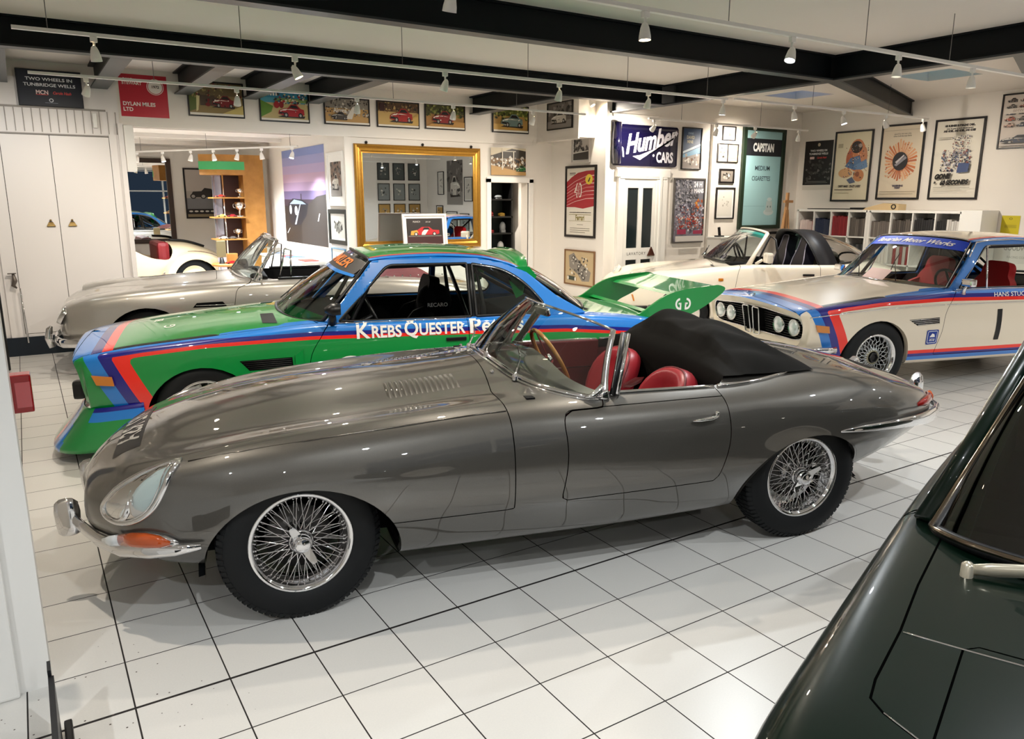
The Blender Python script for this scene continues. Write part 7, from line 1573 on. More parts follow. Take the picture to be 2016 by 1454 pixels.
for sg in (1, -1):
    c = Vector(L_(SP_.near(Vector((-.70, .58*sg, .60)), .0))); M = Matrix.Translation(c) @ Matrix.Rotation(math.radians(60), 4, 'Y')
    hl = MB().lathe([(.09, -.03), (.09, .008), (.08, .014), (.075, .008)], 28, 'z', M=M).build('headlamp_ring', M_CHROME, SV); MB().lathe([(.082, .002), (.05, .02), (0, .028)], 24, 'z', M=M).build('headlamp_lens', mat('lens_glass'), hl)
    bpth = [(-.50, .83, .36), (-.64, .79, .355), (-.76, .69, .35), (-.84, .5, .35), (-.875, .25, .35), (-.88, 0, .35)]
    bb_ = MB().tube([L_((a, y*sg, z)) for a, y, z in bpth], [.02, .04, .045, .048, .048, .048], 12, up=(0, 0, 1), sx=.4).build('front_bumper', M_CHROME, SV)
    MB().tube([L_((-.90, .40*sg, .27)), L_((-.925, .40*sg, .36)), L_((-.91, .40*sg, .45)), L_((-.89, .40*sg, .48))], [.03, .036, .03, .016], 12).build('overrider', M_CHROME, bb_)
    q = [SP_.side(a, z, .003, sg) for a, z in ((.42, .655), (.46, .70), (.70, .705), (.74, .655))]; vt = MB().add([L_(p) for p in q], [(0, 1, 2, 3)]).build('side_vent', M_DARK, SV); MB().tube([L_(SP_.side(a, .655+.02, .006, sg)) for a in (.45, .60, .8)], .004, 6).build('vent_trim', M_CHROME, vt)
    b = MB(); b.tube([L_((1.02, .72*sg, .88)), L_((1.14, .64*sg, 1.08)), L_((1.27, .55*sg, 1.27))], [.03, .022, .020], 10, sx=.6); b.tube([L_((1.27, .66*sg, .90)), L_((1.34, .59*sg, 1.20)), L_((1.16, .63*sg, 1.12))], .010, 6); b.tube([L_((1.38, .67*sg, .90)), L_((1.40, .60*sg, 1.18)), L_((1.34, .59*sg, 1.20))], .010, 6); b.build('side_frame', M_CHROME, SV)
    MB().box(L_((1.25, .685*sg, .885)), L_((2.3, .72*sg, .915)), bev=.008).build('door_top', M_BLK, SO['door%d' % sg])
    b = MB(); p = Vector(L_((1.08, .78*sg, .885))); b.tube([p, p+Vector((0, .03*sg, .05))], .010, 8); b.lathe([(0, -.03), (.03, -.02), (.05, .0), (.052, .008), (0, .01)], 20, 'x', M=Matrix.Translation(p+Vector((0, .05*sg, .10))) @ Matrix.Rotation(PI, 4, 'Z')); b.build('door_mirror', M_CHROME, SV)
wsb = [(.80, 0, .955), (.82, .25, .945), (.88, .46, .92), (.96, .60, .905), (1.03, .69, .895)]; wst = [(1.155, 0, 1.315), (1.16, .2, 1.312), (1.18, .36, 1.305), (1.21, .46, 1.295), (1.255, .545, 1.275)]
gw, B, T2 = glass_patch('windscreen', wsb, wst, -.02, M_GLASS, SV); b = MB(); b.tube(B+T2[::-1], .012, 8, closed=True); b.tube([(x-.02, y*1.01, z+.004) for x, y, z in T2], .018, 8); b.build('screen_frame', M_CHROME, gw)
MB().box(L_((1.0, -.68, .25)), L_((2.4, .68, .32))).build('cabin_floor', M_BLKM, SV); MB().box(L_((.98, -.66, .6)), L_((1.16, .66, .93)), bev=.04).build('dashboard', M_BLKM, SV)
for y in (.33, -.33): tseat(SV, 1.75, y, .44, mat('leather_black', '#141315', .4), mat('leather_black', '#141315', .4), .50)
for sg in (1, -1): MB().box(L_((1.1, .67*sg, .32)), L_((2.4, .70*sg, .88))).build('side_trim', M_BLKM, SV)
vs = []; n1, n2 = 14, 25
for i in range(n1):
    for j in range(n2):
        u = i/(n1-1); q = -1+2*j/(n2-1); s_ = 2.30+.62*u; vs.append(L_((s_, q*.66, .865+.13*math.sin(PI*min(1, u*1.05))**.6*(1-abs(q)**5)+.008*math.sin(14*q+5*u))))
hc2 = MB().add(vs, [(i*n2+j, i*n2+j+1, (i+1)*n2+j+1, (i+1)*n2+j) for i in range(n1-1) for j in range(n2-1)], 0, True).build('hood_bag', mat('hood_maroon', '#5e2227', .6, bump=.2, nscale=200), SV)
b = MB()
for k in range(8): b.ball(L_((2.38+.09*k, .655, .885)), .010, 6)
b.build('studs', M_CHROME, hc2)
# ------------------------------------------------------------------ cream roadster in the back room
CR = thing('vintage_roadster', 'cream vintage roadster with red seat back and rounded tail, in the back room', 'car', (-.04, 12.47, 0), math.radians(180))
PC = paint('paint_cream', '#e2cda8', 0, .4, cior=1.4); CRR = mat('leather_crimson', '#7e1d22', .5)
ST = [(-.5, [(0, .3), (.2, .3), (.30, .32), (.33, .45), (.34, .6), (.32, .75), (.28, .85), (.2, .9), (.1, .92), (0, .925)]), (.6, [(0, .3), (.3, .3), (.44, .32), (.5, .45), (.52, .6), (.51, .76), (.46, .88), (.36, .94), (.18, .97), (0, .98)]),
      (1.2, [(0, .3), (.3, .3), (.52, .32), (.60, .45), (.63, .6), (.62, .74), (.58, .86), (.48, .93), (.25, .98), (0, .99)]), (1.9, [(0, .3), (.3, .3), (.52, .32), (.60, .45), (.63, .58), (.62, .70), (.58, .80), (.50, .88), (.26, .95), (0, .97)]),
      (2.3, [(0, .32), (.3, .32), (.48, .34), (.55, .45), (.57, .58), (.56, .70), (.52, .80), (.44, .87), (.24, .93), (0, .95)]), (2.7, [(0, .35), (.25, .35), (.38, .37), (.44, .46), (.46, .56), (.44, .66), (.40, .73), (.32, .78), (.18, .82), (0, .84)]), (3.0, [(0, .4), (.15, .4), (.24, .42), (.28, .48), (.29, .54), (.28, .60), (.25, .64), (.2, .66), (.1, .68), (0, .69)])]
hole = rounded([(1.25, -.50), (1.25, .50), (2.05, .50), (2.05, -.50)], .12)
G = loft(ST, 7, 6); v, f = grid_vf(G, True, True, True); prc = Probe(v, f); v, f = clip(v, f, lambda s, y, z: sdf_poly(hole, s, y) if z > .6 else 1)
cut = rounded([(1.42, .95), (1.50, .82), (1.75, .70), (2.02, .66), (2.10, .80), (2.06, 1.1), (1.42, 1.1)], .06); v, f = clip(v, f, lambda s, y, z: sdf_poly(cut, s, z) if abs(y) > .3 else 1)
car_mesh('body', v, f, [PC], CR)
for sg in (1, -1):
    vs = []; n1, n2 = 33, 9
    for i in range(n1):
        t = PI*(-.02+1.02*i/(n1-1)); R = .47
        for j in range(n2):
            q = j/(n2-1); y = .50+.27*q; rr_ = R*(1-.10*q**3)*(1 if t < 2.4 else 1); vs.append(L_((2.42+rr_*1.12*math.cos(t)*(1.25 if math.cos(t) > 0 else 1), y*sg, .30+rr_*1.06*max(0, math.sin(t))**.85)))
    b = MB().add(vs, [(i*n2+j, i*n2+j+1, (i+1)*n2+j+1, (i+1)*n2+j) for i in range(n1-1) for j in range(n2-1)], 0, True)
    # outer face of the wing with the round wheel opening
    vs = []; 
    for i in range(n1):
        t = PI*(-.02+1.02*i/(n1-1)); k = .90*.47
        for R, y in ((k, .77), (k*.93, .785), (.37, .775)): vs.append(L_((2.42+R*(1.12 if R > .38 else 1)*math.cos(t)*(1.25 if (math.cos(t) > 0 and R > .38) else 1), y*sg, .30+R*(1.06 if R > .38 else 1)*max(0, math.sin(t))**(.85 if R > .38 else 1))))
    b.add(vs, [(i*3+j, i*3+j+1, (i+1)*3+j+1, (i+1)*3+j) for i in range(n1-1) for j in range(2)], 0, True); w_ = b.build('rear_wing', PC, CR)
    MB().tube([L_((2.42+.525*math.cos(t)*(1.25 if math.cos(t) > 0 else 1), .505*sg, .30+.50*math.sin(t)**.85)) for t in np.linspace(.3, PI-.02, 20)], .006, 6).build('wing_piping', mat('piping_brown', '#5a3a30', .5), w_)
    MB().box(L_((2.05, .5*sg, .3)), L_((2.8, .46*sg, .6))).build('inner_arch', M_LINER, w_)
tw_ = tyre_mb(.34, .15, .22).mesh('tyre'); tw_.materials.append(M_RUB); b = MB(); b.lathe([(.215, -.04), (.20, .0), (.21, .05), (.222, .062), (.205, .05), (.15, .035), (.13, .05), (.06, .055), (.05, .07), (0, .075)], 40, 'y'); rc_ = b.mesh('wheel_disc'); rc_.materials.append(PC); b = MB()
for k in range(8): a = 2*PI*k/8; b.disc((.10*math.cos(a), .056, .10*math.sin(a)), .009, 8, 'y')
wh_ = b.mesh('wheel_holes'); wh_.materials.append(M_DARK)
for s_ in (0, 2.4):
    for sg in (1, -1): place_wheel(CR, [('tyre', tw_), ('wheel_disc', rc_), ('wheel_holes', wh_)], s_, .64*sg, .34)
MB().box(L_((1.3, -.5, .35)), L_((2.1, .5, .4))).build('cabin_floor', M_BLKM, CR)
MB().box(L_((1.86, -.52, .45)), L_((2.06, .52, .97)), bev=.07).build('seat_back', CRR, CR); MB().box(L_((1.45, -.5, .4)), L_((1.9, .5, .55)), bev=.05).build('seat_cushion', CRR, CR)
b = MB(); b.tube([L_((1.40, .50, .88)), L_((1.52, .44, 1.10)), L_((1.52, -.44, 1.10)), L_((1.40, -.50, .88))], .009, 6); wsf = b.build('screen_frame', M_CHROME, CR); MB().add([L_(p) for p in ((1.40, .50, .88), (1.52, .44, 1.10), (1.52, -.44, 1.10), (1.40, -.50, .88))], [(0, 1, 2, 3)]).build('windscreen', M_GLASS, wsf)
MB().tube([L_((2.12+.6*t, 0, prc.top(2.12+.6*t, 0, .02)[2])) for t in np.linspace(0, 1, 10)], .022, 8).build('tail_strap', M_BLK, CR)
MB().lathe([(0, 0), (.05, .01), (.06, .03), (.0, .05)], 18, 'y', M=Matrix.Translation(L_((1.93, .64, .42)))).build('side_lamp', M_CHROME, CR)
# ------------------------------------------------------------------ dark green car, bottom right
DG = thing('saloon_car', 'glossy dark green car filling the bottom right corner, seen over its bonnet and windscreen', 'car', (1.226, -2.548, 0), math.radians(198.5))
PD = paint('paint_dark_green', '#03130b', .0, .3, .1, coat=.7, cior=1.4); PD.node_tree.nodes['Principled BSDF'].inputs['Specular IOR Level'].default_value = .15
ST = [(-.80, [(0, .3), (.3, .3), (.48, .31), (.56, .38), (.58, .46), (.57, .54), (.54, .60), (.47, .625), (.3, .64), (.15, .65), (0, .65)]), (-.72, [(0, .26), (.3, .26), (.58, .27), (.68, .36), (.71, .47), (.70, .57), (.66, .64), (.57, .67), (.36, .69), (.18, .70), (0, .70)]),
      (-.45, [(0, .24), (.35, .24), (.68, .25), (.76, .36), (.785, .48), (.78, .60), (.745, .70), (.655, .745), (.42, .755), (.2, .765), (0, .77)]), (0, [(0, .2), (.35, .2), (.72, .2), (.79, .35), (.81, .50), (.808, .64), (.785, .755), (.70, .805), (.5, .815), (.25, .825), (0, .83)]),
      (.5, [(0, .2), (.35, .2), (.73, .2), (.80, .35), (.818, .50), (.812, .66), (.785, .79), (.715, .835), (.5, .845), (.25, .86), (0, .865)]), (.9, [(0, .2), (.35, .2), (.73, .2), (.80, .35), (.818, .50), (.812, .67), (.785, .815), (.725, .852), (.5, .87), (.25, .885), (0, .89)]),
      (2.2, [(0, .2), (.35, .2), (.73, .2), (.80, .35), (.818, .50), (.812, .67), (.78, .81), (.725, .845), (.5, .86), (.25, .87), (0, .875)]), (3.0, [(0, .25), (.35, .25), (.68, .26), (.76, .38), (.78, .5), (.77, .62), (.73, .73), (.65, .77), (.45, .80), (.2, .81), (0, .815)]), (3.5, [(0, .3), (.3, .3), (.5, .31), (.6, .4), (.62, .48), (.61, .55), (.57, .62), (.5, .65), (.35, .67), (.17, .68), (0, .68)])]
hole = rounded([(.84, 0), (.95, .64), (1.1, .70), (2.6, .70), (2.8, .5), (2.8, -.5), (2.6, -.70), (1.1, -.70), (.95, -.64)], [0, .1, .1, .1, .1, .1, .1, .1, .1])
bn = rounded([(-.68, -.50), (-.68, .50), (.30, .525), (.31, -.525)], [.12, .12, .01, .01])
DP, DO = simple_body(DG, ST, PD, [(0, .25, .35, .35), (2.45, .25, .35, .35)], hole, .80, bn, rounded([(.72, .28), (1.9, .28), (1.95, .9), (.95, .9), (.92, .83), (.78, .8)], [.03, .05, 0, 0, .03, .06]), 0, .85)
for s_ in (0, 2.45):
    for sg in (1, -1): place_wheel(DG, [('tyre', wv), ('rim', rm_)], s_, .68*sg, .32)
b = MB()
b.tube(seam(DP, [(.80, -.655), (.50, -.650), (.29, -.638), (.10, -.637), (.04, -.630), (.01, -.60), (-.03, -.53)], .003, False, 1, -.003), .0045, 6)
b.build('flap_gap', M_GAP, DG)
b = MB(); b.tube([L_(DP.top(.285, y, .0008)) for y in np.linspace(-.632, .60, 30)], .0022, 5); b.tube([L_(DP.top(.01+(-.04)*(y+.60)/.07, y, .0008)) for y in np.linspace(-.60, -.532, 4)], .0018, 5); b.build('bright_seam', M_CHROME, DG)
wsb = [(.60, 0, .90), (.62, .25, .895), (.68, .48, .88), (.74, .60, .868), (.82, .68, .858)]; wst = [(1.08, 0, 1.31), (1.09, .2, 1.308), (1.12, .38, 1.30), (1.16, .47, 1.29), (1.22, .53, 1.27)]
wsb[0] = (.63, 0, .90)
gw, B, T2 = glass_patch('windscreen', wsb, wst, -.02, glass_mat('dark_screen', '#4a5552', 0, .05), DG); ed = B+T2[::-1]
MB().tube(ed, .017, 8, closed=True).build('screen_seal', M_BLK, gw); MB().tube([(x+.010, y*1.012, z+.008) for x, y, z in ed], .0075, 8, closed=True).build('screen_trim', mat('bronze_trim', '#8c7f70', .15, 1), gw)
for sg in (1, -1):
    b = MB(); b.tube([L_((.86, .70*sg, .855)), L_((1.05, .635*sg, 1.06)), L_((1.27, .56*sg, 1.28)), L_((1.8, .56*sg, 1.31)), L_((2.3, .57*sg, 1.24)), L_((2.75, .66*sg, .86))], [.04, .03, .028, .026, .04, .06], 10); b.build('roof_pillar', PD, DG)
    b = MB(); b.tube([L_((.90, .722*sg, .858)), L_((1.4, .735*sg, .862)), L_((2.5, .73*sg, .858))], .008, 8); b.tube([L_((.88, .725*sg, .875)), L_((1.06, .655*sg, 1.07)), L_((1.28, .585*sg, 1.285)), L_((1.8, .585*sg, 1.32))], .008, 6); b.build('window_trim', M_CHROME, DG)
    MB().add([L_(p) for p in ((.95, .71*sg, .86), (1.28, .58*sg, 1.26), (2.3, .59*sg, 1.24), (2.6, .69*sg, .86))], [(0, 1, 2, 3)]).build('side_glass', M_SMOKE, DG)
RS = [(1.14, [(.06, .555, 1.285), (.02, .4, 1.32), (0, .2, 1.335), (0, 0, 1.338)]), (1.6, [(.57, 1.31), (.4, 1.35), (.2, 1.365), (0, 1.37)]), (2.3, [(.57, 1.24), (.4, 1.28), (.2, 1.30), (0, 1.305)]), (2.8, [(.60, .95), (.4, .97), (.2, .98), (0, .98)])]
rg = loft(RS, 8, 5); rv, rf = grid_vf(rg, True); car_mesh('roof', rv, rf, [PD], DG, solid=.02)
MB().box(L_((.8, -.70, .25)), L_((2.7, .70, .32))).build('cabin_floor', M_BLKM, DG); MB().box(L_((.85, -.68, .6)), L_((1.12, .68, .885)), bev=.05).build('dashboard', M_BLKM, DG)
for y in (.34, -.34): tseat(DG, 1.75, y, .42, mat('leather_black'), mat('leather_black'), .62)
for sg in (1, -1): MB().box(L_((.9, .67*sg, .32)), L_((2.6, .70*sg, .86))).build('side_trim', M_BLKM, DG)
MB().box(L_((2.55, -.68, .3)), L_((2.62, .68, .9))).build('rear_bulkhead', M_BLKM, DG)
MW = mat('wiper_silver', '#c6bda9', .3, .6)
p = Vector(DP.top(.60, -.57, .016)); q = Vector((.70, -.10, .955)); b = MB(); b.lathe([(.015, -.05), (.014, .012), (.008, .018), (0, .02)], 14, 'z', M=Matrix.Translation(L_(p))); b.tube([L_(p+Vector((0, 0, .0))), L_(p.lerp(q, .1)), L_(q)], [.012, .017, .013], 8, sx=.6, up=(0, 0, 1)); b.tube([L_(q+Vector((.12, -.22, .09))), L_(q), L_(q+Vector((-.06, .22, -.05)))], .005, 6); b.build('wiper', MW, DG)
p = Vector(DP.top(.50, .20, .016)); q = Vector((.74, .52, .96)); b = MB(); b.lathe([(.015, -.05), (.014, .012), (.008, .018), (0, .02)], 14, 'z', M=Matrix.Translation(L_(p))); b.tube([L_(p), L_(p.lerp(q, .1)), L_(q)], [.012, .017, .013], 8, sx=.6, up=(0, 0, 1)); b.tube([L_(q+Vector((.12, -.25, .09))), L_(q), L_(q+Vector((-.06, .2, -.05)))], .005, 6); b.build('wiper', MW, DG)
# ================================================================== FURNITURE AND SMALL THINGS
# ---- white shelf units with books
BC = [5.66, 5.37, 5.06, 4.75, 4.45, 4.39, 4.06, 3.73, 3.40, 3.07]
def shelf_unit(y0, y1, divs, label):
    t = thing('shelf_unit', label, 'bookcase', (10.86, (y0+y1)/2, 0)); cy = (y0+y1)/2; X = lambda x: x-10.86
    b = MB()
    for y in (y0, y1): b.box((X(10.66), y-cy-.018, 0), (X(11.05), y-cy+.018, 1.55))
    b.box((X(10.66), y0-cy, 1.525), (X(11.05), y1-cy, 1.56)); b.box((X(10.66), y0-cy, .0), (X(11.05), y1-cy, .03)); b.build('carcass', M_WHITE, t)
    for z in (.39, .77, 1.15): MB().box((X(10.665), y0-cy, z-.010), (X(11.04), y1-cy, z+.010)).build('shelf', M_WHITE, t)
    b = MB()
    for y in divs: b.box((X(10.665), y-cy-.009, .03), (X(11.04), y-cy+.009, 1.525))
    b.build('dividers', M_WHITE, t); MB().box((X(11.035), y0-cy, 0), (X(11.05), y1-cy, 1.53)).build('back_panel', M_WHITE, t)
shelf_unit(4.44, 5.68, [5.37, 5.06, 4.75], 'white shelf unit of books, left one below the film posters')
shelf_unit(3.05, 4.40, [4.06, 3.73, 3.40], 'white shelf unit of books, right one below the film posters')
tag(MB().box((10.62, 2.76, 0), (11.05, 3.03, 1.57), bev=.004).build('cupboard', M_WHITE), 'plain white narrow cupboard at the right end of the shelf units', 'cupboard')
bkm = {}
def book_mesh(w, h, d, col):
    k = (round(w, 3), round(h, 3), col)
    if k not in bkm:
        me = MB().box((0, -w/2, 0), (d, w/2, h), bev=.002).mesh('book'); me.materials.append(mat('binding_'+col, col, .55)); bkm[k] = me
    return bkm[k]
R1 = random.Random(11)
cells = [(5.66, 5.37, ['#d9c8c4', '#c8b4b0', '#8a3a3c'], .22, 'pale spined volume in the first cell of the shelves'), (5.37, 5.06, ['#1f2a44', '#2b3348', '#6a6664', '#c8c2bc'], .25, 'navy or grey volume in the second cell of the shelves'), (5.06, 4.75, ['#7e1e26', '#8c242c', '#6e1a22'], .29, 'dark red bound volume in the red row'),
         (4.75, 4.45, ['#57514c', '#6a625c', '#4a4440'], .27, 'grey brown volume in the row right of the red books'), (4.39, 4.06, ['#6a625c', '#7a726a', '#8c4440', '#4e4844'], .24, 'grey or rust coloured volume in the first cell of the right unit'), (4.06, 3.73, ['#4a4440', '#5a534e', '#3c3836'], .26, 'dark brown volume in the second cell of the right unit'),
         (3.73, 3.40, ['#1c1b1c', '#262425', '#d8d4ce'], .28, 'black volume in the third cell of the right unit'), (3.40, 3.07, ['#1c1b1c', '#2a2829', '#d2cec8', '#bdb8b2'], .27, 'black or white volume in the last cell of the right unit')]
for ci, (ya, yb, cols, hh, lab) in enumerate(cells):
    n = 9; wd = (ya-yb-.03)/n
    for i in range(n):
        col = cols[0 if i < n*.45 else (1 if i < n*.8 else R1.randrange(len(cols)))] if ci in (0, 1, 7) else R1.choice(cols[:2] if R1.random() < .75 else cols)
        if ci == 7: col = cols[0] if i < 4 else cols[2+(i % 2)]
        o = bpy.data.objects.new('book', book_mesh(wd*.93, hh+.012*R1.randrange(-1, 2), .22, col)); COL.objects.link(o); o.location = (10.69, ya-.018-wd*(i+.5), 1.161); tag(o, lab, 'book', 'books in the top row of the shelf units')
for ci, (ya, yb, cols, lab) in enumerate(((4.39, 4.06, ['#e4dfd6', '#3a3634'], 'pale or dark volume on the second shelf, first cell of the right unit'), (4.06, 3.73, ['#b9b4ac', '#8a2a2c'], 'grey or red volume on the second shelf, next cell of the right unit'), (4.75, 4.45, ['#26282a', '#4a4a4a'], 'dark volume on the second shelf right of the red row'))):
    for i in range(6):
        wd = (ya-yb-.03)/6; o = bpy.data.objects.new('book', book_mesh(wd*.9, .26, .22, cols[i % 2 if ci != 0 else (0 if i > 1 else 1)])); COL.objects.link(o); o.location = (10.69, ya-.018-wd*(i+.5), .781); tag(o, lab, 'book', 'books in the second row of the shelf units')
t = thing('model_car', 'cream streamlined model with a dark ring lying on top of the shelf units', 'model', (10.83, 4.25, 1.56))
b = MB(); b.prism([(-.12, -.26, 0), (-.12, .30, 0), (-.12, .26, .03), (-.12, -.02, .10), (-.12, -.26, .085)], (.2, 0, 0)); b.build('body', mat('model_cream', '#d9bf92', .45), t); b = MB(); b.tube([(-.128, -.19+.032*math.cos(a), .05+.032*math.sin(a)) for a in np.linspace(0, 2*PI, 19)[:-1]], .007, 6, closed=True); b.build('ring', M_BLK, t)
for i, (y0, y1, m, lab) in enumerate(((5.55, 4.85, M_BLK, 'thin dark folder lying at the left end of the shelf top'), (4.78, 4.55, M_BLK, 'short black tube lying on the shelf top next to the cream model'))):
    tag(MB().box((10.72, y1, 1.562), (10.95, y0, 1.562+(.012 if i == 0 else .03)), bev=.004).build('folder' if i == 0 else 'tube', m), lab, 'folder' if i == 0 else 'tube')
# ---- easel
t = thing('easel', 'light wooden easel standing in the corner beside the blue panel sign', 'easel', (10.40, 5.7, 0)); WD = mat('beech', '#b98a5c', .5, noise=.15, nscale=12)
b = MB(); b.box((-.02, -.02, .3), (.02, .02, 1.82)); b.build('mast', WD, t); MB().box((-.10, -.04, 1.66), (.10, .0, 1.70)).build('top_clamp', WD, t)
for sx in (-1, 1): MB().tube([(sx*.03, 0, 1.55), (sx*.24, -.05, 0)], .016, 6).build('leg', WD, t)
MB().tube([(0, .02, 1.6), (0, .25, 0)], .016, 6).build('leg', WD, t); MB().box((-.16, -.06, .95), (.16, 0, .98)).build('ledge', WD, t)
# ---- low white cupboard with telephone by the lavatory wall
t = thing('low_cupboard', 'low white cupboard under the small frames, behind the white open car', 'cupboard', (9.42, 5.84, 0)); MB().box((-.5, -.14, 0), (.42, .14, 1.12), bev=.005).build('body', M_WHITE, t); MB().box((-.52, -.155, 1.12), (.44, .15, 1.145), bev=.004).build('top', M_WHITE, t)
t = thing('telephone', 'black cordless telephone standing on the low white cupboard', 'telephone', (9.02, 5.82, 1.145)); MB().box((-.07, -.05, 0), (.05, .05, .02), bev=.006).build('base', M_BLK, t); MB().box((-.02, -.015, .015), (.02, .012, .15), bev=.008, M=Matrix.Rotation(-.2, 4, 'Y')).build('handset', M_BLK, t)
def gw_(w, h):
    a = Art(w, h, '#e4e0da'); a.txt('GOODWOOD', .5, .68, .20, '#9a9890', .8, .004); a.txt('RACING COMPANY', .5, .40, .10, '#b4b0a8', .9, .001); return a
picture('wall_sign', 'white board lettered GOODWOOD on the right wall behind the white racing coupe', 'sign', PX(2.42, 1.0, XR), .75, .42, gw_, 0)
# ---- pale radiator and picture
# ---- store room shelves
t = thing('storage_rack', 'black shelf rack with model cars seen through the doorway', 'shelf', (6.55, 8.5, 0)); b = MB()
for x in (-.28, .24): b.box((x, -.15, 0), (x+.03, .15, 2.1))
for z in (.5, .85, 1.15, 1.42, 1.70, 1.98): b.box((-.28, -.15, z-.012), (.27, .15, z+.012))
b.build('frame', M_BLK, t); MB().box((-.28, .14, 0), (.27, .16, 2.1)).build('back_panel', mat('rack_back', '#16211f', .5), t)
IT = [(-.10, 1.42, '#a01820', 'red model on the middle of the store rack', (.06, .05, .045)), (-.12, 1.15, '#b01c24', 'red model car low on the store rack', (.10, .05, .03)), (.12, 1.42, '#c8a040', 'gold model on the store rack', (.07, .05, .03)), (-.18, .85, '#c8ccd0', 'silver cup on the lowest seen shelf of the store rack', (.04, .04, .07)), (.05, 1.70, '#70767a', 'grey model on the upper shelf of the store rack', (.08, .05, .035)), (-.15, 1.70, '#3a5050', 'dark green model at the left of the upper rack shelf', (.07, .05, .05)), (.10, .85, '#d8dadc', 'white model at the right of the lowest seen rack shelf', (.06, .05, .08)), (.14, 1.15, '#909498', 'pale grey model beside the low red model car', (.06, .05, .09))]
for x, z, c, lab, sz in IT:
    tag(MB().ball((0, 0, sz[2]), sz, 12).box((-sz[0]*.7, -sz[1]*.7, 0), (sz[0]*.7, sz[1]*.7, sz[2]*.5), bev=.004).build('display_model', mat('item_'+c, c, .25, 0, 1)), lab, 'model', 'models on the store room rack').location = (6.55+x, 8.47, z+.012)
d2 = struct(MB().prism([(6.86, 7.62, .02), (6.86, 8.35, .02), (6.86, 8.35, 1.15), (6.86, 7.62, 1.95)], (.04, 0, 0)).build('door_2', M_WHITE), 'white open door leaf inside the store doorway')
struct(MB().box((6.36, 7.62, 0), (6.40, 8.3, 2.0)).build('trim_3', M_WHITE)) if False else None
# ---- oak display cabinet in the back room
t = thing('display_cabinet', 'oak display cabinet with a green band across its canopy, in the back room', 'cabinet', (3.1, 10.95, 0)); k = .925
b = MB(); b.box((.0, -.02, 0), (.34, .36, 2.42)); b.build('side_panel', M_WOOD, t)
b = MB(); b.prism([(-.68, .0, 2.09), (-.44, -.16, 2.09), (.0, -.16, 2.09), (.0, .34, 2.09), (-.60, .34, 2.09)], (0, 0, .32)); b.build('canopy', M_WOOD, t)
b = MB(); b.prism([(-.685, .0, 2.17), (-.444, -.166, 2.17), (.001, -.166, 2.17), (.001, .2, 2.17), (-.605, .2, 2.17)], (0, 0, .13)); b.build('green_band', mat('band_green', '#48a866', .35), t)
MB().box((-.30, .30, 0), (.0, .33, 2.1)).build('back_panel', mat('cabinet_back', '#3a1d14', .5), t); MB().box((-.44, .28, .0), (-.30, .30, 2.09)).build('glass_side', mat('mirror_pale', '#b8b4c0', .1, .8), t)
for z in (1.04, 1.40, 1.72): MB().box((-.52, -.12, z-.01), (.0, .30, z+.01)).build('shelf', M_WOOD, t)
MB().tube([(-.34, -.06, 0), (-.34, -.06, 2.09)], .012, 8).build('shelf_post', M_CHROME, t)
SILV = mat('silver_cup', '#d0ccc6', .15, 1)
def cup(x, y, z, h, lab, grp='trophies on the oak display cabinet'):
    c = thing('trophy_cup', lab, 'trophy', (x, y, z), 0, grp); MB().lathe([(.0, 0), (.30*h, 0), (.28*h, .08*h), (.07*h, .14*h), (.06*h, .45*h), (.20*h, .55*h), (.28*h, .75*h), (.30*h, 1.0*h), (.27*h, 1.0*h), (.1*h, .6*h)], 20).build('cup', SILV, c)
    b = MB()
    for sg in (-1, 1): b.tube([(sg*.27*h, 0, .9*h), (sg*.42*h, 0, .85*h), (sg*.40*h, 0, .65*h), (sg*.2*h, 0, .58*h)], .02*h, 6)
    b.build('handles', SILV, c)
cup(3.0, 10.9, 1.41, .24, 'tall silver cup on the middle shelf of the oak cabinet'); cup(2.95, 10.9, 1.05, .16, 'small silver cup on the lowest shelf of the oak cabinet'); cup(3.02, 10.9, 1.73, .14, 'small silver cup on the top shelf of the oak cabinet')
def toycar(x, y, z, L, c, lab, grp='model cars on the oak display cabinet', rz=0):
    m = thing('model_car', lab, 'model car', (x, y, z), rz, grp); h = L*.3
    MB().prism([(-L/2, -L*.2, h*.2), (-L/2, -L*.2, h*.5), (-L*.2, -L*.2, h*.6), (-L*.05, -L*.2, h), (L*.25, -L*.2, h), (L*.38, -L*.2, h*.6), (L/2, -L*.2, h*.5), (L/2, -L*.2, h*.2)], (0, L*.4, 0)).build('body', mat('item_'+c, c, .25, 0, 1), m)
    for sx in (-1, 1):
        for sy in (-1, 1): MB().lathe([(0, 0), (h*.24, 0), (h*.24, h*.2), (0, h*.2)], 10, 'y', M=Matrix.Translation((sx*L*.3, sy*L*.2-h*.1, h*.24))).build('wheel', M_BLK, m)
for i, (x, z, c, w) in enumerate(((2.70, 1.73, '#c04030', 'orange red'), (2.70, 1.41, '#c8b060', 'yellowish'), (2.86, 1.41, '#9a2028', 'dark red'), (2.70, 1.05, '#c8c4bc', 'silver'), (2.84, 1.05, '#5a5450', 'brown grey'))):
    toycar(x, 10.88, z, .15, c, '%s model car on the %s shelf of the oak cabinet' % (w, {1.73: 'top', 1.41: 'middle', 1.05: 'lowest'}[z]))
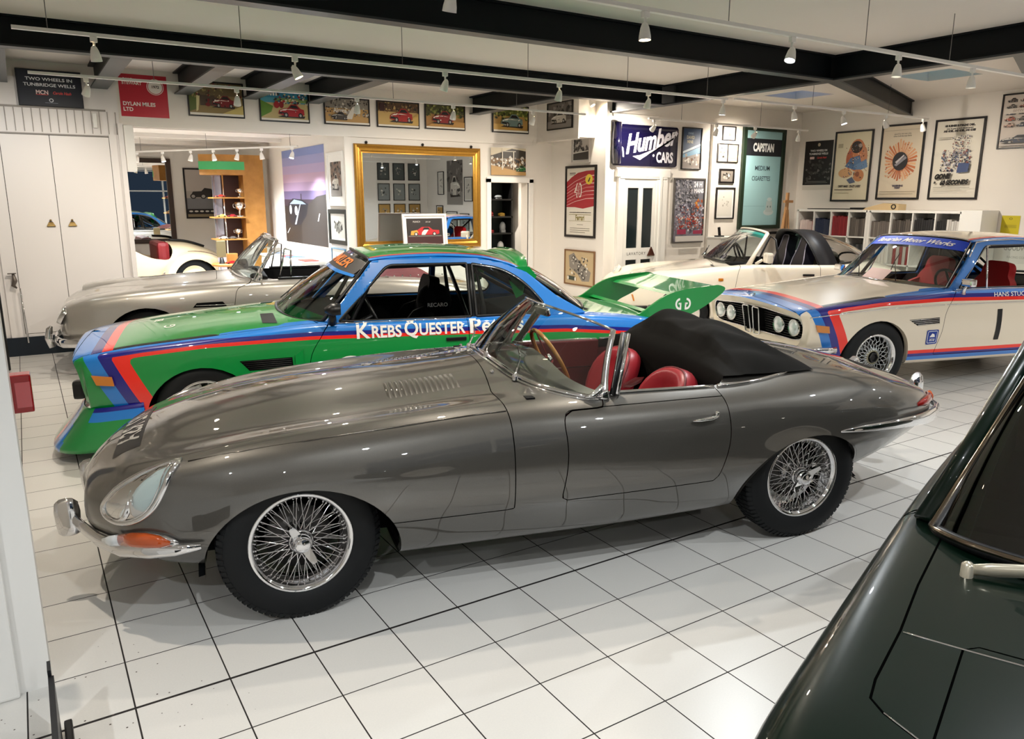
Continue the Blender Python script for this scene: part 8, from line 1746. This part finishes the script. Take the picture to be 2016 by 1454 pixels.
# ---- round table with ornaments beside the cabinet
t = thing('round_table', 'small round wooden table with ornaments in front of the oak cabinet', 'table', (2.62, 10.2, 0)); MB().lathe([(0, .66), (.26, .66), (.27, .68), (.26, .70), (0, .70)], 28).build('tabletop', M_WOOD, t); MB().lathe([(.18, 0), (.17, .03), (.03, .06), (.025, .66), (0, .66)], 16).build('pedestal', M_BLK, t)
t = thing('ornament', 'dark standing ornament with a pale panel on the round table', 'ornament', (2.50, 10.15, .70)); MB().box((-.07, -.02, .10), (.07, .02, .36), bev=.01).build('panel', mat('ornament_gold', '#8a7f60', .3, .6), t); MB().lathe([(.05, 0), (.04, .02), (.02, .10), (0, .10)], 12).build('foot', M_BLK, t)
tag(MB().box((-.08, -.05, 0), (.08, .05, .15), bev=.01).build('wooden_box', M_WOOD), 'small wooden box on the round table', 'box').location = (2.68, 10.25, .70)
toycar(2.62, 10.06, .70, .16, '#a8202a', 'red model car at the front of the round table', 'model cars on the round table'); toycar(2.76, 10.10, .70, .12, '#a8202a', 'smaller red model car at the right of the round table', 'model cars on the round table')
# ---- white sideboard with magazines below the dusk picture
t = thing('sideboard', 'white panelled sideboard below the dusk picture in the back room', 'sideboard', (3.36, 9.28, 0)); MB().box((-.18, -1.1, 0), (.22, 1.1, .80)).build('body', M_WHITE, t); MB().box((-.21, -1.12, .80), (.235, 1.12, .83), bev=.004).build('top', M_WHITE, t)
for i in range(5): MB().box((-.195, -1.05+i*.43, .08), (-.18, -.66+i*.43, .74), bev=.004).build('door', M_WHITE, t)
R2 = random.Random(4)
for i in range(6):
    c = ['#b04438', '#d8d2c8', '#4a6a94', '#8a3034', '#c8b8a0', '#5c6a7a', '#d0cac0', '#a05048', '#3e4a5c'][i]
    o = tag(MB().box((-.11, -.15, 0), (.11, .15, .012+.006*(i % 3)), bev=.001).build('magazine', flat(c)), '%s magazine lying on the white sideboard, %s from the near end' % (['rust', 'cream', 'blue', 'maroon', 'sand', 'slate', 'off-white', 'brick', 'dark blue'][i], ORD[i] if i else 'first'), 'magazine', 'magazines on the sideboard'); o.location = (3.33, 8.36+i*.32, .8305); o.rotation_euler = (0, 0, R2.uniform(-.2, .2)*0)
tag(MB().box((-.08, -.12, 0), (.1, .12, .09), bev=.004).build('storage_box', mat('box_grey', '#8c867c', .6)), 'grey box at the far end of the white sideboard', 'box').location = (3.40, 7.72 if False else 7.55+.0, .0) if False else (3.36, 10.28, .8305)
# ---- big pictures on the near right wall, seen in the gold mirror
picture('canvas_print', 'large black and white print of a pale sports car on the near right wall', 'picture', PX(-3.6, 2.2, XR), 1.0, 1.3, bwcar('#6a6460', 120), 0)
for i, (y, z, w, h, c) in enumerate(((-2.75, 2.0, .5, .7, '#c8c4bc'), (-4.5, 2.2, .4, .7, '#d8d4cc'), (-3.0, 1.0, .55, .6, '#8a8f8e'), (-4.6, 1.3, .45, .45, '#b08a4a'), (-3.8, 1.0, .7, .7, '#9a9894'))):
    picture('framed_picture', ['narrow framed photograph right of the large print on the near wall', 'pale framed photograph left of the large print, nearest the street', 'grey framed photograph low on the near right wall', 'tan framed photograph low and nearest the street', 'square grey framed photograph straight below the large print'][i], 'picture', PX(y, z, XR), w, h, sketch(c, ['#3a3836', '#6a6864', '#d8d4cc'], 130+i, 18), .022, mount=.03)
